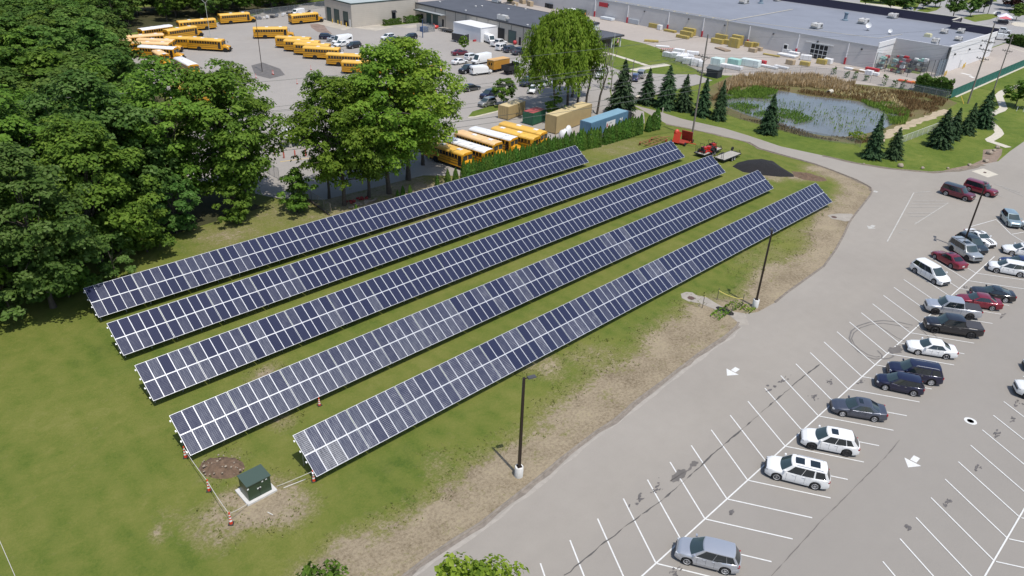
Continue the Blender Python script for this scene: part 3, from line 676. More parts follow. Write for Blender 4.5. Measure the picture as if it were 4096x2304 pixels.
for i, (x, y, H, w, lab) in enumerate([
 (124.6, 94.4, 11.6, 1.0, 'tallest spruce, beside the blue container, with a ragged crown'),
 (136.6, 96.6, 7.9, 1.05, 'spruce first from the left in the line beside the drive, before the small sign'),
 (137.3, 91.9, 9.3, 1.0, 'tall full spruce second in the line beside the drive'),
 (138.6, 88.2, 7.9, 1.0, 'pointed spruce third in the line beside the drive'),
 (138.5, 83.3, 8.3, .9, 'spruce standing directly behind the wooden utility pole'),
 (138.8, 79.4, 8.4, .68, 'narrow leaning spruce between the utility pole and the pond'),
 (138.4, 67.8, 8.0, .92, 'lone spruce on the grass before the near pond shore'),
 (140.3, 47.6, 8.3, .88, 'slender spruce at the pond corner, left of the smaller one'),
 (143.6, 45.0, 5.9, 1.05, 'short bushy spruce right of the slender pond spruce'),
 (158.5, 42.0, 7.6, 1.2, 'widest spruce, leftmost of the group beside the white fence'),
 (166.6, 42.3, 6.3, 1.1, 'spruce in the middle of the group beside the white fence'),
 (172.6, 41.4, 6.6, .9, 'narrow spruce behind the middle one of the white fence group'),
 (181.2, 41.2, 8.0, 1.1, 'spruce farthest right in the group, beside the winding path')]): spruce(x, y, H, lab, w, i)
# ---- arborvitae hedge
def arbor_mesh(seed, H=3.5, rad=.62):
    rnd = random.Random(seed); Q = []
    for j in range(900):
        f = rnd.random()**1.15; z = .05+f*(H-.1); r = rad*(1-f**2.2)**.75*(.82+.3*f*(1-f))*rnd.uniform(.75, 1.05)+.02; w = rnd.uniform(0, 6.283)
        d = Vector((math.cos(w), math.sin(w), 0)); Q.append((Vector((d.x*r, d.y*r, z)), (d+Vector((0, 0, .35))+rv(rnd)*.5).normalized(), Vector((rnd.gauss(0, .18), rnd.gauss(0, .18), 1)), .055, rnd.uniform(.14, .26), min(1, max(0, .45+rnd.gauss(0, .24)))))
    mb = MB().tube((0, 0, -.05), (0, 0, H*.8), .05, .01, 5)
    me = leaves_mesh('arborvitae', Q, ARBOR); return me
ARB = [arbor_mesh(s) for s in (1, 2, 3, 4)]
def hedge_shrub(x, y, H, label=None, group='row of clipped arborvitae before the bus yard', w=1.):
    o = link('arborvitae_shrub', ARB[int(x*13) % 4], None, (x, y, 0), (x*5) % 6.28); s = H/3.5; o.scale = (s*w, s*w, s)
    tag(o, label or 'slim dark green arborvitae in the hedge before the yellow buses', 'hedge shrub', group)
rh = random.Random(8); x = 72.6
while x < 104.9:
    hedge_shrub(x, 84.6+rh.uniform(-.12, .12)-max(0, x-96)*.12, rh.uniform(3.2, 4.1), w=rh.uniform(.85, 1.1)); x += rh.uniform(.60, .74)
x = 106.6
while x < 117.6:
    hedge_shrub(x, 83.7, rh.uniform(3.1, 4.1), 'arborvitae in the shorter hedge piece before the blue container', 'arborvitae before the blue container', rh.uniform(1., 1.3)); x += rh.uniform(.9, 1.05)
for i, xx in enumerate((119.9, 121.3, 122.5)): hedge_shrub(xx, 83.6, (3.2, 3.6, 4.3)[i], 'arborvitae in the last clump at the drive end of the hedge', 'three arborvitae at the end of the hedge', 1.35)
for i, (xx, yy, hh) in enumerate(((53.2, 85.6, 1.3), (60.8, 86.0, 1.5), (61.8, 86.0, 1.9), (63.2, 86.1, 1.7), (68.6, 86.2, 1.9), (70.4, 85.8, 2.6), (71.6, 85.3, 2.7))):
    hedge_shrub(xx, yy, hh, 'young bright arborvitae planted behind the northern solar row', 'young arborvitae behind the northern array', 1.2)
for xx, yy, hh in ((165.4, 148.2, 0), (0, 0, 0)):
    pass
# ---- single small trees in the yards and far right
tree('lot_a', 109.4, 114.2, 5.9, 'round lawn tree on the kerbed grass island beside the silver car', 1.05, 'lawn_tree')
tree('lot_a', 139.2, 162.1, 4.2, 'small thin tree in the open yard beside the box trailer', .8, 'lawn_tree')
tree('lot_a', 207.2, 41.6, 6.0, 'round tree with a pale stem beside the winding path', 1.3, 'lawn_tree')
hedge_shrub(158.0-.4, 152.2, 4.6, 'single dark columnar conifer against the beige workshop wall', None, 1.2)
FARR = [('far_a', g(3560, 40), 8.5, 1.2), ('far_a', g(3610, 45), 8., 1.2), ('far_a', g(3460, 22), 8., 1.2), ('far_a', g(3690, 35), 8.5, 1.1), ('far_a', g(3740, 28), 8., 1.0), ('far_a', g(3520, 12), 9, 1.2), ('far_a', g(3640, 5), 9, 1.2)]
labs = ['leafy tree behind the store parapet, below the far road', 'tree with low boughs beside the store front road', 'far tree at the left end of the clump behind the store roof', 'tree beside two bare poles behind the store', 'rightmost tree of the clump behind the store roof', 'far tree second row behind the store parapet', 'tree cut by the top edge behind the store clump']
for (k, p, H, w), lb in zip(FARR, labs): tree(k, p.x, p.y, H, lb, w, 'street_tree')
p = g(3811, 74); tree('ball', p.x, p.y, 9.5, 'ball shaped tree standing alone in the paved lot behind the store', 1.05, 'street_tree')
p = g(3880, 66); tree('far_a', p.x, p.y, 9.0, 'left tree on the small grass island by the pylon sign', .75, 'street_tree')
p = g(3912, 50); tree('far_a', p.x, p.y, 9.5, 'right tree on the small grass island by the pylon sign', .75, 'street_tree')
p = g(4062, 82); tree('ball', p.x, p.y, 6.5, 'round green tree beside the canopy tent', .95, 'street_tree')
p = g(4055, 42); tree('purple', p.x, p.y, 8.0, 'dark purple leaved tree at the upper right', 1.3, 'street_tree')
p = g(4080, 55); tree('purple', p.x, p.y, 7.0, 'purple leaved tree at the right edge of the frame', 1.2, 'street_tree')
p = g(4045, 25); tree('far_a', p.x, p.y, 11., 'dark tree in the top right corner', 1.1, 'street_tree')
p = g(4100, 22); tree('far_a', p.x, p.y, 12., 'dark tree cut by the right edge in the top corner', 1.2, 'street_tree')
p = g(2040, 14); tree('far_a', p.x, p.y, 4.5, 'small bright bush tree behind the workshop roof', 1.1, 'street_tree')
# two crowns just below the camera, poking into the bottom edge
p = g(1895, 2275, 20.); tree('big_c', p.x, p.y, 20., 'tree top poking into the bottom edge below the asphalt edge', .5, 'broadleaf_tree')
p = g(1275, 2290, 20.); tree('big_d', p.x, p.y, 20., 'tree top barely showing at the bottom edge below the lawn', .4, 'broadleaf_tree')
# shrubs: clipped blocks by the depot, weeds along the store fence, hedge at the far road
def hedge_block(name, label, pts, h, w, m, cat='hedge', seed=1, dens=60, leaf=.2):
    rnd = random.Random(seed); Q = []
    for a, b in zip(pts[:-1], pts[1:]):
        a = Vector((a[0], a[1], 0)); b = Vector((b[0], b[1], 0)); L = (b-a).length; t = (b-a)/L; nn = Vector((-t.y, t.x, 0))
        for j in range(int(L*dens)):
            s = rnd.uniform(0, L); q = rnd.uniform(-1, 1); top = rnd.random() < .5; hh = h*(1+.12*math.sin(s*2.1+seed)+rnd.gauss(0, .06))
            if top: p = a+t*s+nn*(q*w/2)+Vector((0, 0, hh)); n_ = Vector((0, 0, 1))
            else: p = a+t*s+nn*(math.copysign(w/2, q)*rnd.uniform(.85, 1.05))+Vector((0, 0, rnd.uniform(.05, 1)*hh)); n_ = nn*math.copysign(1, q)
            Q.append((p, (n_+rv(rnd)*.8).normalized(), rv(rnd), leaf*.5, leaf*.7, min(1, max(0, .45+rnd.gauss(0, .25)))))
    o = link(name, leaves_mesh(name, Q, m)); return tag(o, label, cat)
hedge_block('clipped_hedge', 'clipped low hedge at the left of the two below the depot door', [(143.8, 207.0), (150.4, 207.0)], 1.5, 1.6, LEAF_D, seed=1, dens=420)
hedge_block('clipped_hedge', 'clipped boxy hedge at the right of the two below the depot wall', [(151.8, 206.6), (158.2, 206.4)], 1.9, 2., LEAF_D, seed=2, dens=460)
hedge_block('roadside_hedge', 'long dark clipped hedge at the right edge beside the side street', [(g(4040, 172).x, g(4040, 172).y), (g(4130, 195).x, g(4130, 195).y)], 2.6, 3.4, LEAF_D, seed=3, dens=260, leaf=.5)
hedge_block('fence_bushes', 'dark overgrown bushes along the fence corner below the caged store yard', [(g(3655, 360).x, g(3655, 360).y), (g(3720, 370).x, g(3720, 370).y), (g(3795, 385).x, g(3795, 385).y)], 3.4, 2.6, LEAF_D, 'bushes', 4, 420, .42)
for i, px in enumerate(((3320, 295), (3372, 308), (3405, 312), (3450, 320), (3520, 340), (3560, 346), (3595, 352))):
    p = g(*px); hedge_block('fence_weed', 'dark creeper growing on the chain fence before the store yard', [(p.x-.9, p.y-.8), (p.x+.9, p.y-1.0)], (1.6, 1.3, 1.5, 1.1, 2.4, 1.6, 1.9)[i], .5, LEAF_D, 'creeper', 10+i, 70, .28)['group'] = 'creepers on the store fence'
hedge_block('entry_bush', 'round dark bush before the office porch', [(g(2415, 198).x, g(2415, 198).y), (g(2422, 199).x, g(2422, 199).y)], 1.5, 1.6, LEAF_D, 'bush', 21, 220, .22)
hedge_block('entry_bush', 'small dark bush right of the office porch bush', [(g(2462, 182).x, g(2462, 182).y), (g(2468, 183).x, g(2468, 183).y)], 1.3, 1.5, LEAF_D, 'bush', 22, 220, .22)
# ------------------------------------------------------------------ cars
def paint(name, c, metal=.0, rough=.28): return mat('paint_'+name, c, rough, metal, coat=.8, spec=.5)
P_WHITE = paint('white', (.78, .78, .77)); P_SILVER = paint('silver', (.50, .52, .56), .55, .3); P_GREY = paint('slate_grey', (.085, .095, .125), .45); P_NAVY = paint('navy', (.012, .014, .045), .3)
P_BLACK = paint('black', (.012, .012, .016)); P_RED = paint('red', (.21, .012, .030), .25); P_MAROON = paint('maroon', (.13, .012, .028), .2); P_ICE = paint('ice_blue', (.33, .42, .45), .5, .3)
P_LIGHT = paint('light_silver', (.44, .46, .47), .5, .3); P_GREEN = paint('dark_teal', (.028, .040, .048), .3); P_TAN = paint('warm_silver', (.36, .35, .32), .5, .3); P_BLUE = paint('dark_blue', (.02, .03, .12), .3); P_WHITE2 = paint('soft_white', (.72, .72, .70))
GLASS = mat('car_glass', (.012, .018, .022), .06, 0, spec=.8, coat=.3); WSHIELD = mat('windshield_glass', (.035, .055, .058), .08, 0, spec=.8)
TYRE = mat('tyre_rubber', (.016, .016, .017), .85); RIM = mat('alloy_rim', (.50, .50, .51), .4, .25); RIMD = mat('dark_rim', (.05, .05, .055), .4, .5)
LAMP = mat('headlight_lens', (.62, .64, .66), .15, .3); TAIL = mat('taillight_lens', (.32, .015, .02), .2); BLACKP = mat('black_plastic', (.022, .022, .024), .6); CHROME = mat('chrome_trim', (.55, .56, .57), .2, .9)
PLATE = mat('licence_plate', (.7, .7, .68), .5); UNDER = mat('underbody', (.012, .012, .012), .9); TONNEAU = mat('tonneau_cover', (.045, .046, .055), .75, bump=.2)
def wheel_mesh(r, w, rimk=0):
    t = MB(); t.lathe([(r*.60, -w*.3), (r*.64, -w/2), (r*.93, -w/2), (r, -w*.36), (r, w*.36), (r*.93, w/2), (r*.66, w/2), (r*.62, w*.3)], n=20, axis='y')
    q = MB(); q.lathe([(r*.62, w*.30), (r*.60, w*.33)], n=20, axis='y', mi=1)
    for k in range(5):
        a = 2*math.pi*k/5; d = Vector((math.cos(a), 0, math.sin(a))); s = Vector((-d.z, 0, d.x))
        y = w*.49; q.add([d*(r*.10)+s*(r*.13)+Vector((0, y, 0)), d*(r*.62)+s*(r*.13)+Vector((0, y-.01, 0)), d*(r*.62)-s*(r*.13)+Vector((0, y-.01, 0)), d*(r*.10)-s*(r*.13)+Vector((0, y, 0))], [(0, 1, 2, 3), (3, 2, 1, 0)], 0)
    q.lathe([(r*.18, w*.44), (r*.15, w*.52)], n=10, axis='y', mi=0); q.lathe([(r*.69, w*.50), (r*.66, w*.56), (r*.58, w*.52), (r*.55, w*.40)], n=20, axis='y', mi=0, caps=False)
    return t.mesh('wheel', [TYRE], 40), q.mesh('rim', [RIMD if rimk else RIM, BLACKP], 40)
WHEELS = {}
def add_wheel(parent, x, y, r, w, rimk):
    k = (round(r, 2), round(w, 2), rimk)
    if k not in WHEELS: WHEELS[k] = wheel_mesh(r, w, rimk)
    o = link('wheel', WHEELS[k][0], parent, (x, y, r)); 
    if y < 0: o.rotation_euler = (0, 0, math.pi)
    link('rim', WHEELS[k][1], o)
# body plan in metres: L, W, wheelbase, front overhang, wheel radius, sill, [top profile x,z], cabin x (base front, roof front, roof rear, base rear), roof z
SPECS = {
 'crossover': dict(L=4.55, W=1.86, wb=2.69, fo=.92, r=.36, top=[(0, .60), (.10, .80), (.35, .95), (1.15, 1.06), (2.0, 1.06), (3.4, 1.12), (4.35, 1.14), (4.52, .95), (4.55, .70)], cab=(1.10, 1.98, 4.02, 4.50), roof=1.66, panes=[(.09, .44), (.45, .74), (.75, .95)]),
 'suv':       dict(L=5.05, W=2.0, wb=3.02, fo=.97, r=.38, top=[(0, .62), (.10, .90), (.4, 1.04), (1.35, 1.14), (2.2, 1.16), (3.8, 1.18), (4.85, 1.20), (5.02, 1.0), (5.05, .72)], cab=(1.25, 2.0, 4.60, 4.98), roof=1.80, panes=[(.09, .40), (.41, .66), (.70, .94)]),
 'luxsuv':    dict(L=4.80, W=1.93, wb=2.87, fo=.92, r=.39, top=[(0, .58), (.12, .78), (.5, .95), (1.35, 1.08), (2.1, 1.10), (3.6, 1.13), (4.55, 1.14), (4.77, .95), (4.8, .70)], cab=(1.28, 2.1, 4.1, 4.72), roof=1.68, panes=[(.09, .40), (.415, .69), (.71, .89)]),
 'boxsuv':    dict(L=5.0, W=2.0, wb=3.0, fo=.95, r=.40, top=[(0, .70), (.08, 1.0), (.3, 1.10), (1.4, 1.14), (2.2, 1.14), (3.8, 1.15), (4.9, 1.16), (4.98, 1.0), (5.0, .72)], cab=(1.3, 1.95, 4.78, 4.97), roof=1.84, panes=[(.08, .37), (.38, .67), (.68, .95)]),
 'sedan':     dict(L=4.88, W=1.85, wb=2.80, fo=.98, r=.335, top=[(0, .52), (.10, .70), (.45, .84), (1.45, .97), (2.2, .97), (3.6, 1.0), (4.15, 1.04), (4.75, 1.02), (4.86, .85), (4.88, .62)], cab=(1.38, 2.20, 3.35, 4.20), roof=1.46, panes=[(.11, .46), (.47, .82)]),
 'coupe':     dict(L=4.78, W=1.91, wb=2.72, fo=.93, r=.36, top=[(0, .52), (.08, .72), (.4, .86), (1.55, .97), (2.2, .96), (3.6, 1.02), (4.3, 1.06), (4.65, 1.04), (4.76, .85), (4.78, .62)], cab=(1.55, 2.30, 3.15, 4.25), roof=1.38, panes=[(.15, .60), (.66, .80)]),
 'minivan':   dict(L=5.17, W=2.02, wb=3.09, fo=1.0, r=.36, top=[(0, .55), (.10, .76), (.45, .94), (1.05, 1.10), (2.0, 1.08), (3.8, 1.14), (4.95, 1.18), (5.13, 1.0), (5.17, .70)], cab=(.98, 2.05, 4.65, 5.10), roof=1.76, panes=[(.11, .40), (.41, .68), (.69, .95)]),
 'pickup':    dict(L=5.88, W=2.02, wb=3.70, fo=.93, r=.42, top=[(0, .78), (.08, 1.02), (.35, 1.14), (1.45, 1.22), (2.2, 1.22), (3.9, 1.24), (4.15, 1.26), (5.78, 1.28), (5.86, 1.2), (5.88, .80)], cab=(1.40, 2.05, 3.72, 3.98), roof=1.92, panes=[(.10, .52), (.535, .94)]),
}
def interp(tb, x):
    for (a, b), (c, d) in zip(tb[:-1], tb[1:]):
        if x <= c: return b+(d-b)*(x-a)/(c-a) if c > a else d
    return tb[-1][1]
BODY_CACHE = {}
def car_meshes(kind):
    if kind in BODY_CACHE: return BODY_CACHE[kind]
    s = SPECS[kind]; L, Wd, r = s['L'], s['W'], s['r']; fx, rx = s['fo'], s['fo']+s['wb']; sill = .24 if kind not in ('pickup', 'boxsuv') else .36
    R_ = r*1.17; xs = {0, .03, .1, .22, .4, .6, L-.03, L-.1, L-.22, L-.4, (fx+rx)/2, (fx+rx)/2-.4, (fx+rx)/2+.4}
    for wx in (fx, rx):
        for k in range(13): xs.add(wx-R_*math.cos(math.pi*k/12))
        xs |= {wx-R_-.01, wx+R_+.01}
    xs |= {p[0] for p in s['top']}
    xs = sorted(x for x in xs if 0 <= x <= L); rings = []
    for x in xs:
        fr = max(0, 1-x/1.0); re = max(0, 1-(L-x)/.9); w = Wd/2*(1-.27*fr**2.2-.17*re**2.2)
        zt = interp(s['top'], x); zb = sill+.10*fr**3+.14*re**3
        for wx in (fx, rx):
            if abs(x-wx) < R_: zb = max(zb, r*.98+math.sqrt(max(0, R_**2-(x-wx)**2))-.0)
        zb = min(zb, zt-.10); sh = zt-.05; zm = zb+(sh-zb)*.5; tb_ = .02 if x > fx-.2 else .012
        half = [(w*.955, zb), (w, zb+(sh-zb)*.18), (w*1.005, zm), (w*.985, zb+(sh-zb)*.80), (w*.955, sh), (w*.87, zt+.005), (w*.55, zt+tb_*1.4), (0, zt+tb_*2)]
        rings.append([(L/2-x, y, z) for y, z in half]+[(L/2-x, -y, z) for y, z in half[-2::-1]])
    mb = MB(); mb.loft(rings)
    # cabin: painted shell with glass let into it
    c0, c1, c2, c3 = s['cab']; zr = s['roof']; zb = interp(s['top'], (c0+c3)/2)-.02; zf = interp(s['top'], c0)-.01; zrr = interp(s['top'], c3)-.02
    wb_ = Wd/2*.955; wr = Wd/2*(.75 if kind not in ('boxsuv', 'pickup') else .81)
    X = lambda x: L/2-x
    def ws(u, v):   # windshield: u across -1..1, v up 0..1
        y = u*(wb_*.97+(wr-wb_*.97)*v); bow = .20*(1-u*u)*(1-.45*v); return Vector((X(c0+(c1-c0)*v**.92)+bow-.0, y, zf+(zr-zf)*v))
    def bk(u, v):
        y = u*(wb_*.93+(wr-wb_*.93)*v); bow = .12*(1-u*u)*(1-.3*v); return Vector((X(c3+(c2-c3)*v**.9)-bow, y, zrr+(zr-zrr)*v))
    def sdf(sg):
        def f(u, v):
            a = ws(sg, v); b = bk(sg, v); p = a.lerp(b, u); zbot = interp(s['top'], L/2-p.x)-.03 if v < .01 else None
            p.y += sg*.05*math.sin(math.pi*u)*(1-.4*v); 
            p.z += .02*math.sin(math.pi*u)*v
            return p
        return f
    def rf(u, v):   # u across, v front-rear
        a = ws(u, 1); b = bk(u, 1); p = a.lerp(b, v); p.z += (.02+.055*(1-u*u))*min(1, math.sin(math.pi*(.06+.88*v))*1.6); p.y += math.copysign(.05*math.sin(math.pi*v)*.6*abs(u), u) if u else 0; 
        if abs(abs(u)-1) < 1e-6: q = sdf(1 if u > 0 else -1)(v, 1); p = q
        return p
    def grid(f, us, vs, target, mi=0, off=0.):
        pts = [[f(u, v) for u in us] for v in vs]
        if off:
            nn = (pts[0][-1]-pts[0][0]).cross(pts[-1][0]-pts[0][0]).normalized()
            mid = pts[len(pts)//2][len(us)//2]
            if nn.dot(mid-Vector((0 if abs(mid.x) < 9 else 0, 0, .8))) < 0: nn = -nn
            pts = [[p+nn*off for p in row] for row in pts]
        n = len(us); target.add([p for row in pts for p in row], [(j*n+i, j*n+i+1, (j+1)*n+i+1, (j+1)*n+i) for j in range(len(vs)-1) for i in range(n-1)], mi)
    lin_ = lambda a, b, n: [a+(b-a)*i/n for i in range(n+1)]
    grid(ws, lin_(-1, 1, 8), lin_(0, 1, 4), mb); grid(bk, lin_(-1, 1, 8), lin_(0, 1, 4), mb); grid(rf, lin_(-1, 1, 8), lin_(0, 1, 8), mb)
    for sg in (1, -1): grid(sdf(sg), lin_(0, 1, 8), lin_(0, 1, 4), mb)
    out = {}
    bm = bmesh.new(); tmp = mb.mesh('body', [P_WHITE]); bm.from_mesh(tmp); bmesh.ops.recalc_face_normals(bm, faces=bm.faces); bm.to_mesh(tmp); bm.free()
    tmp.polygons.foreach_set('use_smooth', [True]*len(tmp.polygons)); tmp.set_sharp_from_angle(angle=R(38)); out['body'] = tmp
    def one(name, f, us, vs, m, off=.012):
        q = MB(); grid(f, us, vs, q, 0, off); me = q.mesh(name, [m], 60); return me
    out['windshield'] = one('windshield', ws, lin_(-.93, .93, 8), lin_(.05, .94, 4), WSHIELD)
    out['rear_window'] = one('rear_window', bk, lin_(-.86, .86, 8), lin_(.16 if kind != 'pickup' else .2, .90, 4), GLASS)
    out['side'] = []
    for sg in (1, -1):
        for a, b in s['panes']: out['side'].append(one('side_window', sdf(sg), lin_(a, b, 4), lin_(.07, .92, 3), GLASS, .010))
    out['fn'] = (ws, bk, rf, zb, zr, wb_, wr, X)
    BODY_CACHE[kind] = out; return out
def with_paint(me, m, key, cache={}):
    k = (me.name, m.name)
    if k not in cache: c = me.copy(); c.name = me.name; c.materials[0] = m; cache[k] = c
    return cache[k]
def car(kind, x, y, az, label, pnt, cat='car', name=None, rails=False, sun=0, roofm=None, rimk=0, group='cars parked in the car park', detail=True, stripes=False, s=1.):
    sp = SPECS[kind]; L, Wd, r = sp['L'], sp['W'], sp['r']; cm = car_meshes(kind); fx, rx = L/2-sp['fo'], L/2-sp['fo']-sp['wb']
    t = thing(name or {'pickup': 'pickup_truck', 'minivan': 'minivan'}.get(kind, 'parked_car'), label, cat, (x, y, Z2), R(az), group); t.scale = (s, s, s)
    link('body', with_paint(cm['body'], pnt, kind), t)
    link('windshield', cm['windshield'], t); link('rear_window', cm['rear_window'], t)
    for me in cm['side']: link('side_window', me, t)
    MB().box(rx-sp['r']*1.5, fx+sp['r']*1.4, -Wd/2+.12, Wd/2-.12, .17, .62 if kind != 'pickup' else .8).build('chassis', [UNDER], t)
    for wx in (fx, rx):
        for sg in (1, -1): add_wheel(t, wx, sg*(Wd/2-.115), r, .225, rimk)
    ws, bk, rf, zb, zr, wb_, wr, X = cm['fn']
    hz = interp(sp['top'], .12); tz = interp(sp['top'], L-.12)
    for sg in (1, -1):
        hl = MB(); hl.cbox((L/2-.19, sg*Wd*.325, hz-.06), (.22, .30, .13), rz=-sg*.55); hl.build('headlight', [LAMP], t)
        tl = MB(); tl.cbox((-L/2+.12, sg*Wd*.375, tz-.12), (.16, .22, .20), rz=sg*.42); tl.build('taillight', [TAIL], t)
        m_ = MB(); a = ws(sg*.98, .13); m_.cbox((a.x-.12, sg*(Wd/2+.06), a.z+.10), (.14, .20, .15)); m_.build('mirror', [pnt], t)
        if detail:
            for dx in ((.30, .62) if kind not in ('coupe',) else (.5,)):
                MB().cbox((fx-.55-(sp['wb']-.6)*(dx-.02), sg*(Wd/2*.985+.012), zb-.13), (.20, .04, .035)).build('door_handle', [pnt if pnt not in (P_BLACK, P_NAVY) else CHROME], t)
            sm = MB()
            for dx in ((.30, .62, .93) if kind not in ('coupe', ) else (.28, .85)):
                xx = fx-.42-(sp['wb']-.75)*(dx-.18); sm.box(xx-.006, xx+.006, sg*Wd/2*1.003-.004, sg*Wd/2*1.003+.005, .42, zb-.07)
            sm.build('door_seams', [BLACKP], t)
    MB().cbox((L/2-.035, 0, hz-.20), (.12, Wd*.56, .17)).build('grille', [BLACKP], t)
    MB().cbox((L/2-.03, 0, .36), (.10, Wd*.62, .12)).build('bumper_vent', [BLACKP], t)
    MB().cbox((-L/2+.01, 0, max(.62, tz-.32)), (.05, .34, .16)).build('licence_plate', [PLATE], t)
    if rails:
        for sg in (1, -1):
            a = rf(sg*.90, .12); b = rf(sg*.90, .92); MB().path([a+Vector((0, 0, -.0)), a+Vector((-.12, 0, .07)), b+Vector((.12, 0, .07)), b], .022).build('roof_rail', [RIM if rails == 1 else BLACKP], t)
    if rails == 3:
        for v in (.3, .7):
            a = rf(.9, v); MB().tube((a.x, -a.y, a.z+.08), (a.x, a.y, a.z+.08), .025).build('cross_bar', [BLACKP], t)
    for k in range(sun):
        v0 = (.10, .52)[k] if sun > 1 else .16; v1 = (.36, .80)[k] if sun > 1 else .42
        q = MB(); pts = [[rf(u, v)+Vector((0, 0, .014)) for u in (-.52, 0, .52)] for v in (v0, (v0+v1)/2, v1)]
        q.add([p for r0 in pts for p in r0], [(j*3+i, j*3+i+1, (j+1)*3+i+1, (j+1)*3+i) for j in range(2) for i in range(2)]); q.build('sunroof', [GLASS], t, 60)
    if roofm or stripes:
        q = MB(); us = [-.98, -.5, 0, .5, .98] if roofm else [-.30, -.12]
        vs_ = [.02+.96*i/8 for i in range(9)]
        for ub in ([us] if roofm else [[-.34, -.08], [.08, .34]]):
            pts = [[rf(u, v)+Vector((0, 0, .010)) for u in ub] for v in vs_]; n = len(ub); q.add([p for r0 in pts for p in r0], [(j*n+i, j*n+i+1, (j+1)*n+i+1, (j+1)*n+i) for j in range(8) for i in range(n-1)])
            if stripes:
                xs_ = [.12+(sp['cab'][0]-.35)*i/6 for i in range(7)]
                q.add([(L/2-xx, u*Wd*.42, interp(sp['top'], xx)+.048) for xx in xs_ for u in ub], [(j*2, j*2+1, j*2+3, j*2+2) for j in range(6)])
        q.build('black_roof' if roofm else 'racing_stripes', [roofm or BLACKP], t, 60)
    if kind == 'pickup':
        bz = interp(sp['top'], 5)+.035; MB().box(-L/2+.09, X(4.02), -Wd/2*.86, Wd/2*.86, bz-.06, bz+.02).build('bed_cover', [TONNEAU], t)
    return t
# stall lattice of the near bay: east-west centre line, stalls at 60 degrees
LE, LN, LS = 24.86, 18.44, 3.1706
def stall(k, side, set_, L):      # centre of a car whose nose/tail stands `set_` metres from the centre line
    a = R(60*side); return LE+LS*(k+.5)+math.cos(a)*(set_+L/2), LN+math.sin(a)*(set_+L/2)
def wheels_at(f, r, kind, vis):   # car from the visible front/rear wheel contacts
    s = SPECS[kind]; F = g(*f); B = g(*r); d = Vector((F.x-B.x, F.y-B.y)); d.normalize(); n = Vector((-d.y, d.x)); m = Vector(((F.x+B.x)/2, (F.y+B.y)/2)); c = m-n*vis*(s['W']/2-.12)
    off = (s['fo']+s['wb']/2)-s['L']/2   # wheel midpoint ahead of centre
    c = c+d*off; return c.x, c.y, math.degrees(math.atan2(d.y, d.x))
def put(kind, spot, label, pnt, **k): x, y, az = spot; return car(kind, x, y, az, label, pnt, **k)
put('crossover', wheels_at((2744.5, 2257), (2896.4, 2296), 'crossover', 1), 'silver crossover parked alone nearest the bottom edge of the car park', P_SILVER)
put('suv', wheels_at((3100, 1919), (3257, 1958), 'suv', 1), 'white SUV with two dark sunroofs and roof rails', P_WHITE, sun=2, rails=1)
put('luxsuv', wheels_at((3240, 1796), (3383, 1825), 'luxsuv', 1), 'white SUV with one sunroof and dark wheels, below the grey sedan', P_WHITE, sun=1, rimk=1)
put('sedan', wheels_at((3364, 1665), (3494.5, 1687), 'sedan', 1), 'slate grey sedan with a sunroof', P_GREY, sun=1)
put('crossover', wheels_at((3535, 1561), (3650.6, 1585.5), 'crossover', 1), 'small navy crossover parked tight in front of the larger dark SUV', P_NAVY, s=.95)
def from_rear(r, kind, az):
    s = SPECS[kind]; B = g(*r); d = Vector((math.cos(R(az)), math.sin(R(az)))); n = Vector((-d.y, d.x)); c = Vector((B.x, B.y))+d*s['wb']/2-n*(s['W']/2-.12)+d*((s['fo']+s['wb']/2)-s['L']/2); return c.x, c.y, az
put('suv', from_rear((3719, 1542), 'suv', 120), 'large dark navy SUV with roof rails behind the small navy crossover', P_NAVY, rails=1)
put('sedan', wheels_at((3664.7, 1419), (3781, 1437), 'sedan', 1), 'white sedan between the black pickup and the navy SUV', P_WHITE)
put('pickup', wheels_at((3732, 1332), (3879.5, 1354), 'pickup', 1), 'black pickup truck with a covered bed', P_BLACK, cat='pickup truck', rimk=1)
put('pickup', from_rear((3873, 1279), 'pickup', 121), 'silver pickup truck with a covered bed behind the black one', P_SILVER, cat='pickup truck', rimk=1)
put('sedan', from_rear((3963.8, 1242.5), 'sedan', 120), 'red sedan parked beside the silver pickup', P_RED)
put('coupe', from_rear((4016.4, 1211), 'coupe', 120), 'sleek black car with dark glass roof behind the red sedan', P_BLACK, roofm=GLASS)
put('minivan', wheels_at((3734, 1137), (3657, 1092), 'minivan', -1), 'white minivan with its nose to the centre line', P_WHITE, cat='minivan')
put('sedan', wheels_at((3734, 1034), (3804.6, 1075), 'sedan', 1), 'red sedan parked tail first to the centre line, beside the white minivan', P_RED, sun=1)
put('boxsuv', wheels_at((3864.5, 1045), (3802.5, 1004.5), 'boxsuv', -1), 'silver SUV with black roof bars beside the tail first red sedan', P_LIGHT, rails=3, sun=1, rimk=1)
sx, sy, sa = wheels_at((3864.5, 1045), (3802.5, 1004.5), 'boxsuv', -1)
car('crossover', sx+3.3, sy+.25, -121, 'dark teal crossover between the silver SUV and the white coupe, under the lamp pole', P_GREEN, rails=2, sun=1, s=1.04)
car('coupe', sx+6.7, sy+.15, -121, 'white sports coupe with two black stripes', P_WHITE, stripes=True)
put('crossover', wheels_at((4027, 906), (3999.7, 875), 'crossover', -1), 'pale blue crossover standing across the line at the upper right', P_ICE)
put('sedan', (g(4100, 930).x+1.0, g(4100, 930).y-1.2, -120), 'white car cut by the right edge below the pale blue crossover', P_WHITE)
x, y = stall(28, -1, .6, 4.88); put('sedan', (g(4057, 1013.5).x+.35, g(4057, 1013.5).y-.7, 120), 'white sedan cut by the right edge, above the dark blue car', P_WHITE, sun=1)
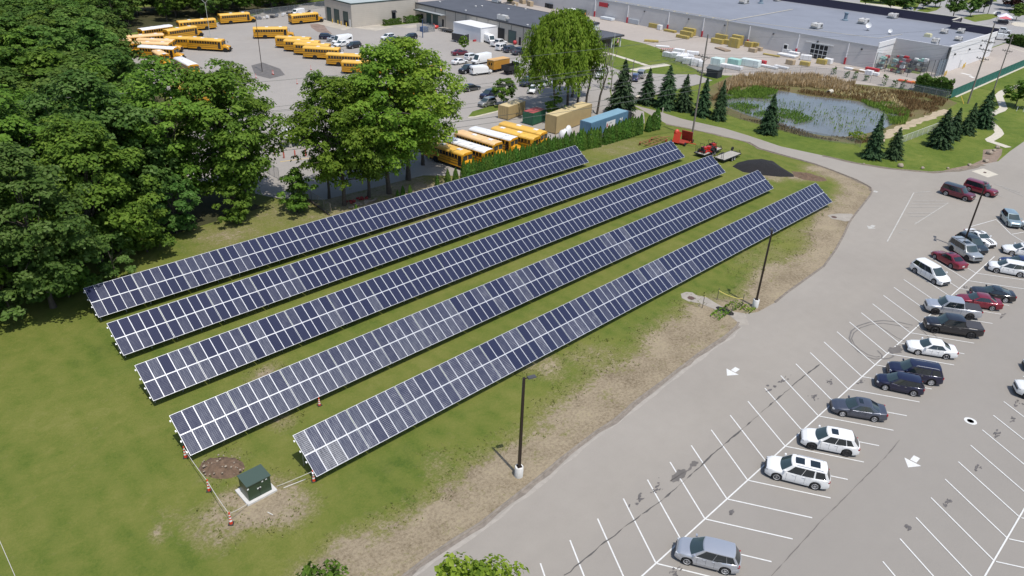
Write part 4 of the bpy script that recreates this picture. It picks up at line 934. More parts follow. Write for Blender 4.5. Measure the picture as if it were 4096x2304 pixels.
put('sedan', (g(3975, 1065).x+2.4, g(3975, 1065).y-2.35, 120), 'dark blue car hidden behind the white crossover at the right', P_BLUE)
put('crossover', wheels_at((3982, 1092), (4074, 1109), 'crossover', 1), 'white crossover at the right edge in front of the dark blue car', P_WHITE)
put('boxsuv', wheels_at((3857, 805), (3780.4, 782), 'boxsuv', -1), 'maroon SUV with a black roof by the hatched triangle', P_MAROON, roofm=mat('gloss_black_roof', (.03, .035, .04), .3, coat=.5))
put('boxsuv', wheels_at((3948.3, 788.5), (3870.7, 765), 'boxsuv', -1), 'all red SUV beside the drain pad', P_RED)
p = g(4083, 1569); car('boxsuv', p.x+.6, p.y-1.6, 120, 'white off-road SUV cut by the right edge of the car park', P_WHITE2, rimk=1)
p = g(4082, 1490); car('sedan', p.x+2.2, p.y-2.0, 120, 'silver car barely showing at the right edge above the white one', P_LIGHT)
# ------------------------------------------------------------------ school buses
YEL = mat('bus_yellow', (.62, .30, .012), .4, coat=.3, var=.05, scale=.6); YELD = mat('bus_hood_yellow', (.60, .29, .012), .4, coat=.3)
ROOFY = mat('bus_roof_yellow', (.72, .43, .08), .5, var=.06, scale=.5); ROOFP = mat('bus_roof_faded', (.76, .50, .25), .65, var=.08, scale=.5); ROOFW = mat('bus_roof_white', (.74, .74, .74), .5, var=.04, scale=.6)
BGLASS = mat('bus_window', (.02, .018, .015), .12, spec=.7); BRAIL = mat('bus_black_rail', (.02, .018, .015), .6)
def bus_section(w, z0, zr, drop=0): 
    return [(w, z0), (w, 1.5), (w, zr-.42), (w*.965, zr-.26), (w*.86, zr-.12), (w*.62, zr-.03), (0, zr), ]
def make_bus(roofm, name, hood=True, L=11.2):
    t = thing(name, 'x', 'school bus', (0, 0, 0)); w, zr = 1.21, 3.08; xb0 = -L/2; xb1 = L/2-(1.75 if hood else 0.)
    sec = bus_section(w, .55, zr); ring = lambda x, k=1.: [(x, y*k, z if z < 1 else .55+(z-.55)*(1-(1-k)*.4)) for y, z in sec]+[(x, -y*k, z if z < 1 else .55+(z-.55)*(1-(1-k)*.4)) for y, z in sec[-2::-1]]
    mb = MB(); rings = [ring(xb0, .95), ring(xb0+.10), ring(xb1-.18), ring(xb1, .94)]
    n = len(rings[0]); mb.add([p for r0 in rings for p in r0], [(k*n+i, k*n+i+1, (k+1)*n+i+1, (k+1)*n+i) for k in range(3) for i in range(n-1)], 0)
    mb.add(rings[0], [tuple(range(n-1, -1, -1))]); mb.add(rings[-1], [tuple(range(n))]); mb.add([rings[0][0], rings[0][-1], rings[-1][-1], rings[-1][0]], [(0, 1, 2, 3)])
    me = mb.mesh('body', [YEL, roofm])
    for p in me.polygons:
        if p.center.z > zr-.36 and p.normal.z > .05: p.material_index = 1
    bm = bmesh.new(); bm.from_mesh(me); bmesh.ops.recalc_face_normals(bm, faces=bm.faces); bm.to_mesh(me); bm.free()
    for p in me.polygons:
        if p.center.z > zr-.36 and abs(p.normal.x) < .6: p.material_index = 1
    me.polygons.foreach_set('use_smooth', [True]*len(me.polygons)); me.set_sharp_from_angle(angle=R(35)); link('body', me, t)
    nw = 11 if L > 9 else 6; pit = (xb1-xb0-1.75)/nw; wm_ = MB().box(-pit*.42, pit*.42, -.012, .012, -.30, .30).mesh('side_window', [BGLASS])
    for sg in (1, -1):
        for i in range(nw): link('side_window', wm_, t, (xb0+.55+pit*(i+.5), sg*(w+.004), 2.24))
        rb = MB()
        for z in (1.0, 1.45, 1.86): rb.box(xb0+.12, xb1-.25, sg*w-.02, sg*w+.022, z-.035, z+.035)
        rb.build('rub_rail', [BRAIL], t)
    MB().box(xb1-1.08, xb1-.35, -w-.016, -w+.02, .75, 2.5).build('entrance_door', [BGLASS], t)
    MB().box(xb1-.9, xb1-.35, w-.02, w+.016, 1.95, 2.5).build('driver_window', [BGLASS], t)
    rd = MB(); rd.box(xb0-.015, xb0+.03, -.36, .36, 1.75, 2.5); 
    for sg in (1, -1): rd.box(xb0-.015, xb0+.03, sg*.82-.28, sg*.82+.28, 1.95, 2.5)
    rd.build('rear_windows', [BGLASS], t)
    for sg in (1, -1):
        MB().box(xb0-.03, xb0+.02, sg*.95-.13, sg*.95+.13, 1.1, 1.3).build('taillight', [TAIL], t)
        MB().box(xb1-.06, xb1+.03, sg*.58-.47, sg*.58+.47, 1.72, 2.52).build('windshield', [WSHIELD], t)
    MB().box(xb1-.06, xb1+.10, -.62, .62, 2.62, 2.88).build('sign_panel', [YELD], t)
    if hood:
        hb = MB(); hr = []
        for x, hw, z in ((xb1-.02, .98, 1.72), (xb1+.7, .93, 1.62), (xb1+1.45, .84, 1.48), (xb1+1.68, .76, 1.3)):
            hr.append([(x, hw*1.0, .6), (x, hw, z-.3), (x, hw*.86, z-.06), (x, hw*.5, z), (x, 0, z+.03), (x, -hw*.5, z), (x, -hw*.86, z-.06), (x, -hw, z-.3), (x, -hw, .6)])
        hb.loft(hr); hb.build('hood', [YELD], t, 50)
        MB().box(xb1+1.62, xb1+1.73, -.5, .5, .78, 1.25).build('grille', [BRAIL], t)
        for sg in (1, -1): MB().box(xb1+1.55, xb1+1.72, sg*.66-.12, sg*.66+.12, .95, 1.2).build('headlight', [LAMP], t)
        MB().box(xb1+1.66, xb1+1.82, -1.05, 1.05, .45, .72).build('front_bumper', [BRAIL], t)
        mm = MB()
        for sg in (1, -1): mm.path([(xb1, sg*1.1, 2.5), (xb1+.55, sg*1.38, 2.3), (xb1+.55, sg*1.38, 1.9)], .03); mm.cbox((xb1+.55, sg*1.38, 2.1), (.06, .18, .4))
        mm.build('mirror_arms', [BRAIL], t)
        fwx = xb1+.85
    else:
        MB().box(xb1-.02, xb1+.14, -1.1, 1.1, .45, .75).build('front_bumper', [BRAIL], t); fwx = xb1-1.9
    MB().box(xb0-.12, xb0+.02, -1.15, 1.15, .5, .78).build('rear_bumper', [BRAIL], t)
    MB().box(xb0+.3, xb1+(1.3 if hood else -.3), -.95, .95, .3, .62).build('chassis', [UNDER], t)
    for x in (fwx, xb0+3.1 if L > 9 else xb0+1.9):
        for sg in (1, -1):
            add_wheel(t, x, sg*1.03, .49, .30, 1); MB().lathe([(.62, -.02), (.62, .02)], (x, sg*(w-.006), .53), 18, axis='y').build('wheel_arch', [UNDER], t)
    hm = MB()
    for x in (-1.8, 2.0): hm.box(x-.42, x+.42, -.36, .36, zr-.02, zr+.09)
    hm.build('roof_hatch', [ROOFW], t); 
    return t
BUS = {'y': make_bus(ROOFY, 'school_bus'), 'p': make_bus(ROOFP, 'school_bus'), 'w': make_bus(ROOFW, 'school_bus'), 'f': make_bus(ROOFY, 'school_bus', False, 11.), 's': make_bus(ROOFP, 'school_bus', True, 7.6)}
used = set()
def bus(k, x, y, az, label, group='school buses in the yard'):
    t = BUS[k] if k not in used else copy_tree(BUS[k]); used.add(k)
    t.location = (x, y, Z2); t.rotation_euler = (0, 0, R(az)); tag(t, label, 'school bus', group); return t
def busp(k, rear, front, side, label, L=11.2):   # ground line of the visible flank; side = +1 when it is the left flank
    A_ = g(*rear); B_ = g(*front); d = Vector((B_.x-A_.x, B_.y-A_.y)).normalized(); n = Vector((-d.y, d.x)); c = Vector((A_.x, A_.y))+d*(L/2)-n*side*1.2
    return bus(k, c.x, c.y, math.degrees(math.atan2(d.y, d.x)), label)
bus('y', 107.6, 234.4, -6, 'yellow school bus nearest the wood fence, nose to the right')
bus('f', 92.6, 229.4, 178, 'yellow school bus standing behind the tall twin lamp')
bus('y', 84.6, 219.6, 12, 'yellow school bus between the white roofed one and the twin lamp')
bus('w', 79.6, 224.3, 11, 'long white roofed bus against the wood')
bus('p', 73.0, 214.4, -8, 'yellow bus with a faded peach roof at the edge of the wood')
bus('y', 79.9, 205.6, -38, 'yellow bus behind the fully visible one, pointing right')
bus('y', 83.6, 200.6, -50, 'yellow bus seen broadside in the open, before the twin lamp')
bus('p', 73.0, 206.6, -45, 'yellow bus third from the wood with a faded roof')
bus('p', 70.6, 203.4, -43, 'yellow bus with peach roof beside the white striped roof')
bus('w', 69.8, 197.4, -50, 'bus with a broad white roof stripe and a big rounded hood')
bus('s', 67.2, 190.5, -94, 'short yellow bus half hidden by the treetops')
bus('w', 68.3, 178.2, -92, 'white roofed bus end showing above the treetops')
bus('p', 63.6, 211.5, -12, 'yellow bus buried in the wood edge, far left'); bus('y', 62.2, 206.5, -40, 'yellow bus seen in scraps through the wood leaves')
bus('y', 125.6, 223.6, -2, 'yellow bus parked before the depot doors')
bus('y', 105.4, 206.9, -28, 'yellow bus alone in the middle of the yard, behind the dark lamp pole')
for (x, y), lb in zip(((103.6, 190.7), (103.2, 185.4), (103.2, 180.2), (102.8, 174.8), (103.4, 164.6), (101.9, 155.2)),
    ('yellow bus farthest back in the slanted row beside the white van', 'yellow bus second from the back in the slanted row', 'yellow bus in the middle of the slanted row', 'yellow bus with its whole flank clear in the slanted row', 'yellow bus entering the tree leaves at the front of the slanted row', 'yellow bus mostly hidden by leaves, last of the slanted row')): bus('y', x, y, -48, lb)
bus('y', 61.8, 156.6, -12, 'yellow bus seen through the middle treetops'); bus('p', 60.6, 151.6, -12, 'second yellow bus in scraps behind the middle treetops'); bus('p', 63.8, 161.5, -12, 'yellow bus roof glimpsed at the top of the middle tree gap')
bus('w', 112.4, 147.5, -48, 'white roofed bus hidden behind the big tree crown'); bus('y', 97.5, 131.0, -20, 'yellow bus glimpsed behind the right side of the tall tree')
# the tightly parked row behind the hedge
for k, x, y, az, lb in (('y', 95.0, 92.9, -79.5, 'yellow bus with a plain flank beside the tan container'), ('y', 91.6, 93.4, 100.5, 'yellow bus parked tail to the hedge between two nose first buses'),
    ('w', 88.4, 93.8, -79.5, 'white roofed bus in the row behind the hedge'), ('p', 84.6, 93.6, -84, 'peach roofed bus with a bright yellow hood behind the hedge'),
    ('w', 80.4, 93.4, 97, 'white roofed bus with its rear windows to the hedge'), ('y', 77.0, 92.9, -84, 'yellow bus half under the tree, at the left end of the hedge row')): bus(k, x, y, az, lb, 'buses parked side by side behind the hedge')
# ------------------------------------------------------------------ vans, trucks and trailers in the yards
CARGO = mat('white_van_paint', (.76, .76, .75), .35, coat=.4)
def van(x, y, az, label, L=5.6, H=2.1, win=True, m=None, cat='van', group='vans in the bus yard'):
    m = m or CARGO; t = thing('cargo_van', label, cat, (x, y, Z2), R(az), group); w = .98; hx = L/2
    prof = [(hx, .55), (hx-.05, .95), (hx-.75, 1.18), (hx-1.45, H-.1), (hx-1.8, H), (-hx+.12, H), (-hx, H-.25), (-hx, .5)]
    rings = []
    for k, ww in ((1, .82), (.0, 1.), (.0, 1.)): pass
    mb = MB(); secs = [(-1, .90), (-.93, .98), (0, 1.), (.93, .98), (1, .90)]
    rings = []
    for s_, sh in secs:
        zc = lambda z: z if z < 1.2 else 1.2+(z-1.2)*(1 if abs(s_) < .95 else .93)
        rings.append([(px*(1 if abs(s_) < .95 else .985), s_*w*(1 if pz < 1.3 else .95), zc(pz)) for px, pz in prof])
    mb.loft(rings, closed=True); mb.build('body', [m], t, 45)
    def pt(x_, z): return x_, z
    q = MB(); a, b = (hx-.80, 1.21), (hx-1.42, H-.15); nx, nz = .77*.02, .02
    q.add([(a[0]+nx+.01, -w*.82, a[1]+nz), (a[0]+nx+.01, w*.82, a[1]+nz), (b[0]+nx+.02, w*.78, b[1]+nz), (b[0]+nx+.02, -w*.78, b[1]+nz)], [(0, 1, 2, 3)]); q.build('windshield', [WSHIELD], t)
    for sg in (1, -1):
        yy = sg*(w*.975); q = MB(); q.add([(hx-1.0, yy+sg*.012, 1.22), (hx-1.95, yy+sg*.012, 1.22), (hx-1.95, yy*.965+sg*.012, H-.28), (hx-1.5, yy*.965+sg*.012, H-.28)], [(0, 1, 2, 3), (3, 2, 1, 0)]); q.build('side_window', [GLASS], t)
        if win:
            for x0, x1 in ((hx-2.15, hx-3.2), (hx-3.3, -hx+.35)):
                q = MB(); q.add([(x0, yy+sg*.012, 1.28), (x1, yy+sg*.012, 1.28), (x1, yy*.965+sg*.012, H-.28), (x0, yy*.965+sg*.012, H-.28)], [(0, 1, 2, 3), (3, 2, 1, 0)]); q.build('side_window', [GLASS], t)
        MB().box(-hx-.015, -hx+.03, sg*.5-.32, sg*.5+.32, 1.28, H-.38).build('rear_window', [GLASS], t)
        MB().box(hx-.14, hx-.01, sg*.7-.16, sg*.7+.16, .80, .95).build('headlight', [LAMP], t)
        MB().box(-hx-.02, -hx+.05, sg*.87-.06, sg*.87+.06, .85, 1.2).build('taillight', [TAIL], t)
        MB().cbox((hx-1.05, sg*1.12, 1.35), (.1, .2, .26)).build('mirror', [BLACKP], t)
        for wx in (hx-.95, -hx+1.05): add_wheel(t, wx, sg*.86, .36, .24, 0)
    MB().box(hx-.06, hx+.03, -.55, .55, .62, .8).build('grille', [BLACKP], t); return t
van(116.8, 189.0, 182, 'white passenger van with side windows beside the slanted bus row', 6.0, 2.5)
van(133.0, 147.9, 184, 'white cargo van with a raised roof in the middle of the yard', 6.0, 2.55, False)
van(124.8, 138.9, -10, 'white cargo van with its rear to the big tree, beside the yellow box', 5.6, 2.2, False)
van(153.4, 167.2, 255, 'white van with its nose toward the camera before the tent wall', 5.6, 2.4, False)
small = 'small cars parked in the bus yard'
def yc(kind, x, y, az, lb, p, cat='car'): return car(kind, x, y, az, lb, p, cat=cat, group=small, detail=False)
yc('crossover', 117.0, 197.3, -40, 'dark car behind the last bus of the slanted row', P_NAVY); yc('sedan', 117.2, 193.2, -40, 'grey car between the dark car and the white van', P_LIGHT)
yc('sedan', 115.0, 186.6, 190, 'white car in front of the white passenger van', P_WHITE); yc('crossover', 116.6, 182.8, 190, 'black car with its tyres showing before the white van', P_BLACK)
yc('crossover', 131.5, 187.6, 185, 'white crossover peeping over the big tree crown', P_WHITE); yc('sedan', 130.6, 184.4, 185, 'grey blue car in front of the white crossover over the tree crown', P_GREY)
yc('crossover', 137.2, 184.2, 185, 'dark car whose round back shows above the tree crown', P_BLACK)
yc('pickup', 152.8, 162.4, 5, 'white pickup with an open red bed before the tent', P_WHITE, 'pickup truck'); yc('suv', 149.9, 157.5, 5, 'white SUV parked in the row facing the workshop', P_WHITE)
yc('suv', 149.9, 154.4, 5, 'dark SUV between the white SUV and the grey pickup', P_GREY); yc('pickup', 149.9, 150.6, 5, 'grey pickup in the row facing the workshop', P_GREY, 'pickup truck'); yc('crossover', 150.4, 147.6, 5, 'black car at the end of the row near the willow', P_BLACK)
yc('sedan', 135.2, 159.2, -10, 'dark red car half hidden by the tree', P_MAROON); yc('crossover', 134.2, 153.2, 8, 'white crossover behind the cargo van', P_WHITE); yc('sedan', 128.0, 150.8, 0, 'white car end beside the tree crown', P_WHITE)
yc('sedan', 112.5, 128.4, 0, 'black car beside the tree right of the hidden bus', P_BLACK); yc('suv', 111.6, 121.2, 185, 'dark SUV behind the silver car at the island', P_NAVY); yc('crossover', 106.7, 116.6, 185, 'warm silver car at the grass island', P_TAN)
yc('sedan', 123.0, 119.0, 215, 'white car stopped at the drive entrance beside the willow', P_WHITE); yc('pickup', 127.0, 124.2, 190, 'dark truck beside the willow', P_BLUE, 'pickup truck'); yc('sedan', 129.0, 121.0, 180, 'white car seen through the willow leaves', P_WHITE)
yc('crossover', 152.4, 112.0, 30, 'dark blue car in the visitor bay behind the thin post', P_BLUE); yc('suv', 156.6, 113.4, 30, 'silver SUV in the visitor bay', P_TAN); yc('pickup', 148.0, 119.5, 210, 'white pickup behind the bare tree', P_WHITE, 'pickup truck')
# red open bed of the white pickup, yellow box body, black dump truck, dark pickup
def box_truck(x, y, az):
    t = thing('box_trailer', 'orange yellow box body with two small end windows in the yard', 'box body', (x, y, Z2), R(az)); o = mat('box_orange', (.50, .24, .035), .5, var=.06, scale=1.); o2 = mat('box_orange_roof', (.60, .36, .14), .6)
    MB().box(-2.9, 2.9, -1.2, 1.2, .75, 2.9).build('box', [o], t); MB().box(-2.95, 2.95, -1.25, 1.25, 2.9, 2.98).build('roof', [o2], t)
    for yy in (-.4, .4): MB().box(-2.93, -2.88, yy-.2, yy+.2, 1.7, 2.3).build('end_window', [BGLASS], t)
    for wx in (-1.8, 1.8):
        for sg in (1, -1): add_wheel(t, wx, sg*1.0, .45, .3, 1)
    MB().box(-2.9, 2.9, -.9, .9, .5, .75).build('chassis', [UNDER], t)
box_truck(131.2, 139.4, 3)
def dump_truck(x, y, az):
    t = thing('dump_truck', 'black bed dump truck with a white cab beside the orange box', 'truck', (x, y, Z2), R(az)); dk = mat('dump_bed_black', (.02, .02, .021), .6)
    b = MB()
    for sg in (1, -1): b.box(-3.3, .7, sg*1.2-.05, sg*1.2+.05, 1.1, 2.2)
    b.box(-3.3, .7, -1.2, 1.2, 1.0, 1.1); b.box(-3.35, -3.25, -1.2, 1.2, 1.1, 2.3); b.box(.65, .75, -1.2, 1.2, 1.1, 2.7); b.build('dump_bed', [dk], t)
    b = MB(); b.loft([[(x_, s_*1.1, z) for x_, z in ((.9, .8), (3.3, .8), (3.3, 1.5), (2.2, 1.75), (1.9, 2.6), (.9, 2.65))] for s_ in (-1, 1)], closed=True); b.build('cab', [CARGO], t)
    MB().add([(2.24, -.95, 1.8), (2.24, .95, 1.8), (1.96, .95, 2.5), (1.96, -.95, 2.5)], [(0, 1, 2, 3)]).build('windshield', [WSHIELD], t)
    for sg in (1, -1): MB().box(1.05, 1.85, sg*1.1-.02, sg*1.1+.015, 1.75, 2.4).build('side_window', [GLASS], t)
    for wx in (2.6, -1.6):
        for sg in (1, -1): add_wheel(t, wx, sg*1.0, .5, .32, 1)
    MB().box(-3.2, 3.2, -.5, .5, .55, .95).build('chassis', [UNDER], t)
dump_truck(132.6, 135.3, 6)
yc('pickup', 123.6, 142.2, 185, 'dark pickup behind the white cargo van', P_BLACK, 'pickup truck')
def box_trailer(x, y, az):
    t = thing('cargo_trailer', 'black enclosed cargo trailer before the white tent', 'trailer', (x, y, Z2), R(az)); k = mat('trailer_black', (.03, .031, .036), .45); kt = mat('trailer_roof_grey', (.22, .23, .25), .5)
    MB().box(-2.4, 2.4, -1.1, 1.1, .55, 2.5).build('box', [k], t); MB().box(-2.42, 2.42, -1.12, 1.12, 2.5, 2.56).build('roof', [kt], t)
    f = MB()
    for yy in (-1.1, 1.1): f.box(-2.45, -2.38, yy-.06, yy+.06, .5, 2.55)
    f.box(-2.45, -2.38, -1.1, 1.1, .5, .6); f.build('door_frame', [mat('pale_trim', (.55, .55, .56), .4)], t)
    for wx in (-.5, .35):
        for sg in (1, -1): add_wheel(t, wx, sg*1.18, .33, .2, 0)
    MB().tube((2.4, 0, .5), (3.5, 0, .5), .06).build('hitch', [BLACKP], t)
box_trailer(146.8, 172.6, 100)
def flatbed(name, x, y, az, label, L=5.6, W_=2.1, deck=None, ramps=True, wheel_up=True, cat='trailer'):
    t = thing(name, label, cat, (x, y, Z1), R(az)); dk = deck or mat('weathered_deck', (.36, .34, .30), .85, var=.15, scale=2.)
    nb = 9
    for i in range(nb): MB().box(-L/2, L/2, -W_/2+W_*i/nb+.008, -W_/2+W_*(i+1)/nb-.008, .62, .67+.004*(i % 2)).build('deck_plank', [dk], t)
    fr = MB(); fr.box(-L/2-.04, L/2+.04, -W_/2-.06, -W_/2, .5, .70); fr.box(-L/2-.04, L/2+.04, W_/2, W_/2+.06, .5, .70); fr.box(L/2, L/2+.06, -W_/2, W_/2, .5, .72); fr.box(-L/2-.06, -L/2, -W_/2, W_/2, .48, .7)
    fr.tube((L/2, -W_/2, .55), (L/2+1.5, 0, .55), .05, n=6); fr.tube((L/2, W_/2, .55), (L/2+1.5, 0, .55), .05, n=6); fr.tube((L/2+1.3, 0, .0), (L/2+1.3, 0, .75), .04, n=6); fr.build('frame', [BLACKP], t)
    for wx in (-.55, .25):
        for sg in (1, -1): add_wheel(t, wx, sg*(W_/2+.20), .34, .2, 0); 
    for sg in (1, -1): MB().box(-1.0, .70, sg*(W_/2+.2)-.14, sg*(W_/2+.2)+.14, .70, .75).build('fender', [BLACKP], t)
    if ramps:
        for sg in (1, -1):
            rb = MB()
            for q in (-.22, .22): rb.tube((-L/2-.05, sg*.62+q, .65), (-L/2-.2, sg*.62+q, 2.1), .03, n=5)
            for i in range(6): f = (i+.5)/6; rb.tube((-L/2-.05-.15*f, sg*.62-.22, .65+1.45*f), (-L/2-.05-.15*f, sg*.62+.22, .65+1.45*f), .025, n=5)
            rb.build('loading_ramp', [BLACKP], t)
    if wheel_up:
        add_wheel(t, L/2+.25, W_/2-.1, .36, .22, 0)
        t.children[-1].location.z = 1.0
    return t
# ------------------------------------------------------------------ equipment at the east end of the arrays
MRED = mat('mower_red', (.52, .03, .022), .4, coat=.3); MORANGE = mat('implement_orange_red', (.55, .05, .02), .45, coat=.2); RUST = mat('rusty_frame', (.24, .13, .05), .8, var=.35, scale=2.5); RUSTD = mat('dark_rusty_red', (.28, .035, .02), .7, var=.3, scale=2.)
e = g(2900, 634); f0 = g(2560+1130*.1941, 480+790*.1941); f1 = g(2560+1690*.1941, 480+640*.1941)
az = 2
flatbed('equipment_trailer', 117.6, 68.2, 1, 'loaded flat trailer carrying two red ride-on mowers', 6.0)
flatbed('equipment_trailer', 118.0, 64.4, 1, 'empty flat trailer with a pale plank deck and raised ramps', 5.8)
def mower(x, y, z, az, label):
    t = thing('ride_on_mower', label, 'mower', (x, y, z), R(az), 'red ride-on mowers on the trailer')
    b = MB(); b.loft([[(xx, s*.42, zz) for xx, zz in ((.0, .35), (.95, .35), (1.0, .62), (.85, .86), (.1, .92))] for s in (-1, -.8, .8, 1)], closed=True); b.build('hood', [MRED], t, 45)
    MB().box(-.65, .05, -.42, .42, .35, .5).build('footwell', [BLACKP], t); s = MB(); s.box(-.62, -.12, -.26, .26, .55, .72); s.box(-.70, -.58, -.26, .26, .70, 1.12); s.build('seat', [BLACKP], t, None)
    MB().box(-.55, .75, -.78, .78, .12, .30).build('mower_deck', [MRED], t)
    r = MB(); r.path([(-.75, -.40, .5), (-.75, -.40, 1.75), (-.75, .40, 1.75), (-.75, .40, .5)], .035); r.build('roll_bar', [BLACKP], t)
    w = MB(); w.path([(.15, 0, .8), (-.05, 0, 1.1)], .03); w.lathe([(.16, 0), (.18, .03), (.14, .04)], (-.06, 0, 1.1), 12); w.build('steering_wheel', [BLACKP], t)
    for sg in (1, -1): add_wheel(t, -.55, sg*.55, .36, .26, 1); add_wheel(t, .82, sg*.5, .22, .18, 1)
mower(115.9, 68.3, .66, 10, 'red ride-on mower at the ramp end of the trailer'); mower(119.0, 68.5, .66, 5, 'red ride-on mower at the front of the trailer')
mower(117.4, 67.6, .66, 100, 'small red mower standing crosswise between the two others')
def batwing():
    t = thing('folding_mower', 'orange red tractor mower with its wing folded upright', 'implement', (118.8, 75.0, 0), R(8))
    b = MB(); b.box(-1.1, 1.1, -1.2, 1.2, .25, .45); b.build('centre_deck', [RUSTD], t)
    b = MB(); M_ = Matrix.Rotation(R(78), 3, 'Y'); b.cbox((1.35, -.5, 1.25), (2.0, 2.2, .16), M=M_)
    b.build('folded_wing', [RUSTD], t); b = MB(); M_ = Matrix.Rotation(R(-72), 3, 'Y'); b.cbox((-1.0, .5, 1.35), (2.1, 1.3, .22), M=M_); b.build('folded_wing', [MORANGE], t)
    b = MB(); b.blob((-.5, .9, 1.9), (.5, .55, .75), 3, 6, 0, .12); b.build('gearbox_cover', [MORANGE], t, 50)
    b = MB(); b.tube((-.2, -1.2, .5), (-.3, -3.2, .6), .08); b.tube((-1.0, 1.2, .5), (.9, 1.4, .5), .07); b.tube((.9, -1.4, .4), (2.3, -1.3, .4), .07); b.tube((.6, 1.4, 1.6), (2.4, 1.9, 1.2), .06); b.build('drawbar', [MORANGE], t)
    for x, y in ((-1.1, -1.4), (1.9, -1.5), (1.9, 1.5), (-1.2, 1.5)): add_wheel(t, x, y, .34, .2, 1)
batwing()
def harrow():
    t = thing('field_harrow', 'rusty yellow brown harrow frame lying on the grass', 'implement', (114.4, 78.2, 0), R(4)); rnd = random.Random(4)
    b = MB()
    for y in (-1.1, 0, 1.1): b.tube((-3.2, y, .55), (3.2, y+rnd.uniform(-.2, .2), .55), .07, n=6)
    for x in (-3, -1.8, -.6, .6, 1.8, 3): b.tube((x, -1.2, .55), (x+.3, 1.2, .55), .06, n=6)
    b.tube((3.2, 0, .55), (5., -.6, .5), .08); b.build('frame', [RUST], t)
    tn = MB()
    for i in range(26): x, y = rnd.uniform(-3, 3), rnd.choice((-1.1, 0, 1.1)); tn.path([(x, y, .55), (x-.2, y+.05, .75), (x-.35, y, .3), (x-.1, y, .02)], .03, 5)
    tn.build('tines', [RUST], t)
    for i, (x, y) in enumerate(((-2.6, 1.3), (-.4, .6), (1.5, 1.3), (2.6, -1.2))): tb = MB().lathe([(.3, -.04), (.32, 0), (.3, .04)], (x, y, .34), 14, axis='y'); tb.build('disc', [RUSTD], t)
harrow()
def pile(name, label, cat, pts, h, m, seed, rough=.12, power=.7):
    cx = sum(p[0] for p in pts)/len(pts); cy = sum(p[1] for p in pts)/len(pts); rnd = random.Random(seed); n = len(pts)*6; ring = []
    for i in range(n):
        k = i/6; a = Vector(pts[int(k) % len(pts)][:2]); b = Vector(pts[(int(k)+1) % len(pts)][:2]); ring.append(a.lerp(b, k-int(k)))
    lv = 9; vs = []; 
    for j in range(lv+1):
        f = j/lv
        for q in ring:
            p = Vector((cx, cy)).lerp(q, 1-f*.93); zz = h*(1-(1-f)**1.6)*(1+rough*mnoise.noise((p.x*1.1, p.y*1.1, seed)))+.10*rough*3*mnoise.noise((p.x*4, p.y*4, seed))*(f > 0)
            vs.append((p.x, p.y, max(0, zz) if j else -.02))
    fs = [(j*n+i, j*n+(i+1) % n, (j+1)*n+(i+1) % n, (j+1)*n+i) for j in range(lv) for i in range(n)]+[tuple(lv*n+i for i in range(n))]
    o = MB().add(vs, fs).build(name, m, smooth=70); return tag(o, label, cat)
MULCH = mat('black_mulch', (.012, .011, .012), .95, var=.5, scale=6., bump=1., bscale=9.)
pile('mulch_pile', 'large heap of black mulch on the grass behind the southern arrays', 'mulch heap', [g(*p) for p in ((2928, 666), (2950, 650), (2990, 640), (3040, 636), (3095, 646), (3130, 672), (3175, 698), (3178, 708), (3120, 708), (3040, 700), (2970, 688))], 1.1, MULCH, 3)
soil = mat('loose_soil', (.13, .085, .055), .95, var=.35, scale=2.5, bump=.8, bscale=6.)
pile('scattered_mulch', 'thin trail of dark soil running from the mulch heap', 'soil', [ga(2996, 560, *p) for p in ((390, 290), (560, 310), (700, 350), (745, 385), (640, 390), (520, 375), (420, 340))], .18, soil, 5, .8)
pile('earth_heap', 'heap of brown earth and stones by the white rope', 'earth heap', [ga(0, 1684, *p) for p in ((1850, 450), (1880, 390), (1960, 350), (2080, 335), (2210, 345), (2280, 390), (2295, 440), (2250, 500), (2160, 540), (2040, 545), (1920, 520))], .55, soil, 9, .6)
sb = MB(); rnd = random.Random(12)
STONE = mat('field_stone', (.30, .25, .195), .9, var=.25, scale=3.)
for i in range(40):
    p = ga(0, 1684, rnd.uniform(1900, 2290), rnd.uniform(350, 530)); r = rnd.uniform(.04, .13); sb.blob((p.x, p.y, .35+rnd.uniform(-.2, .1)), (r, r*.8, r*.7), i, 5)
tag(sb.build('heap_stones', STONE, smooth=60), kind='stuff')
# ------------------------------------------------------------------ transformer cabinet on its pad
def transformer():
    dg = mat('cabinet_green', (.022, .05, .024), .45, coat=.2); tp = mat('cabinet_top_green', (.055, .085, .068), .5); pdm = mat('pad_concrete', (.55, .54, .52), .9, var=.08, scale=2.); lb = mat('white_label', (.7, .7, .68), .5)
    t = thing('transformer_cabinet', 'dark green electrical cabinet on a white concrete pad', 'transformer', (16.45, 43.95, 0), R(0))
    MB().box(-1.22, 1.25, -1.0, 1.15, -.1, .16).build('concrete_pad', [pdm], t)
    MB().box(-.95, .95, -.72, .72, .16, 1.62).build('cabinet', [dg], t)
    l = MB(); l.add([(-1.0, -.79, 1.62), (1.0, -.79, 1.62), (1.0, .79, 1.70), (-1.0, .79, 1.70), (-1.0, -.79, 1.69), (1.0, -.79, 1.69), (1.0, .79, 1.77), (-1.0, .79, 1.77)], [(3, 2, 1, 0), (4, 5, 6, 7), (0, 1, 5, 4), (1, 2, 6, 5), (2, 3, 7, 6), (3, 0, 4, 7)]); l.build('lid', [tp], t)
    MB().box(-.008, .008, -.735, -.72, .2, 1.6).build('door_seam', [BLACKP], t)
    MB().box(-.06, .06, -.76, -.72, .75, .98).build('handle', [BLACKP], t)
    for x, z in ((-.12, .98), (.06, .98), (-.9, 1.35), (.30, 1.45), (.62, 1.48)): MB().box(x-.07, x+.07, -.735, -.72, z-.06, z+.06).build('warning_label', [lb], t)
transformer()
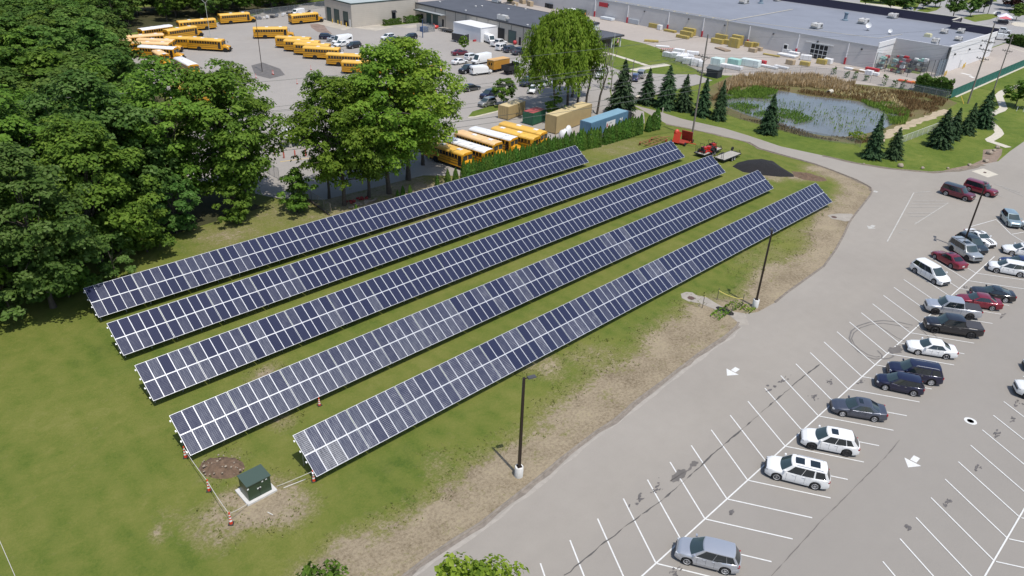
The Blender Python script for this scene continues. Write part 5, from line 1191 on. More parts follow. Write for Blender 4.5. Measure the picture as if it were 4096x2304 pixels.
# ------------------------------------------------------------------ cones and rope
CORANGE = mat('cone_orange', (.62, .055, .02), .5); CWHITE = mat('cone_reflective_white', (.78, .78, .76), .4); CBASE = mat('cone_rubber_base', (.03, .03, .03), .8)
def cone(x, y, label, h=1.1, group='orange and white channelizer cones'):
    t = thing('traffic_cone', label, 'traffic cone', (x, y, Z1), 0.3*x, group)
    MB().box(-.2, .2, -.2, .2, 0, .06).build('base', [CBASE], t)
    b = MB(); zs = [.06, .30, .46, .58, .72, .86, .98, 1.10]; rr = lambda z: .14-.085*(z/1.1)
    for i in range(len(zs)-1): b.lathe([(rr(zs[i]), zs[i]*h/1.1), (rr(zs[i+1]), zs[i+1]*h/1.1)], n=12, mi=1 if i in (1, 3, 5) else 0)
    b.build('body', [CORANGE, CWHITE], t, 40); MB().lathe([(.05, h), (.06, h+.03), (.05, h+.07)], n=8).build('grip', [CORANGE], t)
C1, C2, C3, C4 = ga(0, 1684, 1738, 340), ga(0, 1684, 1957, 652), ga(0, 1684, 2162, 962), ga(1000, 1684, 598, 562); C5 = ga(1000, 1120, 650, 1172)
for p, lb in ((C1, 'striped cone at the corner of the fourth solar row'), (C2, 'striped cone beside the brown earth heap'), (C3, 'striped cone nearest the camera on the bare patch'), (C4, 'striped cone under the corner of the southernmost solar row')): cone(p.x, p.y, lb)
cone(C5.x, C5.y, 'plain orange cone between the two southern solar rows', .8)
ROPE = mat('pale_rope', (.55, .53, .48), .8)
def rope(pts, label, r=.022, sag=.18, name='barrier_rope', cat='rope', m=None, n=8):
    mb = MB(); P = []
    for a, b in zip(pts[:-1], pts[1:]):
        a = Vector(a); b = Vector(b)
        for i in range(n): f = i/n; P.append(a.lerp(b, f)-Vector((0, 0, sag*4*f*(1-f))))
    P.append(Vector(pts[-1])); mb.path(P, r, 5); return tag(mb.build(name, m or ROPE), label, cat)
top = lambda p, z=1.05: (p.x, p.y, z)
rope([top(C1), top(C2), top(C3)], 'pale rope strung from the fourth row corner along the cones')
pc = g(*(900+265*.3175, 1850+540*.3175))
rope([top(C3), (15.3, 43.0, .25)], 'pale rope from the nearest cone to the cabinet pad', sag=.05)
rope([top(C4), (17.9, 43.4, .06)], 'pale rope from the cabinet to the southernmost solar row', sag=.03)
rope([(18.2, 42.9, .05), (20.0, 42.6, .06)], 'pale lath lying on the grass beside the cabinet', r=.035, sag=0, name='wooden_lath', cat='lath')
pp = ga(1000, 1684, 190, 870); tag(MB().cbox((pp.x, pp.y, .05), (.06, .55, .06), .3).build('wooden_stake', ROPE), 'short pale stake lying on the bare earth below the cabinet', 'stake')
wire_l = rope([(g(-20, 2120).x, g(-20, 2120).y, .05), (g(60, 2304).x, g(60, 2304).y, .05), (g(80, 2380).x, g(80, 2380).y, .05)], 'thin pale cable on the lawn in the bottom left corner', r=.02, sag=0, name='ground_cable', cat='cable')
# ------------------------------------------------------------------ lamp poles of the car park
BRONZE = mat('dark_bronze_pole', (.035, .024, .018), .4, .4); PEDW = mat('white_pole_base', (.66, .65, .62), .9, var=.08, scale=3.); HEADM = mat('lamp_head_grey', (.09, .09, .095), .5, .3)
def lamp_pole(x, y, label, H=9.9, base=True, double=True, az=0.):
    t = thing('parking_lamp', label, 'lamp post', (x, y, Z1), R(az), 'lamp posts of the front car park')
    if base: MB().lathe([(.34, -.1), (.36, .0), (.36, .95), (.33, 1.02)], n=20).build('concrete_base', [PEDW], t, 40)
    z0 = 1.02 if base else .0
    p = MB(); p.add([(-.11, -.11, z0), (.11, -.11, z0), (.11, .11, z0), (-.11, .11, z0), (-.085, -.085, H), (.085, -.085, H), (.085, .085, H), (-.085, .085, H)], [(0, 1, 5, 4), (1, 2, 6, 5), (2, 3, 7, 6), (3, 0, 4, 7), (4, 5, 6, 7)]); p.build('pole', [BRONZE], t)
    MB().box(-.2, .2, -.2, .2, z0, z0+.05).build('base_plate', [BRONZE], t)
    for sg in ((1, -1) if double else (1,)):
        h = MB(); h.tube((0, 0, H-.12), (sg*.35, 0, H-.08), .04, n=6); h.build('arm', [BRONZE], t)
        h = MB(); h.add([(sg*.32, -.17, H-.15), (sg*.98, -.2, H-.10), (sg*.98, .2, H-.10), (sg*.32, .17, H-.15), (sg*.32, -.15, H-.03), (sg*.98, -.18, H-.04), (sg*.98, .18, H-.04), (sg*.32, .15, H-.03)], [(3, 2, 1, 0), (4, 5, 6, 7), (0, 1, 5, 4), (1, 2, 6, 5), (2, 3, 7, 6), (3, 0, 4, 7)]); h.build('lamp_head', [HEADM], t)
    return t
a = ga(1000, 1684, 2512, 512); lamp_pole(a.x, a.y, 'tall dark lamp post with a white base nearest the camera', 9.9, True, False, -20)
t = COL.objects[-1]
a = ga(2996, 1120, 55, 252); lamp_pole(a.x, a.y, 'tall dark lamp post with a white base beside the manhole apron', 9.8, True, False, 35)
s_ = ga(2996, 560, 1735, 920); lamp_pole(s_.x-9.7/math.tan(R(SUN_EL))*.174, s_.y-9.7/math.tan(R(SUN_EL))*.985, 'lamp post among the parked cars with two lamp heads', 9.7, True, True, 20)
# survey stakes with yellow tape round the apron drain
STK = mat('stake_post', (.10, .09, .07), .8); TAPE = mat('yellow_tape', (.66, .55, .14), .6)
sk = [ga(2700-0, 1130, 0, 0)]
def sp_(a, b): return g(2700+a*400/1456, 1130+b*400/1456)
for (a_, b_), h, lb in (((395, 372), 1.7, 'leaning grey stake on the left side of the apron'), ((612, 250), 1.6, 'dark stake behind the apron at the tape end'), ((965, 365), 1.75, 'dark stake beside the white lamp base'), ((815, 470), 1.2, 'short stake beside the dark drain opening')):
    p = sp_(a_, b_); tag(MB().tube((p.x, p.y, -.05), (p.x+.08*(h > 1.65), p.y, h), .04, n=6).build('marker_stake', STK), lb, 'stake', 'marker stakes round the drain')
p1, p2 = sp_(612, 250), sp_(965, 365)
rope([(p1.x, p1.y, 1.25), (p2.x, p2.y, 1.15)], 'sagging yellow tape between two stakes beside the lamp base', r=.04, sag=.2, name='caution_tape', cat='tape', m=TAPE)
p1 = sp_(395, 372); rope([(p1.x, p1.y, 1.5), (p1.x+.45, p1.y+.12, 1.35)], 'loose end of yellow tape on the leaning stake', r=.04, sag=.0, name='caution_tape', cat='tape', m=TAPE)
dr = [sp_(*q) for q in ((600, 368), (630, 358), (700, 375), (790, 410), (850, 455), (845, 478), (800, 478), (720, 450), (640, 410))]
DARK = mat('dark_hollow', (.02, .018, .016), .9)
tag(MB().poly([(p.x, p.y, Z4) for p in dr]).build('drain_hollow', DARK), kind='structure')
ps = [((sp_(615, 372)), (.3)), ((sp_(700, 385)), .25)]
tag(MB().path([(p.x, p.y, .05) for p in dr+dr[:1]], .06, 6).build('drain_hose', mat('black_hose', (.02, .02, .02), .6)), 'black corrugated pipe curled round the drain hollow', 'pipe')
weed = lambda px, py, r, seed, lb: hedge_block('weed_patch', lb, [(sp_(px, py).x-r, sp_(px, py).y), (sp_(px, py).x+r, sp_(px, py).y+.1)], .28, 1.2, LEAF_Y, 'weeds', seed, 60, .18)
weed(660, 470, 1.3, 31, 'green weeds left of the drain hollow'); weed(860, 350, 1.2, 32, 'green weeds between the drain hollow and the lamp base'); weed(1060, 400, .9, 33, 'green weeds at the foot of the white lamp base')
# manhole covers and drain grate
MHC = mat('rusty_iron_cover', (.12, .075, .06), .7, .3, var=.2, scale=4.)
def cover(p, r, label, z=Z4): o = tag(MB().lathe([(r, 0), (r*.98, .02), (r*.8, .022), (r*.75, .012)], (0, 0, 0), 20).build('manhole_cover', MHC, loc=(p.x, p.y, z-.004)), label, 'manhole cover'); return o
cover(ga(2000, 1120, 1785, 170), .42, 'round rusty manhole cover on the apron by the lamp base'); cover(ga(2996, 560, 795, 722), .40, 'round rusty manhole cover on the far apron')
p = ga(2996, 560, 2205, 305); tag(MB().box(-.35, .35, -.22, .22, 0, .02).build('drain_grate', MHC, loc=(p.x, p.y, Z4)), 'dark slot drain in the pale square pad', 'drain')
p = ga(2996, 1120, 2070, 1320); o = MB().lathe([(.55, 0), (.55, .006), (.3, .006), (.3, 0)], (0, 0, 0), 24); tag(o.build('survey_ring', WHITE_LINE, loc=(p.x, p.y, Z3)), 'pale painted ring on the driving lane', 'painted ring')
# boulders beside the drive
for i, (px, py, r) in enumerate(((1072, 225, .22), (1415, 250, .62), (1622, 268, .42), (1858, 268, .30), (2060, 240, .42), (2212, 205, .55), (2245, 130, .75), (2290, 103, .42), (2322, 75, .55))):
    p = ga(2996, 560, px, py); o = MB(); o.blob((0, 0, r*.35), (r, r*.78, r*.62), 40+i, 8, 0, .22); o = o.build('boulder', STONE, None, 50, (p.x, p.y, 0))
    tag(o, ('small white stone at the edge of the drive', 'grey boulder on the drive edge, first of the three below the lawn', 'low grey boulder, middle of the three below the lawn', 'small round boulder, right of the three below the lawn', 'flat boulder before the pale drain pad', 'boulder on the bare corner above the drain pad', 'largest pale boulder at the end of the winding path', 'small boulder between the two pale ones', 'pale boulder touching the end of the winding path')[i], 'boulder')
BAREC = mat('bare_corner_soil', (.22, .165, .125), .95, var=.3, scale=1.)
sheet('bare_corner', [ga(2996, 560, *p) for p in ((2190, 90), (2290, 85), (2370, 80), (2360, 140), (2300, 220), (2180, 235), (2090, 262), (1900, 285), (1800, 292), (1900, 265), (2080, 230), (2180, 185))], Z1, BAREC)
# painted markings
lines = MB()
def stripe(mb, a, b, w=.11, z=Z3): 
    d = Vector((b[0]-a[0], b[1]-a[1])).normalized(); n = Vector((-d.y, d.x))*w/2
    mb.add([(a[0]-n.x, a[1]-n.y, z), (b[0]-n.x, b[1]-n.y, z), (b[0]+n.x, b[1]+n.y, z), (a[0]+n.x, a[1]+n.y, z)], [(0, 1, 2, 3)])
NL = [0]
def bay_line(a, b, m=WHITE_LINE, w=.11, z=Z3):
    NL[0] += 1; z += .0003*NL[0]; mb = MB(); stripe(mb, a, b, w, z); o = mb.build('parking_line', m); return tag(o, kind='structure')
bay_line((LE+LS*-2, LN), (LE+LS*27.4, LN))
for k in range(-2, 26):
    for sd in (1, -1):
        x0 = LE+LS*k; a_ = R(60*sd); bay_line((x0+.05*sd*0, LN+.06*sd), (x0+6.5*math.cos(a_), LN+6.5*math.sin(a_)), z=Z3)
p_, q_ = ga(2996, 560, 2310, 745), ga(2996, 560, 2060, 815); bay_line(p_, q_); bay_line(ga(2996, 560, 2310, 745), ga(2996, 560, 2450, 885)); bay_line(ga(2996, 560, 2450, 885), (ga(2996, 560, 2640, 850)))
bay_line(ga(3596-3596+2996, 560, 2460, 890), ga(2996, 560, 2640, 1000))
# next bay at the right: stall ends surveyed
RB = [ga(2996, 1684, *p) for p in ((1265, 1325), (1427, 1115), (1570, 910), (1708, 727), (1835, 550), (1953, 383), (2065, 230), (2172, 85))]+[ga(2996, 1120, *p) for p in ((2265, 1258), (2360, 1130))]
y0 = sum(p.y for p in RB)/len(RB); x00 = RB[0].x; dx = (RB[-1].x-RB[0].x)/(len(RB)-1); a_ = R(-120)
for k in range(-3, 14): bay_line((x00+dx*k, y0), (x00+dx*k+6.5*math.cos(a_), y0+6.5*math.sin(a_)))
bay_line((x00-14, y0+6.5*math.sin(a_)), (x00+60, y0+6.5*math.sin(a_)))
for k in range(-4, 13): bay_line((x00+dx*k-3.25, y0-5.75), (x00+dx*k, y0-11.3))
# hatched triangle and faded stalls near the red SUVs
T = [ga(2996, 560, *p) for p in ((1290, 955), (1540, 495), (1700, 482), (1862, 590))]
bay_line(T[0], T[1], FADED_LINE, .16); bay_line(T[1], T[2], FADED_LINE, .12); bay_line(T[0].lerp(T[3], .42), T[3], FADED_LINE, .11)
for y_, xa, xb in ((520, 1590, 1625), (572, 1540, 1830), (598, 1518, 1860), (630, 1500, 1800), (685, 1480, 1740), (715, 1500, 1700), (775, 1550, 1590), (838, 1440, 1480), (870, 1400, 1430)): bay_line(ga(2996, 560, xa, y_), ga(2996, 560, xb, y_), FADED_LINE, .10)
for a1, b1 in (((2300, 415), (2540, 495)), ((2380, 450), (2560, 525)), ((2300, 510), (2380, 533)), ((2090, 548), (2140, 560)), ((1850, 520), (2000, 575))): bay_line(ga(2996, 560, *a1), ga(2996, 560, *b1), FADED_LINE, .11)
# arrows
def arrow(px, py, az, label, s=1., m=WHITE_LINE, whole=True):
    p = g(px, py); mb = MB(); mb.add([(0, 0, 0), (-1.1*s, .75*s, 0), (-1.1*s, -.75*s, 0)], [(0, 1, 2)]); mb.add([(-1.22*s, .28*s, 0), (-2.1*s, .28*s, 0), (-2.1*s, -.28*s, 0), (-1.22*s, -.28*s, 0)], [(0, 1, 2, 3)])
    o = mb.build('painted_arrow', m, None, None, (p.x, p.y, Z3)); o.rotation_euler = (0, 0, R(az)); return tag(o, label, 'road arrow', 'white arrows painted on the lanes')
arrow(2908, 1503, 180, 'white arrow on the near lane beside the bare strip', .95); arrow(3632, 1870, 180, 'white arrow on the lane right of the white SUVs', .95); arrow(3474, 915, 180, 'white arrow on the lane beside the hatched triangle', .9, FADED_LINE)
p = ga(2996, 560, 1183, 483); tag(MB().box(-.35, .35, -.3, .3, 0, .006).build('paint_patch', FADED_LINE, loc=(p.x, p.y, Z3)), 'pale paint patch at the lawn corner of the drive', 'paint patch')
# cracks, stains, tyre rings
def crack(pix, w=.07, m=TAR, seed=1, name='sealed_crack', jit=.03, z=Z4): return ribbon(name, [g(*p) for p in pix], w/2, -w/2, z, m, jit, seed, step=.5)
crack(((2258, 2304), (2420, 2170), (2530, 2084), (2640, 2010), (2760, 1905), (2860, 1810), (2996, 1694), (3060, 1636), (3130, 1578), (3170, 1545), (3215, 1505), (3278, 1459)), .075, seed=2, jit=.07)
crack(((3085, 2304), (3190, 2190), (3280, 2090), (3350, 2020), (3470, 1900), (3540, 1830), (3600, 1760)), .05, MATS['damp_stain'], seed=3)
def blotch(pix, m=STAIN, z=Z4, name='oil_stain'):
    P = [g(*p) for p in pix]; rnd = random.Random(len(pix)); Q = []
    for a, b in zip(P, P[1:]+P[:1]):
        k = max(1, int((b-a).length/.09))
        for i in range(k):
            q = a.lerp(b, i/k); n = mnoise.noise_vector((q.x*3., q.y*3., 1.))*.22+mnoise.noise_vector((q.x*11., q.y*11., 2.))*.10; Q.append((q.x+n.x, q.y+n.y))
    return sheet(name, Q, z, m)
def splat(cx, cy, rx, ry, seed, m=STAIN, n=11, z=Z4, name='oil_stain'):
    rnd = random.Random(seed); c = g(cx, cy); mb = MB()
    for _ in range(n):
        x, y = c.x+rnd.gauss(0, rx), c.y+rnd.gauss(0, ry); r = rnd.uniform(.025, .10); th = rnd.uniform(-.4, .4); ph = [rnd.uniform(0, 6.28) for _ in range(3)]
        zz = z+.0006*len(mb.f); P = []
        for i in range(18):
            a = 6.283*i/18; k = 1+.3*math.sin(2*a+ph[0])+.16*math.sin(4*a+ph[1])+.10*math.sin(7*a+ph[2]); P.append((x+r*k*(2.2*math.cos(a)*math.cos(th)-math.sin(a)*math.sin(th)), y+r*k*(2.2*math.cos(a)*math.sin(th)+math.sin(a)*math.cos(th)), zz))
        mb.poly(P)
    return tag(mb.build(name, m), kind='structure')
blotch([(2000+a*SQ, 1684+b*SQ) for a, b in ((1590, 560), (1620, 500), (1660, 455), (1715, 448), (1745, 470), (1780, 410), (1815, 372), (1845, 385), (1830, 420), (1780, 450), (1740, 500), (1690, 545), (1640, 568))], WETST)
for i, (cx, cy, rx, ry) in enumerate(((2560, 1995, .9, .25), (2620, 1955, .7, .25), (3258, 1592, .5, .3), (3320, 1530, .4, .2), (3440, 1530, .7, .2), (2925, 2052, .3, .1), (3100, 1545, 1.3, .22), (3140, 1518, .8, .18),
    (4075, 1615, .6, .25), (4050, 1680, .5, .2), (3985, 1735, .5, .15), (3910, 1870, .35, .15), (3790, 2010, .5, .1), (3630, 2110, .2, .15), (3815, 1425, .5, .2), (3860, 1150, .4, .2), (4010, 1265, .7, .15), (2700, 2290, .4, .2))): splat(cx, cy, rx*.6, ry*.7, i+5)
def tyre_ring(pix, w=.16, seed=1): return crack(pix, w, RUBBER_MARK, seed, 'tyre_mark', .01, Z4+.002)
A4 = lambda a, b: (2996+a*SQ, 1120+b*SQ)
tyre_ring([A4(*p) for p in ((1530, 425), (1400, 395), (1250, 380), (1130, 395), (1020, 430), (955, 480), (938, 545), (965, 610), (1020, 670), (1100, 720), (1180, 742), (1240, 735), (1245, 705), (1200, 660))])
tyre_ring([A4(*p) for p in ((1500, 450), (1380, 425), (1250, 405), (1140, 415), (1040, 450), (980, 495), (958, 550), (985, 605), (1040, 655), (1110, 700), (1190, 722), (1222, 718))], .12, 2)
tyre_ring([A4(*p) for p in ((1180, 410), (1280, 470), (1380, 540), (1480, 580))], .09, 3); tyre_ring([A4(*p) for p in ((1560, 430), (1640, 490), (1680, 540))], .10, 4); tyre_ring([A4(*p) for p in ((1700, 490), (1740, 520), (1760, 545))], .12, 5); tyre_ring([A4(*p) for p in ((1250, 740), (1310, 735), (1350, 715), (1340, 690))], .2, 6)
blotch([A4(*p) for p in ((1310, 640), (1400, 615), (1440, 640), (1420, 680), (1340, 690), (1300, 670))], WETST, Z4+.004)
# grass tufts and weeds that break up the worn margin
rnd = random.Random(77); Q = []
for i in range(15000):
    x, y = rnd.uniform(12, 112), rnd.uniform(27, 60)
    d = dirt_at(x, y)
    if not .08 < d < .9 or not inside((x, y), lawn_pts+[(118, 110), (-5, 110), (-5, 30)]): continue
    if mnoise.noise((x*.5, y*.5, 7)) < -.12: continue
    s = rnd.uniform(.07, .17)
    for _ in range(2): Q.append((Vector((x+rnd.gauss(0, .1), y+rnd.gauss(0, .1), s*.5)), rv(rnd), Vector((rnd.gauss(0, .4), rnd.gauss(0, .4), 1)), s*.35, s*.7, rnd.random()))
TUFT = leaf_mat('tuft_grass', (.11, .12, .03), (.15, .18, .04), (.27, .25, .10), .2)
tag(link('grass_tufts', leaves_mesh('grass_tufts', Q, TUFT)), kind='stuff')
# ------------------------------------------------------------------ reeds round the pond
REED = leaf_mat('dry_reed', (.30, .21, .09), (.50, .39, .20), (.68, .57, .36), .3); REEDB = leaf_mat('brown_reed', (.14, .08, .035), (.22, .135, .06), (.34, .24, .11), .3); REEDG = leaf_mat('green_reed', (.09, .16, .025), (.14, .235, .035), (.2, .30, .055), .35)
def reeds(name, poly, n, h, m, seed, hz=0.):
    rnd = random.Random(seed); xs = [p[0] for p in poly]; ys = [p[1] for p in poly]; pl = [(p[0], p[1]) for p in poly]; Q = []; k = 0
    while k < n:
        x, y = rnd.uniform(min(xs), max(xs)), rnd.uniform(min(ys), max(ys))
        if not inside((x, y), pl) or mnoise.noise((x*.25, y*.25, seed)) < -.25: k += .2; continue
        k += 1; hh = h*rnd.uniform(.5, 1.2)*(1+.35*mnoise.noise((x*.2, y*.2, seed+3)))
        Q.append((Vector((x, y, hh*.5)), Vector((rnd.gauss(0, 1), rnd.gauss(0, 1), .25)).normalized(), Vector((rnd.gauss(0, .25), rnd.gauss(0, .25), 1)), rnd.uniform(.05, .12), hh*.5, min(1, max(0, .5+rnd.gauss(0, .25)))))
    return tag(link(name, leaves_mesh(name, Q, m)), kind='stuff')
PX = lambda *q: [g(*p) for p in q]
reeds('dry_reeds', PX((2870, 350), (2960, 312), (3100, 306), (3230, 310), (3330, 325), (3420, 345), (3400, 368), (3300, 362), (3180, 348), (3040, 345), (2940, 352), (2890, 378)), 9000, 1.7, REED, 1)
reeds('brown_reeds', PX((2840, 400), (2890, 365), (2980, 348), (3140, 358), (3300, 372), (3420, 352), (3560, 365), (3700, 382), (3790, 404), (3760, 440), (3680, 468), (3600, 470), (3520, 425), (3420, 402), (3300, 392), (3140, 366), (2980, 358), (2905, 376), (2870, 410)), 11000, .9, REEDB, 2)
reeds('straw_clumps', PX((3300, 365), (3420, 350), (3560, 372), (3620, 440), (3560, 440), (3440, 400)), 1800, 1.0, REED, 5)
reeds('green_reeds', PX((2880, 405), (2930, 360), (3040, 350), (3110, 368), (3090, 400), (2990, 392), (2920, 400)), 4200, .9, REEDG, 3)
reeds('green_reeds', PX((2890, 420), (2960, 412), (3060, 430), (3180, 445), (3260, 480), (3180, 500), (3080, 482), (2980, 455)), 2600, .6, REEDG, 4)
reeds('green_reeds', PX((3440, 405), (3560, 415), (3640, 455), (3620, 500), (3560, 500), (3540, 450), (3470, 425)), 4200, .9, REEDG, 6)
reeds('green_reeds', PX((2900, 372), (3600, 460), (3400, 545), (2900, 420)), 900, .7, REEDG, 8)
reeds('shore_weeds', PX((3100, 494), (3250, 535), (3400, 556), (3520, 550), (3480, 575), (3380, 572), (3200, 545), (3050, 500), (2960, 475)), 2600, .5, REEDB, 9)
hedge_block('pond_shrub', 'yellow green shrub at the pond shore beside the slender spruce', [(g(3425, 560).x-1, g(3425, 560).y+1.), (g(3450, 560).x, g(3450, 560).y)], 1.3, 2.2, LEAF_Y, 'shrub', 41, 120, .25)
tag(MB().lathe([(.5, -.8), (.55, .8), (.42, .8), (.4, -.8)], (0, 0, 0), 16, axis='x').build('culvert_pipe', WALK, loc=(g(3318, 375).x, g(3318, 375).y, .45)), 'pale culvert pipe end in the reeds behind the pond', 'pipe')
# ------------------------------------------------------------------ buildings
def block_mat(name, c, sx, sz, line=.82, var=.06):      # fine masonry / panel courses, too far away to tell apart
    m, n, b = nodes(name); tc = nd(n, 'ShaderNodeTexCoord'); br = nd(n, 'ShaderNodeTexNoise'); O = tc.outputs['Object']
    s = nd(n, 'ShaderNodeSeparateXYZ'); n.links.new(O, s.inputs[0]); fz = math_(n, 'FRACT', math_(n, 'MULTIPLY', s.outputs[2], 1/sz)); ln = math_(n, 'LESS_THAN', fz, .1)
    c0 = ramp(n, nse(n, O, .35, 6, .65), [(.3, tuple(x*(1-var) for x in c)), (.7, tuple(x*(1+var) for x in c))])
    n.links.new(mixc(n, math_(n, 'MULTIPLY', ln, .6), c0, tuple(x*line for x in c)), b.inputs['Base Color']); b.inputs['Roughness'].default_value = .9; return m
BEIGE = block_mat('beige_block_wall', (.46, .42, .36), .4, .6); GREYW = block_mat('grey_store_wall', (.53, .51, .50), 1, 1.2, .93, .05); WHITEW = block_mat('white_store_wall', (.72, .71, .71), 1, 1.2, .95, .03)
ROOFG = mat('grey_membrane_roof', (.205, .22, .258), .85, var=.10, scale=.08); ROOFD = mat('dark_roof_membrane', (.075, .08, .095), .8, var=.12, scale=.2); ROOFL = mat('pale_green_roof', (.36, .40, .39), .8, var=.08, scale=.2)
TRIMG = mat('dark_green_trim', (.025, .05, .045), .5); TRIMD = mat('charcoal_trim', (.045, .047, .055), .5); DOORG = mat('green_roll_door', (.045, .085, .085), .4); DOORD = mat('open_door_dark', (.012, .013, .016), .7); WTRIM = mat('white_trim', (.72, .72, .70), .6)
BRICK = block_mat('tan_brick', (.32, .24, .185), .2, .25, .8); PIPE = mat('white_downpipe', (.68, .68, .70), .5); REDP = mat('red_pipe_guard', (.42, .02, .035), .5); YELP = mat('yellow_bollard', (.60, .38, .03), .5); ORP = mat('orange_post', (.62, .25, .04), .5); RTUM = mat('roof_unit_metal', (.55, .54, .52), .5, var=.06, scale=2.); RTUD = mat('roof_unit_dark', (.12, .12, .12), .7); VENTB = mat('blue_grey_vent', (.16, .22, .27), .6)
def bollard(x, y, label, m=YELP, h=1.1, r=.1, group=None, z=Z2): tag(MB().lathe([(r, 0), (r, h), (r*.6, h+r*.5)], n=10).build('bollard', m, None, 40, (x, y, z)), label, 'bollard', group)
# --- bus depot (tall beige block)
t = thing('bus_depot', 'tall beige depot building with garage doors in its grey end wall', 'building', (133.5, 209.5, 0))
MB().box(0, 26.2, 0, 15.6, -.2, 6.85).build('wall', [BEIGE], t); MB().box(.1, 26.1, .1, 15.5, 6.85, 6.95).build('roof', [ROOFL], t)
p = MB(); p.box(-.08, 26.28, -.08, .12, 6.8, 7.1); p.box(-.08, .12, .12, 15.48, 6.8, 7.1); p.box(-.08, 26.28, 15.48, 15.68, 6.8, 7.1); p.build('parapet_trim', [TRIMG], t)
for y0_, y1_, op in ((2.1, 4.6, .35), (7.2, 9.9, 0), (12.0, 14.2, 0)):
    MB().box(-.06, .02, y0_, y1_, .05, 4.2).build('garage_door', [DOORG], t)
    if op: MB().box(-.09, -.055, y0_+.1, y1_-.1, .05, 1.6).build('door_opening', [DOORD], t)
    f = MB(); f.box(-.10, 0, y0_-.12, y0_, 0, 4.32); f.box(-.10, 0, y1_, y1_+.12, 0, 4.32); f.box(-.10, 0, y0_, y1_, 4.2, 4.32); f.build('door_frame', [TRIMG], t)
MB().box(-.05, .02, .7, 1.5, .05, 2.2).build('side_door', [WTRIM], t)
MB().box(15.4, 16.7, -.05, .02, .9, 3.4).build('service_door', [DOORD], t); c = MB(); c.add([(15.2, 0, 3.9), (16.9, 0, 3.9), (16.9, -.9, 3.3), (15.2, -.9, 3.3)], [(0, 1, 2, 3), (3, 2, 1, 0)]); c.build('door_awning', [TRIMD], t)
for i, (x, y) in enumerate(((132.6, 211.4), (132.6, 214.4), (132.7, 216.4), (132.7, 219.6))): bollard(x, y, 'yellow bollard before the depot garage doors', YELP, 1.2, .12, 'bollards before the depot doors')
sheet('depot_apron', [(128.5, 206.5), (133.3, 208.8), (133.3, 226), (127.5, 226)], Z3, mat('stained_concrete', (.38, .345, .29), .9, var=.2, scale=.25))
sheet('depot_apron', [(133.5, 209.3), (144.5, 209.3), (144.5, 202.6), (136, 200.5)], Z3, MATS['stained_concrete']); sheet('workshop_walk', [(146, 203.2), (157.6, 203.0), (157.6, 197.5), (147, 199.2)], Z3, MATS['stained_concrete'])
sheet('hedge_bed', [(143.2, 208.6), (158.2, 208.8), (158.2, 204.9), (143.2, 205.8)], Z4, GRASS)
# --- workshop (low, dark roof)
t = thing('workshop_building', 'long low beige workshop with a dark flat roof', 'building', (158.5, 150., 0)); H_ = 5.55
MB().box(0, 24, 0, 59.3, -.2, H_).build('wall', [BEIGE], t); MB().box(-.15, 24.15, -.12, 59.25, H_, H_+.12).build('roof', [ROOFD], t)
f = MB(); f.box(-.22, -.02, -.18, 59.3, H_-.25, H_+.2); f.box(-.02, 24.2, -.2, -.02, H_-.35, H_+.2); f.box(24, 24.2, -.02, 59.3, H_-.2, H_+.2); f.build('roof_edge', [TRIMD], t)
MB().box(.3, 23.9, -.06, .0, 2.9, H_-.35).build('pale_fascia', [WTRIM], t)
for i in range(10): MB().box(-.05, .0, 3.+i*5.1, 3.14+i*5.1, 0, H_-.25).build('downpipe', [TRIMD], t)
for y0_, y1_, m_ in ((16.2, 19.3, DOORD), (11.2, 14.3, DOORG)):
    MB().box(-.06, .02, y0_, y1_, .05, 3.6).build('garage_door', [m_], t); f = MB(); f.box(-.1, 0, y0_-.12, y0_, 0, 3.72); f.box(-.1, 0, y1_, y1_+.12, 0, 3.72); f.box(-.1, 0, y0_, y1_, 3.6, 3.72); f.build('door_frame', [TRIMD], t)
for y0_ in (9.0, 44.6): MB().box(-.05, .02, y0_, y0_+.9, .05, 2.3).build('side_door', [DOORD], t)
for y0_, y1_ in ((47.6, 50.3), (51.1, 53.6)): MB().box(-.06, .02, y0_, y1_, .05, 3.3).build('garage_door', [DOORG], t)
MB().box(-.05, .02, 55.4, 56.4, .05, 2.5).build('side_door', [DOORD], t)
c = MB(); c.box(-2.2, 0, 43.6, 57.6, 3.75, 3.95); c.build('entrance_canopy', [mat('canopy_grey', (.30, .32, .33), .6)], t); c = MB(); c.box(-2.25, -2.12, 43.6, 57.6, 3.62, 3.98); c.build('canopy_edge', [TRIMG], t)
def rtu(x, y, z, label, s=(2.2, 1.5, 1.2), rz=0., group='roof units of the flat roofs'):
    t = thing('roof_unit', label, 'air conditioner', (x, y, z), rz, group); MB().box(-s[0]/2-.15, s[0]/2+.15, -s[1]/2-.1, s[1]/2+.1, -.1, .22).build('curb', [RTUD], t); MB().box(-s[0]/2, s[0]/2, -s[1]/2, s[1]/2, .22, s[2]).build('cabinet', [RTUM], t)
    h = MB(); h.add([(-s[0]/2-.0, -s[1]*.42, s[2]*.95), (-s[0]/2, s[1]*.42, s[2]*.95), (-s[0]/2-.7, s[1]*.42, s[2]*.55), (-s[0]/2-.7, -s[1]*.42, s[2]*.55), (-s[0]/2, -s[1]*.42, s[2]*.45), (-s[0]/2, s[1]*.42, s[2]*.45)], [(0, 1, 2, 3), (3, 2, 1, 0), (0, 3, 4), (1, 5, 2), (4, 3, 2, 5)]); h.build('intake_hood', [RTUM], t)
    MB().lathe([(.42, s[2]), (.42, s[2]+.08), (.1, s[2]+.1)], (s[0]*.18, 0, 0), 14).build('fan_cover', [RTUD], t); MB().box(s[0]*.05, s[0]*.45, -s[1]/2-.02, -s[1]/2+.01, .4, s[2]*.8).build('side_grille', [RTUD], t)
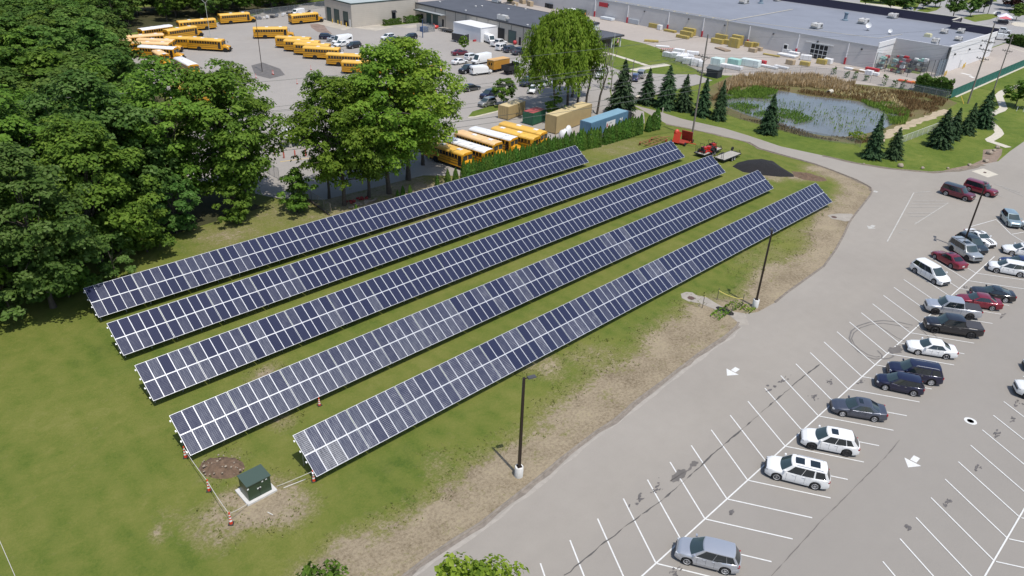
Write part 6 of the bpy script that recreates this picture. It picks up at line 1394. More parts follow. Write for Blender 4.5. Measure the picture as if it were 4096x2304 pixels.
for px, py, z, s_, lb in ((2010, 82, 5.7, (3.6, 1.3, 1.6), 'long pale duct unit standing at the workshop roof edge'), (2310, 78, 5.7, (1.7, 1.4, 1.1), 'small grey unit at the south end of the workshop roof'), (1985, 10, 5.7, (3., 1.6, 1.2), 'dark unit at the top of the workshop roof')):
    p = g(px, py, z); rtu(p.x, p.y, z, lb, s_, R(90))
def vent(px, py, z, label, r=.35, h=.5, m=None):
    p = g(px, py, z); tag(MB().lathe([(r*.7, 0), (r*.7, h*.6), (r, h*.65), (r*.9, h), (r*.2, h*1.1)], n=12).build('roof_vent', m or RTUM, None, 40, (p.x, p.y, z-.02)), label, 'roof vent', 'small vents on the roofs')
for px, py in ((1760, 11), (2034, 39), (2102, 40), (1863, 46), (1903, 29), (2060, 25), (2110, 104), (1928, 28)): vent(px, py, 5.66, 'small vent on the dark workshop roof')
# office annex with porch
t = thing('office_annex', 'brick office with a dark overhanging roof and open porch', 'building', (168.2, 141.0, 0))
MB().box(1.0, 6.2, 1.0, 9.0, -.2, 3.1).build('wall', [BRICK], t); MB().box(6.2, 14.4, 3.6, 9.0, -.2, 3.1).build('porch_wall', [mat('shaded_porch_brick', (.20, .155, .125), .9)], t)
MB().box(-.6, 15.2, -.3, 9.0, 3.1, 3.45).build('roof', [ROOFD], t); f = MB(); f.box(-.7, 15.3, -.4, -.3, 3.0, 3.5); f.box(-.7, -.6, -.3, 9.0, 3.0, 3.5); f.box(15.2, 15.3, -.3, 9.0, 3., 3.5); f.build('roof_edge', [TRIMD], t)
for x in (14.2, 10.2): MB().box(x, x+.3, .1, .4, 0, 3.1).build('porch_post', [WTRIM], t)
MB().box(7.0, 11.5, 3.54, 3.6, .9, 2.7).build('porch_window', [GLASS], t); MB().box(6.2, 6.26, 1.4, 2.4, 0, 2.3).build('porch_door', [DOORD], t)
fl = thing('wall_flag', 'small red and white striped flag hanging by the office porch', 'flag', (179.6, 140.3, 0)); MB().tube((0, 0, 1.3), (-.5, -.5, 2.9), .03).build('staff', [RTUM], fl)
fm = MB(); FR = mat('flag_red', (.45, .03, .04), .7); FW = mat('flag_white', (.7, .7, .7), .7); FB = mat('flag_blue', (.03, .04, .18), .7)
for i in range(7): fm.box(-.5+.02, .35, -.52, -.48, 1.75+i*.14, 1.75+(i+1)*.14, i % 2)
fm.box(-.52, -.12, -.535, -.475, 2.31, 2.75, 2); fm.build('flag_cloth', [FR, FW, FB], fl)
tag(MB().box(-.5, .5, -.5, .5, 0, 1.6).build('meter_cabinet', RTUM, loc=(171.8, 140.2, 0)), 'grey utility cabinet at the office corner', 'cabinet')
# flag pole by the office (pale)
p = g(2450, 240); tag(MB().tube((0, 0, 0), (0, 0, 7.5), .07, .04, 8).build('flag_pole', mat('pale_pole', (.6, .6, .58), .5), loc=(p.x, p.y, 0)), 'pale slim flag pole on the office lawn', 'pole')
# --- store
t = thing('store_building', 'huge flat roofed store with a long grey wall and white end wall', 'building', (0, 0, 0))
out = [(218.6, 80.4), (229.8, 80.4), (229.8, 66.0), (269.8, 66.0), (271.5, 66.1), (272.5, 79.4), (281, 79.8), (283, 330), (218.6, 330)]
w = MB(); zr = 6.0
for (a, b), m_ in zip(zip(out, out[1:]+out[:1]), (1, 0, 1, 1, 0, 1, 0, 0, 0)):
    hh = 7.3 if b[1] < 81 and a[1] < 81 and not (a[0] < 229 and b[0] < 219) else 6.15
    w.add([(a[0], a[1], -.2), (b[0], b[1], -.2), (b[0], b[1], hh), (a[0], a[1], hh)], [(0, 1, 2, 3)], m_)
w.build('wall', [GREYW, WHITEW], t)
rf_ = MB(); rf_.poly([(x, y, zr) for x, y in out]); rf_.build('roof', [ROOFG], t)
pa = MB()
def wallseg(mb, a, b, z0, z1, th, mi=0):
    d = Vector((b[0]-a[0], b[1]-a[1])).normalized(); n = Vector((-d.y, d.x))*th
    mb.prism([(a[0], a[1]), (b[0], b[1]), (b[0]+n.x, b[1]+n.y), (a[0]+n.x, a[1]+n.y)], z0, z1, mi)
wallseg(pa, (218.55, 330), (218.55, 80.3), 5.75, 6.22, .25); pa.build('roof_edge', [mat('roof_edge_grey', (.40, .40, .40), .7)], t)
pb = MB(); wallseg(pb, (218.6, 80.25), (229.9, 80.25), 5.9, 7.25, .3); wallseg(pb, (229.95, 80.5), (229.95, 65.9), 5.9, 7.35, .3); wallseg(pb, (229.9, 65.9), (271.5, 65.9), 5.9, 7.4, .3); pb.build('parapet_wall', [WHITEW], t)
pe = MB(); wallseg(pe, (271.6, 65.85), (272.6, 79.5), 5.0, 8.2, .35); wallseg(pe, (272.6, 79.55), (281.1, 79.85), 5.0, 8.6, .35); wallseg(pe, (281.2, 79.6), (283.2, 330), 5., 8.6, .35)
pe.build('front_parapet', [mat('dark_parapet', (.055, .048, .075), .8)], t); pc_ = MB(); wallseg(pc_, (271.7, 65.8), (272.75, 79.5), 8.2, 8.36, .6); wallseg(pc_, (272.6, 79.5), (281.2, 79.8), 8.6, 8.76, .6); wallseg(pc_, (281.3, 79.5), (283.3, 330), 8.6, 8.76, .6); pc_.build('parapet_cap', [mat('cream_cap', (.52, .49, .41), .7)], t)
# roof seams and pipes
PY = mat('gas_pipe', (.52, .47, .36), .6)
pl = MB(); q = g(2852, 72, 6.1); pl.path([(218.3, 127.5, .5), (218.3, 127.5, 6.35), (219.5, 127.5, 6.3), (262, 128.5, 6.3)], .09); pl.build('roof_gas_pipe', [PY], t)
pl = MB(); pl.path([(219.6, 330, 6.25), (220.6, 128.4, 6.25)], .07)
for i in range(30): pl.box(219.4, 221.0, 129+i*5, 129.2+i*5, 6.0, 6.2)
pl.build('roof_edge_pipe', [PY], t); pl = MB(); pl.path([(222, 126.5, 6.2), (232, 86, 6.2), (246, 84.5, 6.2)], .05); pl.build('roof_conduit', [PY], t)
# wall fittings of the west wall
for i, y in enumerate((182, 167, 149.8, 136.2, 119.6, 103.4, 88.4)):
    MB().box(218.38, 218.62, y-.12, y+.12, 1.8, 5.8).build('downpipe', [PIPE], t); MB().box(218.3, 218.62, y-.22, y+.22, .0, 1.9).build('pipe_guard', [REDP], t)
for y in (176, 160, 142, 128.5, 111.6, 97.5, 84.6): MB().box(218.35, 218.62, y-.22, y+.22, 4.6, 5.0).build('wall_lamp', [HEADM], t)
dd = MB(); MB().box(218.52, 218.60, 94.0, 99.2, .05, 4.1).build('sliding_door', [DOORD], t)
for y in (94.0, 95.3, 96.6, 97.9, 99.2): dd.box(218.44, 218.6, y-.07, y+.07, 0, 4.2)
for z in (1.35, 2.6, 4.1): dd.box(218.46, 218.6, 94, 99.2, z-.08, z+.08)
dd.box(218.40, 218.6, 92.6, 101., 4.2, 4.42); dd.build('door_frame', [mat('pale_door_frame', (.55, .56, .56), .5)], t)
MB().box(218.5, 218.62, 106.4, 107.5, .05, 2.3).build('side_door', [DOORD], t); f = MB(); f.box(218.42, 218.62, 106.2, 106.4, 0, 2.5); f.box(218.42, 218.62, 107.5, 107.7, 0, 2.5); f.box(218.42, 218.62, 106.4, 107.5, 2.3, 2.5); f.build('side_door_frame', [WTRIM], t)
for x in (236, 248, 258, 266): MB().box(x-.2, x+.2, 65.6, 65.98, 4.4, 4.9).build('wall_lamp', [HEADM], t)
MB().box(243.4, 244.4, 65.85, 65.98, .05, 2.3).build('side_door', [mat('off_white_door', (.60, .60, .60), .6)], t)
MB().box(229.5, 230.3, 65.5, 65.95, 0, 7.2).build('corner_pilaster', [TRIMD], t)
for px, py, s_, lb in ((3265, 113, (3.4, 2.3, 1.5), 'large roof unit on the store near the west edge, left of the dishes'), (3452, 94, (3.4, 2.3, 1.5), 'large roof unit beside the big white dish'), (3570, 72, (3.2, 2.3, 1.5), 'large roof unit near the dark front parapet'), (2975, 14, (3.2, 2.3, 1.5), 'large roof unit at the top edge of the store roof'), (3775, 133, (2., 1.6, 1.2), 'small roof unit left of the square box at the parapet corner'), (3842, 132, (2., 1.6, 1.3), 'square roof box close to the parapet corner'),
    (3738, 178, (2., 1.6, 1.7), 'tall roof unit with a shiny hood above the cage'), (3832, 162, (2., 1.6, 1.1), 'low roof unit nearest the white end wall'), (3108, 4, (2.4, 1.6, 1.), 'roof unit cut by the top edge above the vent stack')):
    p = g(px, py, 6.0); rtu(p.x, p.y, 6.0, lb, s_, R(0))
p = g(3711, 147, 6.); tag(MB().box(-.9, .9, -.9, .9, 0, .8).box(-.7, .7, -.7, .7, .8, 1.0).build('roof_hatch_box', mat('cream_metal', (.58, .55, .36), .6), loc=(p.x, p.y, 5.98)), 'cream yellow roof hatch on the store roof', 'roof hatch')
for px, py, lb in ((3380, 82, 'blue grey exhaust stack in the middle of the store roof'), (3043, 14, 'blue grey exhaust stack near the top edge of the roof')):
    p = g(px, py, 6.); tag(MB().lathe([(1.0, 0), (.95, .35), (.55, .5), (.55, 2.2), (.75, 2.25), (.75, 2.5), (.2, 2.6)], n=18).build('exhaust_stack', VENTB, None, 40, (p.x, p.y, 5.98)), lb, 'exhaust stack', 'exhaust stacks on the store roof')
def dish(px, py, r, h, label):
    p = g(px, py, 6.); t = thing('satellite_dish', label, 'satellite dish', (p.x, p.y, 5.98), R(200), 'satellite dishes on the store roof'); MB().tube((0, 0, 0), (0, 0, h), .06).build('mast', [RTUD], t); MB().cbox((0, 0, .08), (.9, .9, .16)).build('ballast', [RTUD], t)
    d = MB(); prof = [(r*k/5, .28*r*(k/5)**2) for k in range(6)]; n = 18; vs = []; M_ = Matrix.Rotation(R(62), 3, 'Y')
    for rr, zz in prof:
        for i in range(n): w_ = 6.283*i/n; vs.append(M_ @ Vector((rr*math.cos(w_), rr*math.sin(w_), zz))+Vector((.1, 0, h+.1)))
    d.add(vs, [(k*n+i, k*n+(i+1) % n, (k+1)*n+(i+1) % n, (k+1)*n+i) for k in range(5) for i in range(n)]); d.build('reflector', [mat('dish_white', (.7, .7, .7), .5)], t, 60)
dish(3470, 122, .85, 1.4, 'larger white satellite dish beside a roof unit'); dish(3558, 137, .6, .9, 'smaller white satellite dish alone on the roof')
# --- caged yard in the corner of the store: posts, mesh, shelves of goods
CHAIN, cn, cb = nodes('chain_link'); cb.inputs['Base Color'].default_value = (.30, .32, .33, 1); cb.inputs['Metallic'].default_value = .3; cb.inputs['Roughness'].default_value = .5; cb.inputs['Alpha'].default_value = .28
GREENS, gn, gb = nodes('green_windscreen'); gb.inputs['Base Color'].default_value = (.018, .13, .105, 1); gb.inputs['Roughness'].default_value = .8
BLUEM, bn, bb = nodes('blue_grey_mesh'); bb.inputs['Base Color'].default_value = (.20, .26, .31, 1); bb.inputs['Roughness'].default_value = .6; bb.inputs['Alpha'].default_value = .5
def fence(name, label, pts, h, m, sp=3., pm=None, rail=True, cat='fence', pr=.035):
    t = thing(name, label, cat, (pts[0][0], pts[0][1], 0)); ox, oy = pts[0][0], pts[0][1]; pmesh = MB().tube((0, 0, -.05), (0, 0, h+.05), pr, n=6).mesh('fence_post', [pm or GALV])
    pan = MB(); rl = MB()
    for a, b in zip(pts[:-1], pts[1:]):
        a = Vector((a[0]-ox, a[1]-oy)); b = Vector((b[0]-ox, b[1]-oy)); L = (b-a).length; k = max(1, round(L/sp))
        for i in range(k+1): q = a.lerp(b, i/k); link('fence_post', pmesh, t, (q.x, q.y, 0))
        pan.add([(a.x, a.y, .05), (b.x, b.y, .05), (b.x, b.y, h), (a.x, a.y, h)], [(0, 1, 2, 3)]); rl.tube((a.x, a.y, h), (b.x, b.y, h), .025, n=6)
    pan.build('fence_mesh', [m], t)
    if rail: rl.build('top_rail', [pm or GALV], t)
    return t
tall = MB()
fence('cage_fence', 'tall wire cage of the store corner yard with dark posts', [(219.0, 80.2), (216.6, 67.2), (228.9, 65.4)], 4.6, CHAIN, 3.4, TRIMD, pr=.07)
fence('cage_screen', 'blue grey mesh screen on the right side of the caged yard', [(224.4, 65.8), (229.2, 65.2)], 4.4, BLUEM, 2.4, TRIMD, pr=.06)
rnd = random.Random(31); GC = [mat('goods_white', (.70, .70, .70), .6), mat('goods_grey', (.24, .25, .27), .6), mat('goods_red', (.42, .03, .04), .6), mat('goods_teal', (.34, .56, .50), .6), mat('goods_dark', (.05, .05, .06), .6), mat('goods_tan', (.40, .31, .2), .7), mat('goods_lumber_yellow', (.46, .36, .10), .6)]
def rack(x, y, rz, label, L=3.6):
    t = thing('storage_rack', label, 'rack', (x, y, Z2), rz, 'storage racks in the caged yard'); f = MB()
    for xx in (-L/2, L/2):
        for yy in (-.5, .5): f.tube((xx, yy, 0), (xx, yy, 3.2), .05, n=5)
    for z in (.2, 1.5, 2.7):
        for yy in (-.5, .5): f.tube((-L/2, yy, z), (L/2, yy, z), .05, n=5)
    f.build('rack_frame', [TRIMD], t)
    for z in (.25, 1.55, 2.75):
        xx = -L/2+.1
        while xx < L/2-.6: w_ = rnd.uniform(.5, 1.2); h_ = rnd.uniform(.3, .9); MB().box(xx, xx+w_, -.5, .5, z, z+h_).build('stored_goods', [rnd.choice(GC[:6])], t); xx += w_+.08
rack(222.2, 79.2, 0, 'rack against the white inner wall of the caged yard', 4.4); rack(227.6, 76.5, R(90), 'rack of goods against the grey inner wall of the cage', 3.6); rack(227.8, 71.5, R(90), 'rack with red goods before the grey inner wall', 4.); rack(223.4, 73.6, R(90), 'rack standing in the middle of the caged yard', 3.6); rack(220.2, 74.6, R(80), 'rack with pale wrapped goods near the cage front', 4.)
def goods(x, y, d, m, label, z=0., rz=0., name='wrapped_pallet', group='goods stacked in the store yard', cat='pallet goods', pal=True):
    t = thing(name, label, cat, (x, y, Z2+z), rz, group); k = .14 if pal else 0
    if pal:
        p = MB()
        for yy in (-.42, 0, .42): p.box(-d[0]/2, d[0]/2, yy*d[1]-.05, yy*d[1]+.05, 0, .09)
        p.box(-d[0]/2, d[0]/2, -d[1]/2, d[1]/2, .09, .13); p.build('pallet', [GC[5]], t)
    b = MB(); e = min(.06, d[2]*.15); b.loft([[(sx*(d[0]/2-o), sy*(d[1]/2-o), z_) for sx, sy in ((-1, -1), (1, -1), (1, 1), (-1, 1))] for z_, o in ((k, .01), (k+d[2]-e, 0), (k+d[2], e))], closed=True); b.build('load', [m], t)
    if d[2] > .5:
        s = MB()
        for q in (-.25, .25): s.box(q*d[0]-.02, q*d[0]+.02, -d[1]/2-.008, d[1]/2+.008, k, k+d[2]+.008)
        s.build('straps', [GC[1]], t)
LUM, GW, WHW = GC[6], GC[1], GC[0]
YEW = mat('yellow_wrapped_lumber', (.40, .31, .085), .55, var=.12, scale=1.5)
def gp(px, py, d, m, label, rz=R(90), **k): p = g(px, py); goods(p.x, p.y, d, m, label, 0, rz, **k)
for px, py, d, lb in ((2585, 101, (3.2, 1.3, .9), 'yellow wrapped lumber by the white boat shaped bundle'), (2618, 112, (4.2, 1.4, 1.3), 'long yellow wrapped lumber stack left of the white pallet'), (2680, 128, (4.4, 1.4, .55), 'low yellow lumber bundle in front of the tall left stack'), (2692, 121, (4.8, 1.5, 2.2), 'tall yellow lumber stack, left of the stepped ones'), (2700, 116, (4.8, 1.4, 2.5), 'tallest yellow stack against the wall, left group'),
    (2730, 153, (4.4, 1.3, .8), 'lowest yellow bundle at the front of the stepped stacks'), (2745, 146, (4.4, 1.3, 1.5), 'second yellow bundle of the stepped stacks'), (2756, 140, (4.4, 1.3, 2.0), 'third yellow bundle of the stepped stacks'), (2766, 134, (4.4, 1.3, 2.5), 'fourth yellow bundle of the stepped stacks'), (2776, 129, (4.4, 1.3, 2.9), 'tallest yellow bundle of the stepped stacks by the wall'),
    (2868, 174, (4., 1.4, 1.3), 'yellow lumber bundle at the left of the right hand stacks'), (2884, 164, (4., 1.4, 1.9), 'yellow lumber bundle behind the left bundle of the right stacks'), (2908, 178, (2.2, 1.4, 1.3), 'short yellow bundle between the right stacks'), (2935, 190, (3.2, 1.5, 2.6), 'tall square yellow stack at the front of the right stacks'), (2946, 180, (3.4, 1.5, 2.8), 'second tall yellow stack of the right group'), (2956, 170, (3.6, 1.4, 2.9), 'third tall yellow stack of the right group'), (2968, 164, (3.2, 1.4, 3.0), 'yellow stack tight against the wall, right group'),
    (2994, 188, (2.4, 1.3, 1.4), 'yellow bundle beside the downpipe right of the stacks'), (3020, 189, (2.4, 1.3, 1.3), 'last yellow bundle along the grey wall')): gp(px, py, d, YEW, lb, cat='lumber stack', name='lumber_stack', group='yellow wrapped lumber stacks')
gp(3010, 208, (2.2, 1.6, 1.0), GC[5], 'loose tan bagged goods on pallets by the wall'); gp(3035, 203, (1.8, 1.4, .9), GC[5], 'second tan bagged pallet by the wall'); gp(2870+20, 200, (5., 2.2, .25), mat('flattened_bundle', (.27, .2, .14), .8), 'flat brown bundle lying in the open yard', R(70), cat='lumber stack')
gp(2540, 96, (4.2, 2.2, 1.5), mat('shiny_grey_wrap', (.42, .45, .48), .3), 'grey shiny wrapped bundle against the wall'); gp(2545, 80, (3.2, 2., 2.6), WHW, 'tall white wrapped mound against the grey wall'); gp(2430, 80, (5.2, 2., .8), mat('plastic_silver', (.62, .66, .70), .25), 'low silver wrapped sheets by the wall'); gp(2638, 120, (1.4, 1.3, 1.5), WHW, 'white wrapped pallet between the yellow bundles')
gp(2605, 168, (4.4, 1.0, .5), YEW, 'long yellow bundle at the lawn edge of the yard', R(125), cat='lumber stack')
gp(2650, 190, (4.0, .9, .4), WHW, 'long white bundle beside the red barriers', R(125))
for i in range(7):
    p = g(2645+i*8.5, 208-i*.3); t = thing('red_barrier', 'red and white barrier in the row at the yard fence', 'barrier', (p.x, p.y, Z2), R(35), 'red and white barriers'); b = MB(); b.loft([[(-.7, y, z), (.7, y, z)] for y, z in ((-.28, 0), (-.10, .9), (.10, .9), (.28, 0))], closed=False); b.build('barrier_body', [GC[2]], t); MB().box(-.2, .2, -.2, .2, .45, .60).build('white_band', [WHW], t)
for i, (px, py, d, lb) in enumerate(((2672, 228, (3., 1.6, 1.2), 'grey and white wrapped pallet, leftmost at the fence'), (2700, 232, (2.6, 1.8, 1.4), 'white wrapped pallet second from the left at the fence'), (2715, 215, (3., 1.6, 1.2), 'white wrapped pallet in the back line by the red barriers'), (2725, 246, (3., 2., 1.5), 'white wrapped pallet third at the fence, bulky'), (2745, 232, (4., 1.4, .8), 'long white sheet pallet in the back line'), (2752, 256, (3., 2., 1.6), 'big white wrapped pallet left of the pole'), (2770, 220, (3.4, 1.4, .9), 'white sheet pallet standing alone in the back line'), (2782, 263, (2.6, 1.8, 1.7), 'white grey wrapped pallet just left of the pole'), (2802, 268, (1.4, 1.2, 1.5), 'small white pallet touching the pole'), (2740, 226, (2.2, 1., .8), 'narrow white pallet in the middle of the fence group'))): gp(px, py, d, WHW if i % 3 else GC[0], lb, R(100+i*3))
gp(2868, 262, (3.0, 2.4, 1.9), mat('pale_mint_wrap', (.56, .68, .64), .5), 'pale mint wrapped cube behind the dark shed'); gp(2935, 262, (3.2, 2., 1.7), GC[3], 'green topped white bundle right of the mint cube', R(95)); gp(3000, 266, (5.2, 2., 1.8), mat('mint_white_wrap', (.62, .70, .68), .5), 'long mint and white bundle at the fence', R(95))
gp(2925, 276, (6., 1.6, .9), WHW, 'long low white bundle right of the dark shed', R(95)); gp(3075, 272, (5., 1.2, .5), WHW, 'low white bundle along the fence'); gp(3050, 262, (1.6, 1.2, 1.2), GC[2], 'small red brown pallet behind the mint bundle'); gp(3125, 274, (4., 1.2, .5), WHW, 'second low white bundle along the fence')
gp(3085, 224, (5., .8, .3), YEW, 'thin yellow bundle lying near the sliding door', R(95), cat='lumber stack'); gp(3150, 226, (5.6, 2.4, .5), WHW, 'wide white sheet stack left of the sliding door'); gp(3150, 212, (3., 1.6, 1.0), WHW, 'white wrapped mound behind the sheet stack'); gp(3175, 222, (3., 1.6, .9), WHW, 'white mound right of the sheet stack'); gp(3222, 240, (3., 1.8, 1.3), WHW, 'white wrapped box right at the sliding door', R(110))
gp(3160, 258, (2.2, 1.6, 1.2), GC[5], 'tan boxes on a pallet behind the low white bundles'); gp(3218, 264, (2.6, 1.4, 1.1), YEW, 'small yellow bundle before the fence creepers', R(95), cat='lumber stack'); gp(3285, 256, (2.6, 1.6, 1.2), YEW, 'yellow green bundle beside white boxes', R(95), cat='lumber stack'); gp(3310, 256, (2.2, 1.6, 1.4), WHW, 'white boxes right of the yellow green bundle')
gp(3395, 278, (2.4, 1.2, .4), WHW, 'low white pallet by the downpipe guard'); gp(3430, 285, (4., 1.0, .35), GC[5], 'long tan boards along the wall'); gp(3450, 288, (1.8, 1.2, .4), WHW, 'white flat pallet left of the cage'); gp(3488, 284, (3.6, 1.2, .7), GC[2], 'red bundle at the cage corner'); gp(3475, 300, (1.8, 1.3, 1.1), WHW, 'white pallet before the red bundle'); gp(3502, 303, (1.6, 1.2, .7), WHW, 'small white pallet before the cage'); gp(3620, 330, (3.6, 1.2, .4), mat('orange_red_goods', (.55, .10, .04), .6), 'low orange red goods before the cage'); gp(3660, 336, (2., 1., .5), mat('orange_goods', (.60, .22, .05), .6), 'orange goods at the right end of the cage')
for px, py in ((2300, 48), (2338, 62), (2340, 70), (2396, 70), (2842, 150), (2852, 150), (3052, 180), (3078, 186), (3190, 215), (3200, 222), (3308, 240), (3330, 245)): p = g(px, py); bollard(p.x, p.y, 'orange bollard post along the grey store wall', ORP, 1.6, .11, 'orange posts along the store wall')
for px, py in ((3782, 302), (3776, 305), (3850, 275), (3856, 270), (3930, 246)): p = g(px, py); bollard(p.x, p.y, 'yellow bollard at the white end wall', YELP, 1.3, .12, 'yellow bollards at the white end wall')
for (px, py), (px2, py2), lb in (((3845, 292), (3885, 302), 'white rectangle painted beside the end wall'), ((3880, 305), (3895, 312), 'small white mark painted beside the end wall')):
    a, b = g(px, py), g(px2, py2); mb = MB(); stripe(mb, a, b, .9, Z3+.004); tag(mb.build('lane_marking', WHITE_LINE), kind='structure')
# equipment at the far left of the yard
def compactor(px, py, m, label, d, name='yard_machine'): p = g(px, py); goods(p.x, p.y, d, m, label, 0, R(80), name, None, 'machine', False)
compactor(2290, 58, WHW, 'white machine between yellow posts by the wall', (3., 2.2, 2.0)); compactor(2328, 64, mat('dark_green_bin', (.03, .06, .03), .6), 'dark green bin between yellow posts', (2.4, 2., 2.2), 'waste_bin'); compactor(2200, 32, DOORD, 'black machine before the far left store wall', (4., 2., 1.6))
for i, (px, py) in enumerate(((2060, 20), (2090, 14), (2120, 24), (2150, 20), (2040, 10))): p = g(px, py); goods(p.x, p.y, (3.2, 1.4, 1.+.3*(i % 3)), GC[5], ('tan pallet row behind the workshop roof, first', 'tan pallet at the top behind the workshop roof', 'tan brown pallet near the black machine', 'tan pallet right beside the black machine', 'tan pallet in the topmost corner behind the workshop')[i], 0, R(70))
sg = thing('wall_sign', 'small dark red sign high on the far store wall', 'sign', (218.0, 178.2, 0)); 
MB().box(.35, .52, -2., 2., 3.9, 5.3).build('sign_board', [GC[2]], sg); 
yc('pickup', 219, 0, 0, 'x', P_WHITE) if False else None
# --- utility poles and wires
WOODP = mat('weathered_pole', (.20, .175, .15), .9, var=.2, scale=2.); INS = mat('insulator', (.35, .33, .3), .4)
def utility_pole(x, y, H, arms, label, rz=0., r=.17, lean=(0, 0)):
    t = thing('utility_pole', label, 'utility pole', (x, y, 0), 0, 'wooden utility poles'); MB().tube((0, 0, -.1), (lean[0], lean[1], H), r, r*.65, 10).build('pole', [WOODP], t)
    for z, L in arms:
        c = Vector((lean[0]*z/H, lean[1]*z/H, z)); d = Vector((math.cos(rz), math.sin(rz), 0)); a = MB(); a.cbox(c+Vector((-d.y*.18, d.x*.18, 0)), (L, .12, .14), rz); a.tube(c+d*(L*.33)+Vector((0, 0, -.03)), c-Vector((0, 0, .9)), .03, n=5); a.tube(c-d*(L*.33)+Vector((0, 0, -.03)), c-Vector((0, 0, .9)), .03, n=5); a.build('crossarm', [WOODP], t)
        i_ = MB()
        for k in (-.46, -.2, .2, .46): i_.lathe([(.05, 0), (.09, .08), (.09, .16), (.04, .24)], tuple(c+d*(L*k)+Vector((0, 0, .06))), 8)
        i_.build('insulators', [INS], t)
    return t
U0 = Vector((124.0, 76.0, 0)); utility_pole(U0.x, U0.y, 19.3, ((15.3, 2.9), (12.4, 2.2)), 'tall wooden utility pole with two crossarms at the east end of the hedge', R(80), .19)
p = g(2770, 330, 0); 
U1 = ga(2996, 0, 2045, 968); utility_pole(U1.x, U1.y, 18.3, ((14.2, 3.0), (12.4, 3.0), (10.4, 2.8)), 'wooden utility pole with three crossarms by the green fence', R(80), .2)
U2 = ga(2996, 0, 2285, 850); utility_pole(U2.x, U2.y, 13.8, ((9.9, 2.4),), 'bare wooden pole right of the three armed one', R(80), .16)
tag(MB().tube((215.8, 61.7, 0), (215.9, 61.7, 8.8), .09, .07, 8).build('steel_post', TRIMD), 'slim dark post before the corner of the white end wall', 'pole')
p = V = None
p = g(2300+1140*.1941, 180+920*.1941); tag(MB().tube((p.x, p.y, 0), (p.x+.2, p.y, 7.2), .10, .08, 8).build('short_pole', WOODP), 'short weathered post between the tallest spruce and the line of spruces', 'pole')
WIRE = mat('power_cable', (.075, .085, .08), .5)
def wire(a, b, sag, label, r=.022):
    mb = MB(); n = 22; P = []
    for i in range(n+1): f = i/n; P.append(Vector(a).lerp(Vector(b), f)-Vector((0, 0, sag*4*f*(1-f))))
    mb.path(P, r, 4); tag(mb.build('power_line', WIRE), label, 'power line', 'wires on the utility poles')
for i, (z, dy) in enumerate(((19.0, 0), (15.5, 1.3), (15.5, -.6), (15.5, -1.3), (12.6, 1.), (12.6, -.9), (10.2, 0), (9.2, .1))):
    wire((U0.x, U0.y+dy, z), (-12., 112+dy*1.2+i*.2, z-1.), 1.5 if i else 1.0, 'power line running from the tall pole west over the trees', .026 if i < 6 else .035)
for i, (z, dy) in enumerate(((19.0, 0), (15.5, 1.3), (15.5, -1.3), (12.6, 1.), (12.6, -.9))): wire((U0.x, U0.y+dy, z), (U1.x, U1.y+dy, [18.2, 14.4, 14.4, 12.6, 12.6][i]), 1.2, 'power line running from the tall pole east past the pond', .016)
# yard lamps of the bus lot
def yard_lamp(x, y, H, label, twin=False, m=None, r=.09):
    t = thing('yard_lamp', label, 'lamp post', (x, y, Z2), 0); m = m or BRONZE; MB().tube((0, 0, 0), (0, 0, H), r, r*.7, 8).build('pole', [m], t)
    if twin:
        a = MB()
        for sg in (1, -1): d = Vector((sg*.71, -sg*.71, 0)); a.path([Vector((0, 0, H-.1)), d*.7+Vector((0, 0, H+.7)), d*1.8+Vector((0, 0, H+1.25)), d*2.7+Vector((0, 0, H+1.2))], .05); a.cbox(d*2.9+Vector((0, 0, H+1.15)), (.6, .25, .12), R(-45))
        a.build('lamp_arms', [m], t)
    else: MB().box(-.3, .3, -.2, .2, H-.05, H+.12).build('lamp_head', [HEADM], t)
p = g(400+2280*.1941, 800*.1941); yard_lamp(p.x, p.y, 9.6, 'pale twin armed lamp among the far buses', True, mat('pale_lamp_steel', (.42, .44, .40), .5))
p = ga(1000, 0, 115, 670); yard_lamp(p.x, p.y, 12.5, 'tall dark lamp pole in the middle of the bus yard')
p = ga(1000, 0, 1615, 352); yard_lamp(p.x, p.y, 5.2, 'blue post before the caged bin by the workshop', False, mat('blue_post', (.03, .07, .16), .5), .14)
# fences
fence('wood_fence', 'chain link fence along the wood behind the far buses', [(112, 241.6), (130, 243.6), (158, 250)], 2.2, CHAIN, 3.2)
fence('pond_fence', 'low wire fence along the near pond shore', [g(*p)[:2] for p in ((2860, 440), (2960, 478), (3080, 512), (3200, 545), (3320, 568), (3420, 580), (3440, 590))], 1.3, CHAIN, 3.2, WOODP)
fence('store_fence', 'grey chain fence between the pond reeds and the store yard', [g(*p)[:2] for p in ((2650, 230), (2700, 258), (2790, 284), (2900, 290), (3060, 292), (3200, 290), (3320, 306), (3480, 332), (3640, 368), (3790, 400))], 1.9, CHAIN, 3.2)
WSC, _n, _b = nodes('white_fence_mesh'); _b.inputs['Base Color'].default_value = (.55, .57, .55, 1); _b.inputs['Alpha'].default_value = .38
fence('white_fence', 'pale mesh fence on the grass between the small spruce and the spruce group', [g(*p)[:2] for p in ((3600, 575), (3730, 525), (3830, 488))], 1.5, WSC, 2.6, WTRIM)
fence('green_fence', 'long fence with a green windscreen beside the side street', [(202.2, 54.4), (300, 54.4)], 2.2, GREENS, 3.2, mat('green_post', (.015, .08, .065), .6))
fence('green_fence', 'dark fence piece behind the bushes at the green corner', [(202.2, 54.6), (201.2, 60.8), (202.2, 66.5)], 2.0, CHAIN, 2.4, mat('green_post', (.015, .08, .065), .6))
